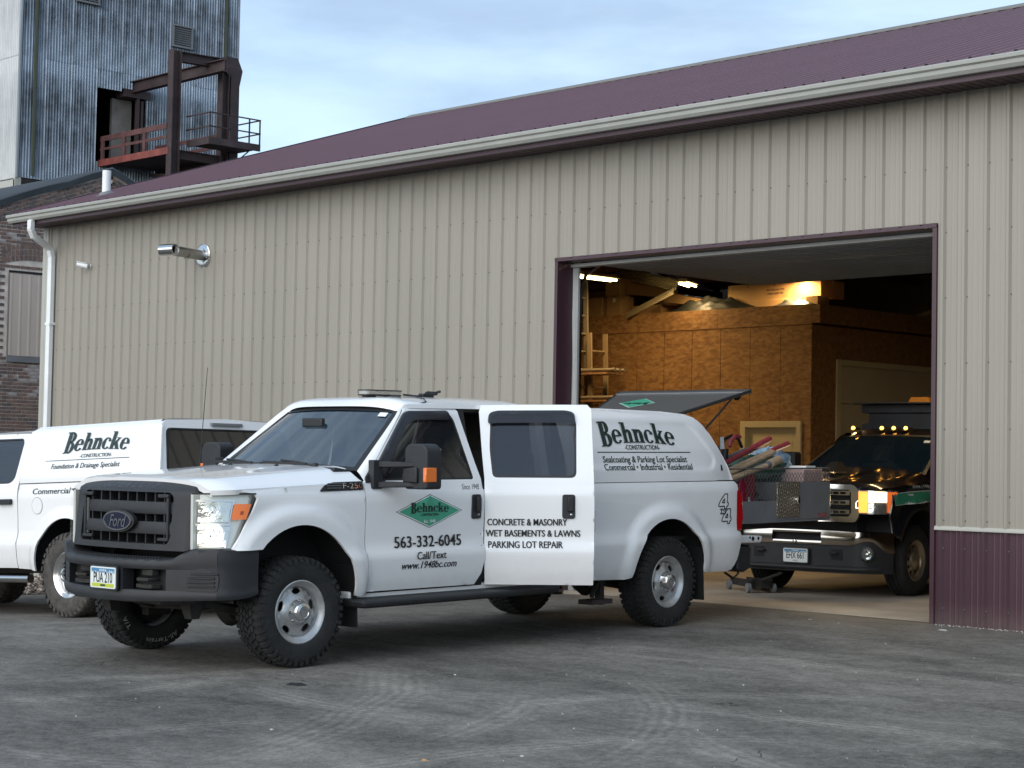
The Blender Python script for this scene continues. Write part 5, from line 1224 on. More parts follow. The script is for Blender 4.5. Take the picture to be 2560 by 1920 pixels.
for a in (-.54, -.10, .25, .60): mb.grid([[(bump_x(a), a, z), (bump_x(a)-.10, a, z)] for z in (zo0, zo1)])
for a, b in ((-.54, -.10), (.25, .60)):
    for z in (zo0, zo1): mb.grid([[(bump_x(y), y, z), (bump_x(y)-.10, y, z)] for y in [a+(b-a)*k/8 for k in range(9)]])
# top shelf and rear returns
mb.grid([[(bump_x(y), y, ztop(y)), (bump_x(y)-.035, y, ztop(y)+.012), (max(4.86, bump_x(y)-.20), y*.985, ztop(y)+.012)] for y in [-.93+k*.031 for k in range(61)]])
mb.grid([[(bump_x(y), y, zbot(y)), (max(4.95, bump_x(y)-.22), y*.97, zbot(y)-.01)] for y in [-.93+k*.0465 for k in range(41)]])
for s in (1, -1):
    z0_, z1_ = zbot(.93), ztop(.93)
    rows = [(z0_+(zo0-z0_)*j/4, .010*math.sin(math.pi*j/4)) for j in range(5)]+[(zo0+(zo1-zo0)*j/4, 0) for j in range(1, 5)]+[(zo1+(z1_-zo1)*j/4, .010*math.sin(math.pi*j/4)) for j in range(1, 5)]
    W = [(bump_x(.93), .93, 0), (5.052, .962, 0), (5.00, .984, .0), (4.94, .997, .004), (4.87, 1.003, .012), (4.79, 1.003, .03)]
    mb.grid([[(x+b*max(0, 1-k/3), s*(y+b*.5), z+zz*(z1_-z)/(z1_-z0_)) for z, b in rows] for k, (x, y, zz) in enumerate(W)])
    mb.grid([[(x, s*y, z1_), (x-.03, s*(y-.03), z1_+.012)] for x, y, _ in W])
obj('bumper_skin', mb, PLASTIC, BU, smooth=True, angle=48, weld=.0008)
c = MB(); c.box(5.18, 5.26, -.57, .57, .56, .76); obj('bumper_void', c, DARK, BU)
c = MB()
for k in range(46): y = -.52+k*.0232; c.box(bump_x(y)-.06, bump_x(y)-.02, y, y+.009, .806, .822)
props(obj('step_ribs', c, PLASTIC, BU), kind='stuff')
for s in (1, -1):
    c = MB(); y = .43 if s > 0 else -.32
    c.tube([(5.26, y-.05, .66), (5.37, y-.055, .66), (5.40, y, .66), (5.37, y+.055, .66), (5.26, y+.05, .66)], .013, 8); c.box(5.28, 5.36, y-.09, y+.09, .60, .625); c.box(5.28, 5.34, y-.05, y+.07, .69, .73); obj('tow_hook', c, UNDER, BU, smooth=True)
    c = MB(); q = rnd([(s*.74, .585), (s*.93, .585), (s*.94, .70), (s*.85, .755), (s*.76, .73)], .02)
    yzpanel('lamp_blank', q, lambda y, z: np.array([bump_x(float(t)) for t in np.atleast_1d(y)])+.006, PLASTIC, BU, (), .03, .03)
    for k in range(4): 
        c = MB(); c.grid([[(bump_x(y_)+.0065+b_, y_, .612+k*.030+a_) for a_, b_ in ((0, 0), (.004, .012), (.011, .012), (.015, 0))] for y_ in [s*(.755+.02*(k == 3)+.165*j/6) for j in range(7)]]); obj('blank_ridge', c, PLASTIC, BU)
c = MB(); c.hexa([(5.05, -.62, .48), (5.28, -.52, .48), (5.28, .52, .48), (5.05, .62, .48), (5.05, -.62, .505), (5.30, -.54, .515), (5.30, .54, .515), (5.05, .62, .505)]); obj('air_dam', c, UNDER, BU)
def plate(parent, x, y, z, num, sub, w_=.305, h=.152, style=0, lean=0):
    P = thing('licence_plate', None, None); P.parent = parent; P.matrix_local = Matrix.Translation((x, y, z)) @ Matrix.Rotation(lean, 4, 'Y')
    q = rnd([(-w_/2, -h/2), (w_/2, -h/2), (w_/2, h/2), (-w_/2, h/2)], .014, 3)
    c = MB(); c.prism(rnd([(-w_/2-.014, -h/2-.012), (w_/2+.014, -h/2-.012), (w_/2+.014, h/2+.012), (-w_/2-.014, h/2+.012)], .02, 3), 0, -.018, -.004); obj('plate_holder', c, PLASTIC, P)
    c = MB(); c.prism(q, 0, -.004, 0); obj('plate_base', c, mat('plate_white', (.66, .70, .68), .4) if 'plate_white' not in bpy.data.materials else bpy.data.materials['plate_white'], P)
    BL2 = mat('plate_blue', (.06, .20, .36), .4) if 'plate_blue' not in bpy.data.materials else bpy.data.materials['plate_blue']
    c = MB(); c.box(.0002, .0006, -w_/2+.012, w_/2-.012, h/2-.042, h/2-.010); obj('plate_band', c, BL2, P)
    c = MB(); sk = random.Random(4)
    for k in range(14):
        y_ = -w_/2+.018+k*.0195; hh = sk.uniform(.004, .020) if abs(y_) > .05 else .002; c.box(.0008, .0010, y_, y_+.010, h/2-.043, h/2-.042+hh)
    obj('plate_skyline', c, bpy.data.materials['plate_white'], P)
    if style == 0:
        c = MB(); c.box(.0002, .0006, -w_/2+.02, w_/2-.02, -h/2+.008, -h/2+.034); obj('plate_band', c, mat('plate_yellow', (.45, .50, .05), .4), P)
        c = MB(); c.box(.0008, .001, -.03, .03, -h/2+.014, -h/2+.027); obj('plate_sticker', c, INKG, P)
    v = text_mesh(num, .105, .012, 0, .62, .96); decal('lettering', v, lambda u, w_: (.0014, u, w_-.004), INK, P)
    v = text_mesh('IOWA', .026, .02, 0, 1.1, 1.2); decal('lettering', v, lambda u, w_: (.0014, u, w_+h/2-.026), WHITEV, P)
    if style: v = text_mesh(sub, .02, .02); decal('lettering', v, lambda u, w_: (.0014, u, w_-h/2+.016), INK, P)
    return P
plate(T1, 5.458, 0.075, .660, 'PUA 210', '')
# mirrors
def mirror(s, flip=0):
    m_ = thing('wing_mirror', None, None); m_.parent = T1
    c = MB(); 
    for z in (1.478, 1.325): c.hexa([(3.55, s*.93, z-.028), (3.64, s*.93, z-.028), (3.46, s*1.22, z-.02), (3.38, s*1.22, z-.02), (3.55, s*.93, z+.022), (3.64, s*.93, z+.022), (3.46, s*1.22, z+.016), (3.38, s*1.22, z+.016)])
    c.box(3.56, 3.66, min(s*.925, s*.985), max(s*.925, s*.985), 1.29, 1.51); obj('mirror_arm', c, PLASTIC, m_, bevel=.008)
    c = MB(); c.prism(rnd([(s*1.115, 1.29), (s*1.36, 1.29), (s*1.36, 1.59), (s*1.31, 1.635), (s*1.16, 1.635), (s*1.115, 1.60)], .03), 0, 3.30, 3.46); obj('mirror_head', c, PLASTIC, m_, bevel=.022, seg=3)
    c = MB(); c.box(3.463, 3.485, min(s*1.12, s*1.27), max(s*1.12, s*1.27), 1.34, 1.455); obj('mirror_lower_cover', c, PLASTIC, m_, bevel=.01)
    c = MB(); c.box(3.36, 3.475, min(s*1.33, s*1.366), max(s*1.33, s*1.366), 1.345, 1.455); obj('mirror_lamp', c, AMBER, m_, bevel=.006)
    c = MB(); c.box(3.292, 3.298, min(s*1.14, s*1.34), max(s*1.14, s*1.34), 1.40, 1.60); c.box(3.292, 3.298, min(s*1.14, s*1.34), max(s*1.14, s*1.34), 1.31, 1.385); obj('mirror_glass', c, CHROME, m_)
mirror(1); mirror(-1)
# bed sides
bo = [(1.378, .478), (1.372, .80), (1.376, 1.10), (1.372, 1.302), (.2, 1.302), (-1.02, 1.300), (-1.068, 1.27), (-1.072, 1.225), (-1.045, 1.20), (-1.055, .835), (-1.118, .82), (-1.10, .72), (-1.06, .56), (-1.0, .47), (-.93, .455), (-.49, .468)]
bo += arc(RAX, .46, .52, .515, 0, 180, 26)[::-1][::-1][0:0]
bo += [(RAX-.52, .50)]+[(RAX-.52*math.cos(R(a)), .46+.515*math.sin(R(a))) for a in range(6, 178, 7)]+[(RAX+.525, .47), (.64, .455)]
for s in (1, -1):
    bd = panel('bed_side', bo, Yf1, WHITE, T1, res=.04, side=s)
    if s > 0:
        fo = rnd([(1.03, .885), (1.27, .885), (1.27, 1.068), (1.03, 1.068)], .035)
        fi = [((p[0]-1.15)*.975+1.15, (p[1]-.977)*.965+.977) for p in fo]
        panel('fuel_flap', fi, lambda x, z: Yf1(x, z)+.002, WHITE, bd, res=.05, thick=.004); panel('flap_gap', fo, lambda x, z: Yf1(x, z)+.0012, GREYST, bd, [fi], res=.05, thick=0)
        # outlined 4x4 sticker
        def outl(pts, ox, oz, k=1):
            mb = MB()
            for i in range(len(pts)):
                a, b = pts[i], pts[(i+1) % len(pts)]
                if a is None or b is None: continue
                def q(p): X = ox-p[0]*k; Z = oz+p[1]*k; return Vector((X, float(Yf1(np.array([X]), np.array([Z]))[0])+.003, Z))
                mb.bar(q(a), q(b), .0025, .010, (0, 1, 0)) if 0 else mb.bar(q(a), q(b), .009, .002, (0, 1, 0))
            return mb
        four = [(0, .02), (.03, .07), (.10, .135), (.15, .135), (.145, .05), (.165, .05), (.16, .015), (.14, .015), (.138, -.01), (.10, -.01), (.102, .015), (.02, .012)]
        inner4 = [(.06, .05), (.10, .088), (.103, .05)]
        obj('sticker_4x4', outl(four, -.735, 1.055, .95), INK, bd); obj('sticker_4x4', outl(inner4, -.735, 1.055, .95), INK, bd)
        obj('sticker_4x4', outl(four, -.790, .915, .95), INK, bd); obj('sticker_4x4', outl(inner4, -.790, .915, .95), INK, bd)
        obj('sticker_4x4', outl([(0, .045), (.03, .045), (.045, .03), (.06, .045), (.09, .045), (.065, .02), (.08, 0), (.05, 0), (.04, .01), (.03, 0), (0, 0), (.02, .02)], -.77, .998, 1), INK, bd)
c = MB(); c.box(-1.10, 1.36, -.80, .80, .76, .80); c.box(1.33, 1.365, -.93, .93, .8, 1.30); obj('bed_floor', c, UNDER, T1)
for s in (1, -1): c = MB(); c.box(-1.08, -.60, min(s*.80, s*.82), max(s*.80, s*.82), .8, 1.3); c.box(.66, 1.33, min(s*.80, s*.82), max(s*.80, s*.82), .8, 1.3); c.box(-.60, .66, min(s*.80, s*.82), max(s*.80, s*.82), 1.08, 1.3); obj('bed_inner_side', c, WHITE, T1)
TG = thing('tailgate', None, None); TG.parent = T1
c = MB(); c.hexa([(-1.70, -.80, .688), (-1.13, -.80, .70), (-1.13, .80, .70), (-1.70, .80, .688), (-1.72, -.80, .758), (-1.13, -.80, .785), (-1.13, .80, .785), (-1.72, .80, .758)]); obj('tailgate_panel', c, WHITE, TG, bevel=.02, seg=3)
for x, r in ((-1.55, .022), (-1.50, .012), (-1.64, .016)): c = MB(); c.lathe([(0, .803), (r, .803), (r, .800)], 14, 1, (x, 0, .735+(.012 if r == .012 else 0))); obj('latch_hole', c, DARK, TG)
for s in (1, -1):
    c = MB(); c.prism(rnd([(-1.05, .83), (-1.145, .825), (-1.175, .95), (-1.155, 1.16), (-1.10, 1.225), (-1.04, 1.2)], .02), 1, min(s*.83, s*.962), max(s*.83, s*.962)); obj('tail_light', c, REDLENS, T1, bevel=.018, seg=3)
c = MB(); c.prism(rnd([(-1.12, .46), (-1.22, .43), (-1.33, .47), (-1.34, .66), (-1.12, .69)], .02), 1, -.93, .93); obj('rear_bumper', c, PLASTIC, T1, bevel=.03)
c = MB(); c.box(-1.345, -1.335, -.90, .90, .60, .69); obj('bumper_step', c, CHROME, T1)
c = MB(); c.tube([(-1.2, .72, .42), (-1.3, .75, .36), (-1.45, .7, .40), (-1.5, .6, .55)], .012, 6); obj('wiring', c, TRIMB, T1)
# ---- canopy over the bed
CN = thing('canopy', None, None); CN.parent = T1
CZ = [1.30, 1.42, 1.60, 1.80, 1.86, 1.90, 1.93, 1.945]; CY = [.962, .955, .915, .845, .820, .79, .745, .70]
relief = rnd([(1.20, 1.435), (1.20, 1.857), (-.46, 1.842), (-.60, 1.72), (-.775, 1.50), (-.70, 1.405), (-.5, 1.40)], [.06, .06, .06, .2, .12, .08, .1], 6)
RL = np.array(relief)
def dist_in(x, z):
    P = np.stack([np.ravel(x), np.ravel(z)], 1); ins = inpoly(P, relief); d = np.full(len(P), 9.)
    for i in range(len(RL)):
        a = RL[i]; b = RL[(i+1) % len(RL)]; ab = b-a; t = np.clip(((P-a)@ab)/(ab@ab+1e-9), 0, 1); d = np.minimum(d, np.hypot(*(P-(a+t[:, None]*ab)).T))
    return np.where(ins, d, -d).reshape(np.shape(x))
def Yc(x, z):
    y = np.interp(z, CZ, CY)-np.clip(-.55-x, 0, 1)**2*.22; return y-.012*sstep(-.012, .036, dist_in(x, z))
co = [(1.37, 1.308), (1.372, 1.90), (1.355, 1.945), (.6, 1.947), (-.2, 1.935), (-.50, 1.915), (-.60, 1.885), (-.68, 1.83), (-.76, 1.74), (-.86, 1.60), (-.97, 1.44), (-1.04, 1.308)]
for s in (1, -1):
    cs = panel('canopy_side', co, Yc, WHITE, CN, res=.022, side=s)
    c = MB(); c.box(-1.03, 1.37, min(s*.93, s*.953), max(s*.93, s*.953), 1.300, 1.310); obj('rail_seal', c, TRIMB, CN)
P = []
for i in range(21):
    x = 1.37-(1.37+.60)*i/20; z0 = float(np.interp(x, [-.60, -.50, -.2, .6, 1.37], [1.885, 1.915, 1.935, 1.947, 1.945])); yy = float(np.interp(z0, CZ, CY)); P.append([(x, -yy*math.cos(math.pi*j/24), z0+.022*math.sin(math.pi*j/24)**.55) for j in range(25)])
mb = MB(); mb.grid(P); obj('canopy_roof', mb, WHITE, CN, smooth='all')
mb = MB()
for s in (1, -1):
    mb.grid([[(x, s*y, z), (x+.02, s*(y-.07), z)] for x, z, y in ((-.60, 1.885, .79), (-.68, 1.83, .825), (-.76, 1.74, .86), (-.86, 1.60, .895), (-.97, 1.44, .92), (-1.04, 1.31, .93))])
obj('canopy_rear_frame', mb, WHITE, CN)
fn = fnside(.325, 1.63, Yc, .003)
behncke(1.06, fnside(.325, 1.640, Yc, .007), INKG, CN, wave=.20, bscale=1.12)
side_text('-CONSTRUCTION-', .058, .295, 1.612, Yc, INKG, CN, bold=.03, width=.50)
surf_poly('lettering_rule', [(.93, 1.566), (-.40, 1.566), (-.40, 1.5745), (.93, 1.5745)], Yc, INKG, CN, .002)
side_text('Sealcoating & Parking Lot Specialist', .080, .275, 1.505, Yc, INKG, CN, bold=.022, width=1.20)
side_text('Commercial • Industrial • Residential', .080, .245, 1.437, Yc, INKG, CN, bold=.022, width=1.26)
surf_poly('maker_mark', [(-.835, 1.40), (-.875, 1.40), (-.862, 1.455), (-.84, 1.455)], Yc, INK, CN, .003)
# raised rear hatch
HT = thing('canopy_hatch', None, None); HT.parent = T1
def hp(u, v): return (-.62-.86*v, (.52+.30*v)*u, 1.905+.255*v)
HGL = mat('hatch_glass', (.11, .11, .105), .22, spec=.6)
mb = MB(); mb.hexa([hp(-1, .02), hp(-1, 1), hp(1, 1), hp(1, .02)]+[tuple(Vector(p)+Vector((.0, 0, .012))) for p in (hp(-1, .02), hp(-1, 1), hp(1, 1), hp(1, .02))]); obj('hatch_glass', mb, HGL, HT)
mb = MB(); mb.bar(hp(-1, 1), hp(1, 1), .03, .045); mb.bar(hp(1, 0), hp(1, 1.0), .03, .03); mb.bar(hp(-1, 0), hp(-1, 1.0), .03, .03); mb.bar(hp(-1, .06), hp(1, .06), .03, .03); obj('hatch_frame', mb, TRIMB, HT, bevel=.006)
mb = MB(); mb.bar(tuple(Vector(hp(-1, .90))+Vector((0, 0, .016))), tuple(Vector(hp(1, .90))+Vector((0, 0, .016))), .012, .008); obj('hatch_ridge', mb, GREYST, HT)
for u in (-.93, .90): mb = MB(); mb.bar(hp(u, .95), tuple(Vector(hp(u, .95))+Vector((.07, 0, -.06))), .05, .04); mb.tube([hp(u, .9), (-.78, u*.80, 1.72)], .010, 6); obj('gas_strut', mb, TRIMB, HT)
def hfn(u, w_): 
    p = Vector(hp(-.36-u/.72, .50-w_/.86)); return (p.x, p.y, p.z+.0135)
for sc, mm, o_ in ((1, INKG, 0), (.95, WHITEV, .0015), (.90, GREEN, .003)): decal('hatch_emblem', ([(-.26*sc, 0), (0, -.17*sc), (.26*sc, 0), (0, .17*sc)], [(0, 1, 2, 3)]), lambda u, w_: tuple(Vector(hfn(u, w_))+Vector((0, 0, o_))), mm, HT)
behncke(.34, lambda u, w_, l=0: tuple(Vector(hfn(u, w_))+Vector((0, 0, .005+l))), INKG, HT, wave=.15)
# roof light bar, cable, aerial
LB = thing('beacon_bar', 'low amber-less strobe light bar on the white truck cab roof', 'light bar', T1.matrix_world @ Matrix.Translation((2.84, .18, 2.012)) @ Matrix.Rotation(R(4), 4, 'Z'))
LB['label'] = 'low clear-lensed strobe bar lying on the white truck cab roof'
c = MB(); c.prism(rnd([(-.22, -.07), (.22, -.07), (.22, .07), (-.22, .07)], .06, 5), 2, .012, .022); c.box(-.16, -.10, -.05, .05, 0, .012); c.box(.10, .16, -.05, .05, 0, .012); obj('base', c, TRIMB, LB)
c = MB(); c.prism(rnd([(-.215, -.065), (.215, -.065), (.215, .065), (-.215, .065)], .06, 5), 2, .022, .052); obj('lens', c, mat('frosted_lens', (.55, .55, .53), .2, alpha=.6), LB)
c = MB(); c.prism(rnd([(-.222, -.072), (.222, -.072), (.222, .072), (-.222, .072)], .06, 5), 2, .052, .060); obj('lid', c, TRIMB, LB)
c = MB()
for k in range(12): x = -.19+k*.033; c.box(x, x+.022, -.066, -.064, .026, .048); c.box(x, x+.022, .064, .066, .026, .048)
props(obj('led_modules', c, LAMPREF, LB), kind='stuff')
CB = thing('coiled_cable', 'bundle of black cable lying on the white truck roof behind the strobe bar', 'cable', T1.matrix_world @ Matrix.Translation((2.38, .25, 2.018)))
c = MB(); c.tube([(.24, -.02, .02), (.12, .02, .01), (0, 0, .02), (-.08, .05, .03), (-.14, 0, .045), (-.08, -.05, .05), (0, .0, .04), (.05, .06, .03), (-.1, .07, .05), (-.16, .01, .06), (-.1, -.06, .03)], .009, 6); c.tube([(.45, .05, .01), (.5, .2, -.005), (.62, .40, -.055), (.70, .425, -.09)], .005, 5); c.tube([(.25, .1, .008), (.38, .36, -.02), (.42, .43, -.045), (.60, .445, -.085)], .005, 5); obj('cable', c, TRIMB, CB)
c = MB(); c.box(-.07, .06, -.03, .03, 0, .035); obj('plug', c, TRIMB, CB, bevel=.008)
c = MB(); c.tube([(3.82, -.93, 1.30), (3.81, -.93, 1.5), (3.745, -.93, 2.25)], [.006, .0035, .0025], 6); obj('aerial', c, TRIMB, T1)
# running gear
RNG = [(FAX-.017, .865, 1, -2, 0), (FAX-.017, -.865, -1, -2, 10), (0, .845, 1, 0, 30), (0, -.845, -1, 0, 50)]
for x, y, s, st, sp in RNG: WL = make_wheel(T1, (x, y, .405), s, st, spin=sp, W=.265)
CH_ = thing('chassis', None, None); CH_.parent = T1
c = MB(); c.box(-1.1, 4.9, .42, .50, .42, .56); c.box(-1.1, 4.9, -.50, -.42, .42, .56); c.box(1.4, 3.9, -.3, .3, .40, .5); obj('frame_rails', c, UNDER, CH_)
c = MB(); c.tube([(FAX, -.74, .405), (FAX, .74, .405)], .045, 10); c.lathe([(.0, -.10), (.10, -.08), (.14, 0), (.10, .08), (0, .10)], 16, 1, (FAX, .22, .39)); c.tube([(FAX+.16, -.7, .36), (FAX+.16, .7, .40)], .018, 8); c.box(FAX-.1, FAX+.12, .66, .74, .28, .55); c.box(FAX-.1, FAX+.12, -.74, -.66, .28, .55); obj('front_axle', c, UNDER, CH_, smooth=True)
c = MB(); c.tube([(0, -.72, .405), (0, .72, .405)], .05, 10); c.lathe([(.0, -.14), (.12, -.10), (.17, 0), (.12, .10), (0, .14)], 16, 1, (0, 0, .39)); c.tube([(0.1, 0, .42), (2.3, 0, .47)], .045, 10); obj('rear_axle', c, UNDER, CH_, smooth=True)
for s in (1, -1):
    c = MB(); c.tube([(-.75, s*.52, .50), (0, s*.52, .33), (.78, s*.52, .46)], .032, 4)
    obj('leaf_spring', c, UNDER, CH_); c = MB(); c.bar((FAX+.1, s*.55, .36), (FAX+.62, s*.48, .50), .06, .05); c.hexa([(FAX+.55, s*.45, .36), (FAX+.62, s*.45, .36), (FAX+.62, s*.53, .36), (FAX+.55, s*.53, .36), (FAX+.50, s*.42, .56), (FAX+.68, s*.42, .56), (FAX+.68, s*.56, .56), (FAX+.50, s*.56, .56)])
    obj('radius_arm', c, UNDER, CH_)
c = MB(); c.tube([(2.4, -.25, .42), (1.2, -.3, .42), (.8, -.45, .5)], .035, 8); c.box(1.0, 1.7, .12, .38, .36, .56); obj('exhaust', c, UNDER, CH_)
c = MB(); c.box(3.75, 4.75, -.60, .60, .55, 1.25); obj('engine_bay', c, DARK, T1)
for cx, s in ((FAX, 1), (FAX, -1), (RAX, 1), (RAX, -1)):
    rx, rz, cz = (.60, .62, .50) if cx == FAX else (.59, .60, .46)
    c = MB(); c.grid([[(cx+rx*math.cos(R(a)), s*y, max(cz-.0, cz+rz*math.sin(R(a)))) for y in (.55, .975)] for a in range(0, 181, 10)]); c.add([(cx+rx*math.cos(R(a)), s*.56, cz+rz*math.sin(R(a))) for a in range(0, 181, 10)], [tuple(range(19))]); obj('wheel_liner', c, DARK, T1)
def flap(parent, x, s, z0, z1, w_=.27, m=None, yc=.865):
    c = MB(); c.hexa([(x, s*yc-w_/2, z0), (x+.012, s*yc-w_/2, z0), (x+.012, s*yc+w_/2, z0), (x, s*yc+w_/2, z0), (x+.02, s*yc-w_/2, z1), (x+.032, s*yc-w_/2, z1), (x+.032, s*yc+w_/2, z1), (x+.02, s*yc+w_/2, z1)]); return obj('mud_flap', c, m or TRIMB, parent)
for s in (1, -1): flap(T1, 3.82, s, .255, .72); flap(T1, -.50, s, .215, .70)
SB_ = thing('running_board', None, None); SB_.parent = T1
for s in (1, -1):
    c = MB(); c.hexa([(1.56, s*.90, .405), (3.90, s*.90, .405), (3.86, s*1.13, .405), (1.68, s*1.13, .405), (1.56, s*.90, .475), (3.92, s*.90, .475), (3.88, s*1.14, .462), (1.66, s*1.14, .462)]); obj('step_board', c, PLASTIC, SB_, bevel=.022, seg=3)
    c = MB()
    for x in (2.0, 3.4): c.box(x, x+.05, min(s*.5, s*.95), max(s*.5, s*.95), .40, .43)
    obj('step_bracket', c, UNDER, SB_)
BS = thing('bed_step', None, None); BS.parent = T1
c = MB(); c.box(.60, .66, .66, .72, .22, .50); c.bar((.64, .70, .46), (.80, .74, .30), .03, .03); obj('step_arm', c, UNDER, BS); c = MB(); c.box(.58, .86, .64, .80, .235, .275); obj('step_tread', c, RUST, BS)
# raised white lettering on the inner sidewall of the far front tyre
W2 = [o for o in T1.children if o.name.startswith('wheel') and o.location.y < -.5 and o.location.x > 3][0]
def tyre_text(parent, s_, size, a0, rad, y, m, inner=True, width=None):
    v, f = text_mesh(s_, size, .006, 0, 1.25, 1.05)
    def fn(u, w_):
        a = a0-u/rad if inner else a0+u/rad
        r = rad+w_; return (r*math.cos(a), y, r*math.sin(a))
    return decal('lettering', (v, f), fn, m, parent)
GLET = mat('aged_white_lettering', (.34, .33, .30), .8, noise=(30, .5))
tyre_text(W2, 'All-Terrain', .052, R(-90+8), .335, -.147, GLET); tyre_text(W2, 'T/A', .052, R(-90-58), .335, -.147, GLET)
# ------------------------------------------------------------------ sliding cargo tray behind the white truck
def L2W(x, y, z): return T1.matrix_world @ Vector((x, y, z))
SL_ = thing('cargo_slide', 'long grey steel bed tray rolled out behind the white truck with tall end box', 'cargo tray', T1.matrix_world.copy())
c = MB(); c.box(-3.22, -.9, -.60, .60, .865, .885); c.box(-2.26, -.9, .585, .60, .885, 1.085); c.box(-2.26, -.9, -.60, -.585, .885, 1.085); obj('tray', c, GREYST, SL_)
c = MB(); c.box(-3.22, -2.255, -.60, .60, .886, 1.26); obj('end_box', c, GREYST, SL_, bevel=.006)
def diam():
    m = bpy.data.materials.new('tread_plate'); m.use_nodes = True; nt = m.node_tree; b = nt.nodes['Principled BSDF']; N = nt.nodes.new; L = nt.links.new
    t = N('ShaderNodeTexCoord'); outs = []
    for rot in (.785, -.785):
        mp = N('ShaderNodeMapping'); mp.inputs['Rotation'].default_value = (0, rot, 0); mp.inputs['Scale'].default_value = (1, 1, 1); L(t.outputs['Object'], mp.inputs[0])
        sx = N('ShaderNodeSeparateXYZ'); L(mp.outputs[0], sx.inputs[0])
        def sn(o, f):
            a = N('ShaderNodeMath'); a.operation = 'MULTIPLY'; a.inputs[1].default_value = f; L(o, a.inputs[0]); c_ = N('ShaderNodeMath'); c_.operation = 'SINE'; L(a.outputs[0], c_.inputs[0]); return c_.outputs[0]
        mu = N('ShaderNodeMath'); mu.operation = 'MULTIPLY'; L(sn(sx.outputs[0], 160), mu.inputs[0]); L(sn(sx.outputs[2], 90), mu.inputs[1]); mx_ = N('ShaderNodeMath'); mx_.operation = 'MAXIMUM'; mx_.inputs[1].default_value = .2; L(mu.outputs[0], mx_.inputs[0]); outs.append(mx_.outputs[0])
    a = N('ShaderNodeMath'); a.operation = 'ADD'; L(outs[0], a.inputs[0]); L(outs[1], a.inputs[1])
    bp = N('ShaderNodeBump'); bp.inputs['Strength'].default_value = 1; bp.inputs['Distance'].default_value = .01; L(a.outputs[0], bp.inputs['Height']); L(bp.outputs[0], b.inputs['Normal'])
    b.inputs['Base Color'].default_value = (.45, .40, .31, 1); b.inputs['Metallic'].default_value = .85; b.inputs['Roughness'].default_value = .32; return m
DIAM = diam()
c = MB(); c.box(-2.64, -2.235, .6005, .612, .915, 1.268); obj('tread_plate_door', c, DIAM, SL_, bevel=.004)
c = MB(); c.lathe([(.0, .628), (.028, .628), (.032, .612)], 16, 1, (-2.585, 0, 1.085)); c.box(-2.60, -2.57, .628, .64, 1.05, 1.12); obj('latch', c, CHROME, SL_)
def mesh_side(a, b, z0, z1, nm='mesh_side', horiz=True):
    mb = MB(); a = Vector(a); b = Vector(b); Lh = (b-a).length; d = (b-a).normalized(); n = int(Lh/.055); H = z1-z0; rows = max(1, int(H/.035))
    for k in range(n+1):
        for r_ in range(rows):
            for s in (1, -1):
                u0 = k*.055+(r_ % 2)*.0; p = a+d*u0+Vector((0, 0, z0+r_*.035)); q = p+d*(s*.0275)+Vector((0, 0, .035)); p2 = p+d*((r_ % 2)*s*.0275)
                if r_ % 2: p2 = a+d*(u0+s*.0275)+Vector((0, 0, z0+r_*.035)); q = a+d*u0+Vector((0, 0, z0+(r_+1)*.035))
                mb.bar(p2, q, .004, .004, (0, 1, 0) if abs(d.y) < .5 else (1, 0, 0))
    return mb
XM = mat('expanded_metal', (.16, .155, .15), .45, metal=.5)
o = obj('mesh_side', mesh_side(Vector((-3.21, .592, 0)), Vector((-1.70, .592, 0)), 1.26, 1.40), XM, SL_); props(o, kind='stuff')
o = obj('mesh_side', mesh_side(Vector((-2.25, .59, 0)), Vector((-1.70, .59, 0)), 1.085, 1.26), XM, SL_); props(o, kind='stuff')
o = obj('mesh_end', mesh_side(Vector((-3.215, -.59, 0)), Vector((-3.215, .59, 0)), 1.26, 1.40), XM, SL_); props(o, kind='stuff')
for z in (1.405,): c = MB(); c.tube([(-1.0, .592, z), (-3.21, .592, z), (-3.21, -.592, z), (-1.0, -.592, z)], .009, 6); obj('mesh_rail', c, XM, SL_)
for x in (-3.21, -2.25, -1.7): c = MB(); c.bar((x, .592, .9 if x > -2 else 1.26), (x, .592, 1.405), .014, .014); obj('mesh_post', c, XM, SL_)
c = MB(); c.box(-3.2, -1.1, .40, .46, .80, .864); c.box(-3.2, -1.1, -.46, -.40, .80, .864); obj('slide_rail', c, UNDER, SL_)
c = MB(); c.box(-3.16, -2.98, .6005, .603, .90, .945); obj('flag_sticker', c, mat('faded_red_sticker', (.25, .10, .10), .5, noise=(40, .8)), SL_)
def onslide(name, lab, cat, x, y, z, rz=0): return thing(name, lab, cat, T1.matrix_world @ Matrix.Translation((x, y, z)) @ Matrix.Rotation(R(rz), 4, 'Z'))
t = onslide('fuel_can', 'dark red plastic tool case standing on the grey tray beside the white truck tail', 'tool case', -1.82, .42, .887)
RED = mat('dark_red_plastic', (.22, .012, .03), .4, noise=(5, .15))
c = MB(); c.prism(rnd([(-.13, 0), (.13, 0), (.13, .36), (.08, .46), (-.11, .48), (-.13, .45)], .02), 1, -.12, .12); o = obj('case_body', c, RED, t, bevel=.02, seg=3)
t.name = 'tool_case'
c = MB(); c.box(-.10, .10, .121, .128, .05, .30); obj('case_panel', c, RED, t, bevel=.004); c = MB(); c.box(-.03, 0, .129, .134, .14, .24); obj('case_latch', c, WHITEV, t)
t = onslide('drill', 'black cordless tool lying on the grey tray next to the tread plate door', 'power tool', -2.10, .50, .887, 5)
c = MB(); c.box(-.06, .06, -.04, .04, .0, .14); c.tube([(0, 0, .19), (-.24, .02, .16)], [.032, .02], 8); c.box(-.22, .10, -.02, .02, .14, .19); obj('tool_body', c, TRIMB, t, bevel=.008)
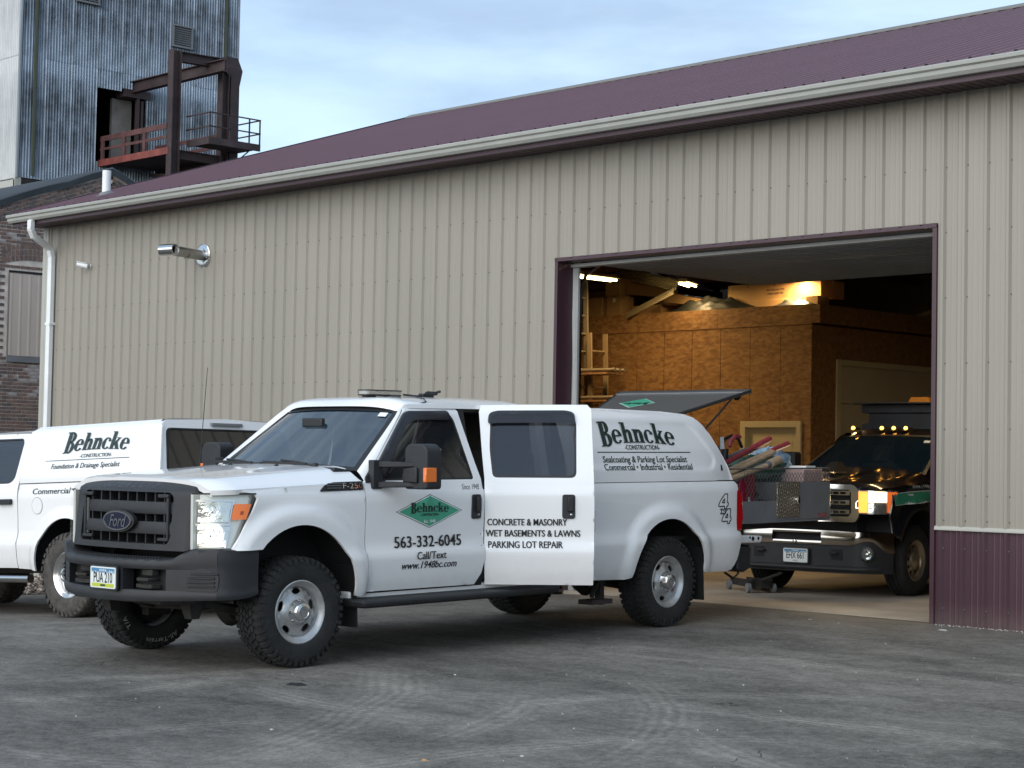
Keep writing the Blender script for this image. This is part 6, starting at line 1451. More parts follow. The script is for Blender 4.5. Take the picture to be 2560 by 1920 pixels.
c = MB(); c.box(.02, .10, -.05, .05, .0, .06); obj('battery', c, GREYST, t, bevel=.006)
t = onslide('jug', 'squat grey canister on the grey tray between the red case and the black tool', 'canister', -2.02, .40, .887)
c = MB(); c.lathe([(0, 0), (.07, 0), (.075, .02), (.075, .15), (.05, .19), (.03, .20), (.03, .23), (0, .23)], 20, 2); obj('can_body', c, mat('grey_can', (.12, .11, .10), .5), t, smooth=True); t.name = 'canister'
WH = mat('worn_wood_handle', (.42, .30, .19), .6, noise=(6, .3, (1, 8, 8)))
def pole(a, b, r, m, lab, nm='long_tool', cat='long tool', tip=None):
    a = Vector(a); b = Vector(b); o = thing(nm, lab, cat, T1.matrix_world.copy(), 'long tool handles heaped on the tray'); c = MB(); c.tube([a, b], r, 10); obj('shaft', c, m, o, smooth=True)
    if tip: c = MB(); d = (b-a).normalized(); c.tube([b-d*tip[0], b+d*.002], r*1.35, 10); obj('grip', c, tip[1], o, smooth=True)
REDH = mat('faded_red_handle', (.30, .045, .055), .5, noise=(9, .25)); GRH = mat('grey_fibre_handle', (.16, .16, .17), .6)
pole((-1.3, .42, 1.36), (-2.80, .12, 1.70), .026, REDH, 'highest red handle sticking up out of the heap of tools', tip=(.4, REDH))
pole((-1.3, .50, 1.33), (-3.02, .20, 1.655), .022, WH, 'long handle with a pink-red grip reaching furthest right from the tray', tip=(.42, REDH))
pole((-1.3, .34, 1.40), (-2.50, .05, 1.60), .018, GRH, 'thin grey handle lying just under the highest red one')
pole((-1.3, .55, 1.30), (-2.62, .30, 1.565), .026, WH, 'thick pale wooden handle ending beside the blue bag')
pole((-1.3, .58, 1.24), (-2.60, .38, 1.49), .034, GRH, 'grey sleeved handle with a bare wooden end, lowest of the heap', tip=(.22, WH))
pole((-1.3, .60, 1.28), (-2.2, .50, 1.43), .028, WH, 'short stout wooden handle nearest the canopy corner')
c = MB(); c.tube([(-1.95, .1, 1.60), (-2.05, .1, 1.70), (-2.2, .08, 1.735), (-2.35, .05, 1.70), (-2.45, .02, 1.62)], .018, 8); o = obj('hose', c, TRIMB, smooth=True); o.matrix_world = T1.matrix_world.copy(); props(o, 'black hose looped over the red trigger end of the tool heap', 'hose')
t = onslide('sprayer', 'red and black sprayer head with a pale knob sitting on the tool heap', 'sprayer', -1.82, .25, 1.50)
c = MB(); c.tube([(0, 0, -.08), (-.02, 0, .10)], .04, 10); obj('sprayer_body', c, TRIMB, t, smooth=True); c = MB(); c.tube([(-.1, 0, .12), (-.12, 0, .18), (-.2, 0, .23), (-.28, 0, .22)], .022, 8); obj('sprayer_elbow', c, REDH, t, smooth=True); c = MB(); c.tube([(.02, 0, .1), (.03, 0, .22)], [.025, .018], 8); obj('sprayer_knob', c, WHITEV, t, smooth=True)
def blob(cx, cy, cz, rx, ry, rz, m, lab, nm, cat, seed, rough_=.16):
    rr = random.Random(seed); ph = [rr.uniform(0, 6) for _ in range(6)]; mb = MB(); P = []
    for i in range(25):
        th = math.pi*i/24; row = []
        for j in range(33):
            a = 2*math.pi*j/32; k = 1+rough_*(math.sin(3*a+ph[0]+2*th)+.6*math.sin(7*a-5*th+ph[1])+.5*math.sin(11*th+4*a+ph[2]))
            row.append((cx+rx*math.sin(th)*math.cos(a)*k, cy+ry*math.sin(th)*math.sin(a)*k, cz+rz*(math.cos(th)*.9+.1)*(k if math.cos(th) > 0 else 1)))
        P.append(row)
    mb.grid(P); o = obj(nm, mb, m, smooth='all'); o.matrix_world = T1.matrix_world.copy(); return props(o, lab, cat)
blob(-3.05, -.05, 1.38, .26, .24, .22, mat('pale_blue_printed_bag', (.25, .38, .50), .4, noise=(5, .75)), 'pale blue and white printed plastic bag at the end of the tray', 'plastic_bag', 'bag', 4, .10)
blob(-2.65, .10, 1.35, .36, .26, .16, mat('dark_green_bag', (.045, .095, .065), .6, noise=(6, .5)), 'dark green duffel bag behind the tread plate door', 'duffel_bag', 'bag', 8)
blob(-2.15, .05, 1.18, .36, .34, .20, mat('black_bag', (.015, .015, .017), .6), 'black cloth bag under the heap of tool handles', 'cloth_bag', 'bag', 12)
t = onslide('crate', 'small pink cardboard crate behind the mesh at the far end of the tray', 'crate', -3.0, .38, 1.262)
PK = mat('faded_pink_card', (.38, .26, .24), .8, noise=(6, .25)); c = MB(); c.box(-.17, .17, -.15, .15, 0, .13); obj('crate_body', c, PK, t, bevel=.006); c = MB(); c.box(-.12, .05, -.10, .10, .131, .165); obj('papers', c, WHITEV, t)
# ------------------------------------------------------------------ black truck inside the bay
G0 = Vector((2.86, 2.96, 0)); T2 = thing('black_truck', 'black heavy pickup with chrome grille and lit left headlamp parked inside the bay', 'pickup truck', frame_at(G0, (.1336, -.991, 0)))
GZ = [.30, .45, .60, .80, 1.00, 1.10, 1.16, 1.22, 1.28, 1.33, 1.88, 1.93]; GY = [.92, .97, .99, 1.005, 1.00, .985, .975, .94, .90, .87, .66, .60]
def Yg(x, z): return np.interp(z, GZ, GY)+flare(x, z, 0, .46, .50, .64, .045)-np.clip(x-.52, 0, 1)**2*.9
wo_ = [(.60, .70), (.66, .90), (.60, 1.10), (.60, 1.20), (.3, 1.235), (-.40, 1.275), (-.62, 1.28), (-.62, .48), (-.53, .47)]+arc(0, .44, .52, .53, 180, 20, 22)
for s in (1, -1): panel('front_wing', wo_, Yg, BLACKPAINT, T2, res=.04, side=s)
gd = [(-.63, .48), (-.63, 1.28), (-.72, 1.33), (-1.28, 1.83), (-1.4, 1.87), (-1.72, 1.87), (-1.74, 1.3), (-1.74, .48)]
gw = rnd([(-.80, 1.32), (-1.30, 1.77), (-1.40, 1.81), (-1.66, 1.81), (-1.68, 1.32)], .04)
for s in (1, -1):
    d = panel('front_door', gd, Yg, BLACKPAINT, T2, [gw], res=.05, side=s); panel('side_window', gw, lambda x, z: Yg(x, z)-.01, GLASS, d, side=s, res=.1, thick=0)
    panel('rear_door', [(-1.75, .48), (-1.75, 1.87), (-2.7, 1.87), (-2.72, 1.3), (-2.72, .48)], Yg, BLACKPAINT, T2, res=.08, side=s)
    c = MB(); c.box(-.98, -.88, min(s*.95, s*1.10), max(s*.95, s*1.10), 1.35, 1.42); c.prism(rnd([(s*1.08, 1.30), (s*1.30, 1.30), (s*1.30, 1.62), (s*1.08, 1.62)], .04), 0, -1.02, -.86); obj('wing_mirror', c, PLASTIC, T2, bevel=.01)
def gh(x, y):
    a = abs(y); t = (.80-x)/1.35; zc = 1.235+.175*t+.0; ze = 1.20+.075*t; f = 1-.14*sstep(.26, .44, a)-.20*sstep(.45, .85, a)-.66*sstep(.76, .98, a); return ze+(zc-ze+.045)*float(f)
mb = MB(); P = []
for i in range(27):
    x = -.56+1.40*i/26; e = .935-max(0, x-.5)**1.6*.5; P.append([(x-.10*(abs(v)**2)*max(0, (x-.3)/.5), e*v, gh(x, .94*v)-.03*max(0, (x-.72)/.12)**2) for v in [-1+2*j/56 for j in range(57)]])
mb.grid(P); mb.grid([[P[26][j], (P[26][j][0]-.01, P[26][j][1], P[26][j][2]-.05)] for j in range(57)]); obj('bonnet', mb, BLACKPAINT, T2, smooth=True, angle=50)
c = MB(); c.hexa([(.05, -.13, 1.40), (.30, -.10, 1.38), (.30, .10, 1.38), (.05, .13, 1.40), (.05, -.06, 1.50), (.12, -.05, 1.50), (.12, .05, 1.50), (.05, .06, 1.50)])
obj('bonnet_scoop', c, TRIMB, T2)
def gws(u, v): return (-.36-.90*v-.15*abs(u)**2.2*(1-v*.3), (.84-.17*v)*u, 1.385+.46*v-.02*u*u)
mb = MB(); mb.grid([[gws(-1+2*i/16, j/8) for j in range(9)] for i in range(17)]); wg = obj('windscreen', mb, WSGLASS, T2, smooth='all'); obj('windscreen_border', ring(gws, 0, 0, .05, 0), TRIMB, wg, smooth='all')
c = MB(); c.add([tuple(Vector(gws(u, v))+Vector((.006, 0, .006))) for u, v in ((.72, .80), (.82, .80), (.82, .86), (.72, .86))], [(0, 1, 2, 3)]); obj('sticker', c, WHITEV, wg)
for s in (1, -1):
    mb = MB(); mb.grid([[tuple(Vector(gws(s, j/8))+Vector((.004, 0, .003))), (-.68-.70*j/8, s*float(np.interp(1.30+.575*j/8, GZ, GY)), 1.30+.575*j/8)] for j in range(9)]); obj('windscreen_pillar', mb, BLACKPAINT, T2)
mb = MB(); mb.grid([[(-1.27-1.45*i/12-.10*abs(v)**2*max(0, 1-i/4), .675*v, 1.925-.06*abs(v)**4-(.075 if i == 0 else .02 if i == 1 else 0)) for v in [-1+2*j/20 for j in range(21)]] for i in range(13)]); mb.box(-2.73, -2.70, -.66, .66, 1.2, 1.88); obj('roof', mb, BLACKPAINT, T2, smooth=True)
MKL = mat('lit_amber_marker', (1, .45, .08), .4, emit=((1, .42, .06), 3.2))
for y in (-.55, -.16, 0, .16, .55):
    m_ = thing('roof_marker', None, None); m_.parent = T2
    c = MB(); c.hexa([(-1.50, y-.045, 1.905), (-1.32, y-.035, 1.895), (-1.32, y+.035, 1.895), (-1.50, y+.045, 1.905), (-1.48, y-.03, 1.938), (-1.40, y-.025, 1.935), (-1.40, y+.025, 1.935), (-1.48, y+.03, 1.938)]); obj('marker_base', c, TRIMB, m_)
    c = MB(); c.lathe([(0, .026), (.018, .018), (.024, 0), (.018, -.018), (0, -.02)], 12, 2, (-1.365, y, 1.925)); obj('marker_bulb', c, MKL, m_, smooth=True)
c = MB(); c.box(-1.42, -1.30, -1.0, 1.0, .30, .36) if 0 else c.box(-2.7, -.35, -.8, .8, .6, .66); c.prism([(-.95, .95), (-.50, .95), (-.50, 1.35), (-.85, 1.37)], 1, -.78, .78); obj('dashboard', c, PLASTIC, T2)
for y in (.42, -.42): c = MB(); c.hexa([(-1.85, y-.25, .8), (-1.25, y-.25, .8), (-1.25, y+.25, .8), (-1.85, y+.25, .8), (-1.95, y-.22, 1.5), (-1.80, y-.22, 1.5), (-1.80, y+.22, 1.5), (-1.95, y+.22, 1.5)]); c.box(-1.95, -1.86, y-.12, y+.12, 1.53, 1.72); obj('seat', c, SEATM, T2)
# chrome grille with pierced bars
GG = thing('grille', None, None); GG.parent = T2
yzpanel('grille_surround', rnd([(-.66, .83), (.66, .83), (.70, .90), (.68, 1.20), (.62, 1.245), (-.62, 1.245), (-.68, 1.20), (-.70, .90)], .03), lambda y, z: .90-.10*np.abs(y)**2.2-.04*(z-.83), CHROME, GG, [rnd([(-.58, .89), (.58, .89), (.61, .93), (.60, 1.16), (.56, 1.195), (-.56, 1.195), (-.60, 1.16), (-.61, .93)], .02)], .04, .05)
for z0, z1 in ((1.125, 1.175), (1.02, 1.07), (.915, .965)):
    holes = [rnd([(y-.028, z0+.012), (y+.028, z0+.012), (y+.034, (z0+z1)/2), (y+.028, z1-.012), (y-.028, z1-.012), (y-.034, (z0+z1)/2)], .004, 2) for y in [-.50+.0835*k for k in range(13)]]
    yzpanel('grille_bar', [(-.58, z0), (.58, z0), (.58, z1), (-.58, z1)], lambda y, z: .875-.10*np.abs(y)**2.2, CHROME, GG, holes, .05, .03)
c = MB(); c.box(.72, .76, -.64, .64, .85, 1.22); obj('radiator', c, DARK, GG)
def gl(s):
    H = thing('headlight', None, None); H.parent = T2; lit = s > 0
    def pt(t): return .865-.07*t-.30*t**2.2, .70+.29*math.sin(t*math.pi/2)**.8
    def sk(t0, t1, z0, z1, d, n=8):
        G = []
        for i in range(n+1):
            x, y = pt(t0+(t1-t0)*i/n); G.append([(x-d, s*(y-d*.4), z0), (x-d, s*(y-d*.4), z1)])
        return G
    LITW = mat('lit_headlamp', (1, .9, .6), .3, emit=((1, .82, .48), 3.0)) if 'lit_headlamp' not in bpy.data.materials else bpy.data.materials['lit_headlamp']
    LITA = mat('lit_orange_lens', (1, .35, .05), .3, emit=((1, .32, .03), .8)) if 'lit_orange_lens' not in bpy.data.materials else bpy.data.materials['lit_orange_lens']
    DULA = mat('dull_orange_lens', (.55, .10, .01), .2, emit=((1, .18, .01), .25)) if 'dull_orange_lens' not in bpy.data.materials else bpy.data.materials['dull_orange_lens']
    for nm, t0, t1, z0, z1, m in (('lamp_housing', 0, 1, .925, 1.185, CHROME), ('running_light', .0, .17, .94, 1.17, LITA), ('main_beam', .19, .66, 1.055, 1.17, LITW), ('dipped_beam', .19, .66, .94, 1.045, LAMPREF), ('turn_signal', .69, .97, .94, 1.17, DULA)):
        o = MB(); o.grid(sk(t0, t1, z0, z1, .05 if nm == 'lamp_housing' else .02, 12)); obj(nm, o, m if lit or m not in (LITW, LITA) else (LAMPREF if m is LITW else DULA), H, smooth='all')
    o = MB(); o.grid(sk(0, 1, .925, 1.185, 0, 14)); obj('lamp_lens', o, LENS, H, smooth='all')
    if lit:
        ld = bpy.data.lights.new('headlamp_glow', 'SPOT'); ld.energy = 14; ld.color = (1, .82, .5); ld.spot_size = R(100); ld.spot_blend = .8; ld.shadow_soft_size = .06
        lo = bpy.data.objects.new('headlamp_glow', ld); COL.objects.link(lo); lo.parent = H; lo.matrix_local = Matrix.Translation((.93, s*.80, 1.10)) @ Matrix.Rotation(R(-86), 4, 'Y')
gl(1); gl(-1)
GB = thing('front_bumper', None, None); GB.parent = T2
def gbx(y): a = abs(y); return .985-.05*a*a-.36*max(0, (a-.70)/.30)**1.8
def gstrip(z0f, z1f, y0, y1, b=.015, n=36, off=0, m=5): return [[(gbx(y)+off+b*math.sin(math.pi*j/m), y, z0f(y)+(z1f(y)-z0f(y))*j/m) for j in range(m+1)] for y in [y0+(y1-y0)*i/n for i in range(n+1)]]
def gt(y): return .735-.02*abs(y)**2
def glow(y): a = abs(y); return .575-.085*float(sstep(.86, .97, np.array(a)))+.05*math.exp(-((a-.82)/.10)**2)
mb = MB(); 
for a, b in ((-1, -.31), (.31, 1)): mb.grid(gstrip(glow, gt, a, b))
mb.grid(gstrip(lambda y: .70, gt, -.31, .31, .004)); mb.grid(gstrip(glow, lambda y: .615, -.31, .31, .006)); mb.grid([[(gbx(y), y, gt(y)), (gbx(y)-.14, y, gt(y)+.01)] for y in [-1+k/20 for k in range(41)]])
obj('chrome_bumper', mb, mat('dull_chrome', (.42, .40, .36), .16, metal=1), GB, smooth=True, angle=50)
c = MB(); c.box(.86, .93, -.33, .33, .60, .71); obj('bumper_slot', c, DARK, GB)
mb = MB(); mb.grid(gstrip(lambda y: .27+.0*y, glow, -.99, .99, .0, off=-.012)); mb.grid([[(gbx(y)-.012, y, .27), (gbx(y)-.16, y*.98, .26)] for y in [-.99+k*.0495 for k in range(41)]]); obj('bumper_skirt', mb, PLASTIC, GB, smooth=True, angle=50)
mb = MB(); mb.grid(gstrip(lambda y: .285, lambda y: .345, -.93, .93, .03, off=.006)); obj('skirt_lip', mb, PLASTIC, GB, smooth='all')
for s in (1, -1):
    F = thing('fog_lamp', None, None); F.parent = T2; y = s*.82; x = gbx(y)+.012
    c = MB(); c.T = Matrix.Translation((x, y, .485)) @ Matrix.Rotation(s*R(14), 4, 'Z'); c.lathe([(.082, -.03), (.082, .006), (.066, .012), (.062, .0)], 28, 0); obj('fog_ring', c, TRIMB, F, smooth=True)
    c = MB(); c.T = Matrix.Translation((x, y, .485)) @ Matrix.Rotation(s*R(14), 4, 'Z'); c.lathe([(0, -.03), (.035, -.022), (.062, -.002)], 24, 0); c.lathe([(0, .0), (.014, -.004), (.016, -.02)], 12, 0); obj('fog_reflector', c, LAMPREF, F, smooth=True)
    c = MB(); c.T = Matrix.Translation((x, y, .485)) @ Matrix.Rotation(s*R(14), 4, 'Z'); c.lathe([(0, .014), (.04, .011), (.063, .002)], 24, 0); obj('fog_lens', c, LENS, F, smooth=True)
    c = MB(); c.box(.90, .964, min(s*.36, s*.56), max(s*.36, s*.56), .41, .53); obj('tow_recess', c, DARK, GB); c = MB(); c.tube([(.93, s*.40, .485), (1.0, s*.42, .49), (1.0, s*.50, .49), (.93, s*.52, .485)], .012, 8); obj('tow_hook', c, UNDER, GB, smooth=True)
plate(T2, 1.012, 0.0, .445, 'EHX 661', 'SCOTT', style=1)
c = MB(); c.lathe([(0, .012), (.02, .01), (.024, 0)], 14, 0, (1.0, -.02, .60)); obj('bumper_badge', c, CHROME, GB, smooth=True)
# green stripe and web address on the wing
sp = [(.56, 1.02), (-.62, 1.075), (-.62, 1.20), (.2, 1.175), (.56, 1.155)]
for k, (mm, o_) in enumerate(((WHITEV, .002), (GREEN, .0035))):
    q = sp if k == 0 else [(p[0], p[1]+(.007 if p[1] < 1.1 else -.007)) for p in sp]
    for s in (1, -1): surf_poly('side_stripe', q, Yg, mm, T2, o_, s, .05)
side_text('www.1948bc.com', .075, -.32, 1.238, lambda x, z: Yg(x, z)+.002, WHITEV, T2, bold=.01, width=.70)
ALLOY = mat('dusty_alloy', (.40, .34, .24), .35, metal=.8)
for x, y, s in ((0, .865, 1), (0, -.865, -1), (-3.9, .86, 1), (-3.9, -.86, -1)): make_wheel(T2, (x, y, .40), s, 0, Rr=.40, W=.245, rim=.222, rmat=ALLOY, blocks=False, cap='alloy', tmat=RUBBER)
for wl in [o for o in T2.children if o.name.startswith('wheel')]:
    c = MB()
    for k in range(4):
        y = -.075+.05*k; c.lathe([(.3885, y-.012), (.4015, y-.010), (.4015, y+.016), (.3885, y+.018)], 56)
    props(obj('tread_ribs', c, RUBBER, wl, smooth=True, fix=False), kind='stuff')
    c = MB(); c.lathe([(.10, .07), (.095, .10), (.07, .115), (0, .118)], 28); obj('hub_cap', c, ALLOY, wl, smooth=True)
for s in (1, -1):
    c = MB(); c.grid([[(.57*math.cos(R(a)), s*y, .46+.58*math.sin(R(a))) for y in (.5, .97)] for a in range(0, 181, 10)]); obj('wheel_liner', c, DARK, T2)
c = MB(); c.box(-5.2, .7, -.45, .45, .42, .60); obj('chassis', c, UNDER, T2)
c = MB(); c.box(-.1, .7, -.6, .6, .6, 1.15); obj('engine_bay', c, DARK, T2)
DBD = thing('dump_body', None, None); DBD.parent = T2
DB_ = mat('dark_blue_grey_steel', (.022, .026, .034), .45, noise=(3, .3))
c = MB(); c.box(-5.6, -2.85, -1.05, 1.05, .85, 1.95); c.box(-2.95, -2.87, -1.12, 1.12, 1.3, 2.16); c.box(-3.0, -2.80, -1.19, 1.19, 2.16, 2.27); c.box(-2.98, -2.86, -1.22, -1.06, 1.3, 2.03); obj('headboard', c, DB_, DBD, bevel=.008)
c = MB(); c.box(-2.95, -2.5, -1.16, 1.16, 2.275, 2.29); obj('cab_shield', c, DB_, DBD)
c = MB(); c.hexa([(-2.80, -.46, 2.29), (-2.68, -.46, 2.29), (-2.68, -.16, 2.29), (-2.80, -.16, 2.29), (-2.78, -.43, 2.36), (-2.70, -.43, 2.36), (-2.70, -.19, 2.36), (-2.78, -.19, 2.36)]); obj('roof_beacon', c, mat('amber_beacon', (.35, .15, .02), .4), DBD)
# ------------------------------------------------------------------ second white pickup at the left, nose away
az_, pt_ = -1.680, -.0435
h3 = Vector((math.sin(az_)*math.cos(pt_), math.cos(az_)*math.cos(pt_), math.sin(pt_))); l3 = Vector((0, 0, 1)).cross(h3).normalized(); u3 = h3.cross(l3)
M3 = Matrix((h3, l3, u3)).transposed().to_4x4(); M3.translation = Vector((-.703, -4.133, -.204))
T3 = thing('service_pickup', 'white extended cab pickup with white canopy facing away at the left edge', 'pickup truck', M3)
LZ = [.42, .47, .56, .74, .78, .84, 1.0, 1.20, 1.27, 1.33, 1.345, 1.82, 1.88, 1.92]; LY = [.90, .93, .955, .975, .960, .945, .945, .955, .950, .935, .93, .76, .73, .66]
def Yl(x, z): return np.interp(z, LZ, LY)+flare(x, z, .02, .46, .50, .625, .045)-.05*sstep(.9, 1.2, z)*0
lb_ = [(.845, .485), (.84, .8), (.845, 1.1), (.835, 1.343), (-1.36, 1.343), (-1.44, 1.25), (-1.47, .9), (-1.45, .6), (-1.38, .47), (-.52, .47)]+arc(.02, .46, .50, .53, 180, 0, 26)[0:][::1]+[(.60, .475)]
for s in (1, -1):
    b3 = panel('bed_side', lb_, Yl, WHITE, T3, res=.04, side=s)
    fo = arc(.52, 1.12, .083, .083, 0, 360, 28)[:-1]; panel('fuel_flap', fo, lambda x, z: Yl(x, z)+.004, WHITE, b3, side=s, res=.06, thick=.006); panel('flap_gap', arc(.52, 1.12, .090, .088, 0, 360, 28)[:-1], lambda x, z: Yl(x, z)+.001, GREYST, b3, [fo], side=s, res=.06, thick=0)
ld_ = [(.856, .49), (.856, 1.1), (.865, 1.36), (.90, 1.84), (.94, 1.875), (2.10, 1.89), (2.10, .49)]
lw = rnd([(1.02, 1.355), (.955, 1.40), (.975, 1.78), (1.01, 1.825), (1.95, 1.84), (1.95, 1.355)], .05)
def ylc(x, z): return Yl(x, z)
for s in (1, -1):
    d = panel('rear_door', ld_, ylc, WHITE, T3, [lw], res=.05, side=s); panel('side_window', lw, lambda x, z: ylc(x, z)-.012, GLASS, d, side=s, res=.1, thick=0)
    panel('window_seal', lw, lambda x, z: ylc(x, z)-.003, TRIMB, d, [[((p[0]-1.45)*.97+1.45, (p[1]-1.6)*.93+1.6) for p in lw]], res=.06, side=s, thick=.006)
    c = MB(); c.prism(rnd([(.93, 1.14), (1.16, 1.14), (1.16, 1.195), (.93, 1.195)], .015), 1, s*.955, s*.995); obj('door_handle', c, TRIMB, d, bevel=.006)
    d = panel('front_door', [(2.115, .49), (2.115, 1.89), (2.7, 1.87), (3.25, 1.38), (3.28, .49)], ylc, WHITE, T3, res=.07, side=s)
    panel('front_wing', [(3.30, .6), (3.30, 1.28), (4.55, 1.20), (4.6, .7), (4.20, .6)]+arc(3.70, .46, .5, .52, 0, 180, 12), Yl, WHITE, T3, res=.08, side=s)
side_text('LAWNS', .07, 1.36, .885, Yl, INK, T3, bold=.018, width=.30)
side_text('CONCRETE & MASONRY', .07, 1.50, .985, Yl, INK, T3, bold=.018, width=.75) if 0 else None
c = MB(); c.grid([[(x, v*.705, 1.935-.05*abs(v)**4) for v in [-1+.1*j for j in range(21)]] for x in (.86, 1.0, 1.6, 2.2, 2.65)]); c.grid([[(.86, v*.70, 1.935-.05*abs(v)**4), (.86, v*.9, 1.3)] for v in [-1+.1*j for j in range(21)]]); obj('roof', c, WHITE, T3, smooth=True)
c = MB(); c.grid([[(2.65, v*.68, 1.90), (3.35, v*.80, 1.36)] for v in (-1, 0, 1)]); obj('windscreen', c, WSGLASS, T3)
c = MB(); c.grid([[(3.3+x, v*.9, 1.33-.06*abs(v)**3-.08*x/1.3) for v in [-1+.2*j for j in range(11)]] for x in (0, .5, 1.0, 1.32)]); c.box(4.5, 4.66, -.9, .9, .6, 1.2); obj('bonnet', c, WHITE, T3, smooth=True)
c = MB(); c.box(-1.3, 4.4, -.5, .5, .42, .58); c.box(.9, 3.2, -.88, .88, .50, .56); c.box(3.2, 4.4, -.6, .6, .6, 1.2); obj('chassis', c, UNDER, T3)
c = MB(); c.tube([(.75, .86, .38), (3.1, .86, .38)], .045, 10); obj('step_tube', c, CHROME, T3, smooth=True)
C3 = thing('canopy', None, None); C3.parent = T3
rel3 = rnd([(.42, 1.425), (.40, 1.845), (-1.10, 1.85), (-1.13, 1.43)], [.08, .13, .08, .06], 6); RL3 = np.array(rel3)
def din3(x, z):
    P = np.stack([np.ravel(x), np.ravel(z)], 1); ins = inpoly(P, rel3); d = np.full(len(P), 9.)
    for i in range(len(RL3)):
        a = RL3[i]; b = RL3[(i+1) % len(RL3)]; ab = b-a; t = np.clip(((P-a)@ab)/(ab@ab+1e-9), 0, 1); d = np.minimum(d, np.hypot(*(P-(a+t[:, None]*ab)).T))
    return np.where(ins, d, -d).reshape(np.shape(x))
def Yc3(x, z): return np.interp(z, [1.35, 1.42, 1.85, 1.88, 1.905, 1.92], [.945, .945, .835, .815, .785, .74])-.010*sstep(-.012, .03, din3(x, z))
for s in (1, -1): panel('canopy_side', [(.825, 1.352), (.79, 1.88), (.77, 1.915), (-1.15, 1.922), (-1.22, 1.905), (-1.275, 1.86), (-1.375, 1.45), (-1.38, 1.352)], Yc3, WHITE, C3, res=.025, side=s)
mb = MB(); mb.grid([[(x, -.745*math.cos(math.pi*j/20), 1.918+.03*math.sin(math.pi*j/20)**.6) for j in range(21)] for x in (.77, .2, -.4, -.9, -1.17)]); obj('canopy_roof', mb, WHITE, C3, smooth='all')
def rx(z): return -1.38+(z-1.40)*.26
def rear(y, z, o=0): return (rx(z)+o-.035*(1-(y/.95)**2)*0, y, z)
ry = lambda z: float(np.interp(z, [1.35, 1.42, 1.85, 1.88, 1.905, 1.92], [.945, .945, .835, .815, .785, .74]))
def qd(nm, pts, m, o=0, par=C3): 
    c = MB(); c.add([rear(p[0], p[1], o) for p in pts], [tuple(range(len(pts)))]); return obj(nm, c, m, par, smooth=False)
of = [(-ry(1.352), 1.352), (ry(1.352), 1.352), (ry(1.85), 1.85), (ry(1.88), 1.88), (ry(1.905), 1.905), (ry(1.92), 1.925), (0, 1.948), (-ry(1.92), 1.925), (-ry(1.905), 1.905), (-ry(1.85), 1.85)]
wn = rnd([(-.86, 1.40), (.86, 1.40), (.775, 1.845), (-.775, 1.845)], .06)
def rearpanel(nm, outl, m, holes=(), o=0, th=.02): 
    return yzpanel(nm, outl, lambda y, z: -( -1.38+(z-1.40)*.26)+o, m, C3, holes, .08, th)
def flipx(ob):
    for v in ob.data.vertices: v.co.x = -v.co.x
    ob.data.flip_normals(); ob.data.update(); return ob
flipx(rearpanel('canopy_rear', of, WHITE, [wn])); rg = flipx(rearpanel('rear_window', wn, mat('dark_rear_glass', (.008, .008, .009), .03, ior=1.8), o=-.006, th=0)); 
wi = [(p[0]*.965, (p[1]-1.62)*.925+1.62) for p in wn]; flipx(rearpanel('window_seal', wn, TRIMB, [wi], o=.004, th=.006))
c = MB(); c.hexa([(-1.29, -.20, 1.875), (-1.265, -.20, 1.875), (-1.265, .20, 1.875), (-1.29, .20, 1.875), (-1.285, -.20, 1.905), (-1.25, -.20, 1.905), (-1.25, .20, 1.905), (-1.285, .20, 1.905)]); obj('brake_lamp', c, GREYST, C3, bevel=.004)
c = MB(); c.box(-1.47, -1.40, -.90, .90, .6, 1.34); obj('tailgate', c, WHITE, T3, bevel=.02)
c = MB(); c.box(-1.62, -1.47, -.92, .92, .48, .68); obj('rear_bumper', c, CHROME, T3, bevel=.03)
for s in (1, -1): c = MB(); c.box(-1.475, -1.36, min(s*.86, s*.945), max(s*.86, s*.945), .95, 1.30); obj('tail_light', c, REDLENS, T3, bevel=.01)
behncke(1.01, fnside(-.31, 1.655, Yc3, .007), INKG, C3, wave=.16, shear=.22)
side_text('-CONSTRUCTION-', .052, -.34, 1.605, Yc3, INKG, C3, bold=.03, width=.50, shear=.15)
surf_poly('lettering_rule', [(.46-.02, 1.566), (-.87, 1.566), (-.87, 1.573), (.44, 1.573)], Yc3, INKG, C3, .002)
side_text('Foundation & Drainage Specialist', .072, -.20, 1.508, Yc3, INKG, C3, bold=.02, width=1.08, shear=.15)
side_text('Commercial • Industrial • Residential', .085, -.33, 1.262, Yl, INKG, T3, bold=.02, width=1.86, shear=.15)
c = MB(); c.lathe([(0, .958), (.02, .955), (.022, .94)], 10, 1, (-1.12, 0, 1.40)); obj('canopy_lock', c, TRIMB, C3)
for x, y, s in ((0, .845, 1), (0, -.845, -1), (3.70, .845, 1), (3.70, -.845, -1)): make_wheel(T3, (x, y, .425), s, 0, Rr=.425, W=.27, rim=.222, tmat=RUBBERD, rmat=CAPM, spin=20, nseg=36)
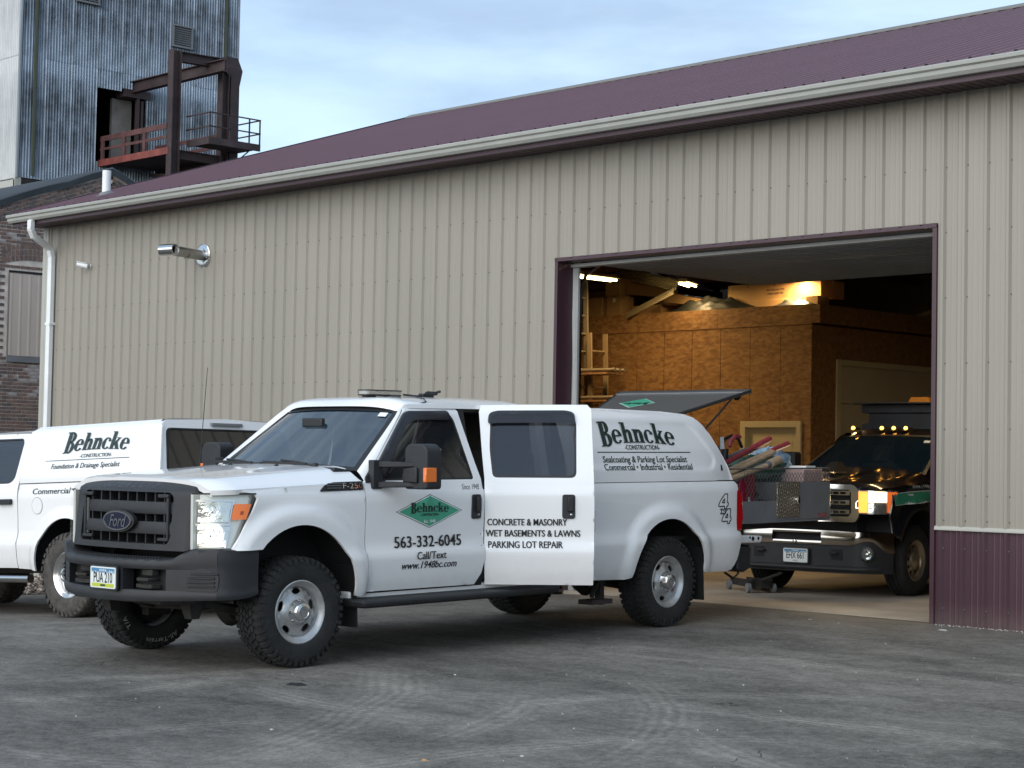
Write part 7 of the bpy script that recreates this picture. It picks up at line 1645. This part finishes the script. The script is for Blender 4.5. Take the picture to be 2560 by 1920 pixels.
for cx in (.02, 3.70):
    for s in (1, -1): c = MB(); c.grid([[(cx+.56*math.cos(R(a)), s*y, .46+.58*math.sin(R(a))) for y in (.5, .95)] for a in range(0, 181, 10)]); c.add([(cx+.56*math.cos(R(a)), s*.52, .46+.58*math.sin(R(a))) for a in range(0, 181, 10)], [tuple(range(19))]); obj('wheel_liner', c, DARK, T3)
# ------------------------------------------------------------------ litter on the asphalt
def litter(name, lab, cat, x, y, s, m, k=0, grp='bits of litter on the asphalt'):
    rr = random.Random(int(x*100+y*10)); mb = MB(); n = 9
    pts = [(x+s*math.cos(6.283*i/n)*rr.uniform(.6, 1.1), y+s*math.sin(6.283*i/n)*rr.uniform(.4, .9)) for i in range(n)]
    z = gz(x, y); mb.add([(a, b, z+.001) for a, b in pts]+[(x+(a-x)*.6, y+(b-y)*.6, z+s*(.35 if k else .12)*rr.uniform(.7, 1.2)) for a, b in pts]+[(x, y, z+s*(.5 if k else .10))],
        [(i, (i+1) % n, n+(i+1) % n, n+i) for i in range(n)]+[(n+i, n+(i+1) % n, 2*n) for i in range(n)])
    return props(obj(name, mb, m), lab, cat, grp)
STN = mat('pale_stone', (.42, .41, .38), .8, noise=(20, .2)); LEAF = mat('dry_leaf', (.38, .23, .12), .8, noise=(30, .3)); TARP_ = mat('tar_patch', (.014, .014, .015), .5)
for a in (('dry_leaf', 'crumpled tan leaf nearest the camera in the middle of the lot', 'leaf', 8.53, -8.46, .024, LEAF, 1), ('pebble', 'pale pebble lying left of centre on the open asphalt', 'pebble', 7.17, -8.42, .018, STN, 1),
          ('pebble', 'small white pebble on the asphalt in front of the front wheel', 'pebble', 6.0, -5.93, .016, STN, 1), ('tar_patch', 'small oval black tar spot in front of the white truck', 'tar patch', 5.68, -7.1, .10, TARP_, 0),
          ('paper_scrap', 'flat tan scrap at the foot of the maroon wall', 'scrap', 6.49, -.48, .06, STN, 0), ('paper_scrap', 'tiny pale scrap just outside the bay doorway', 'scrap', 5.09, -.56, .03, STN, 0),
          ('pebble', 'pale pebble at the bottom edge right of centre', 'pebble', 8.77, -7.99, .015, STN, 1)):
    litter(*a)
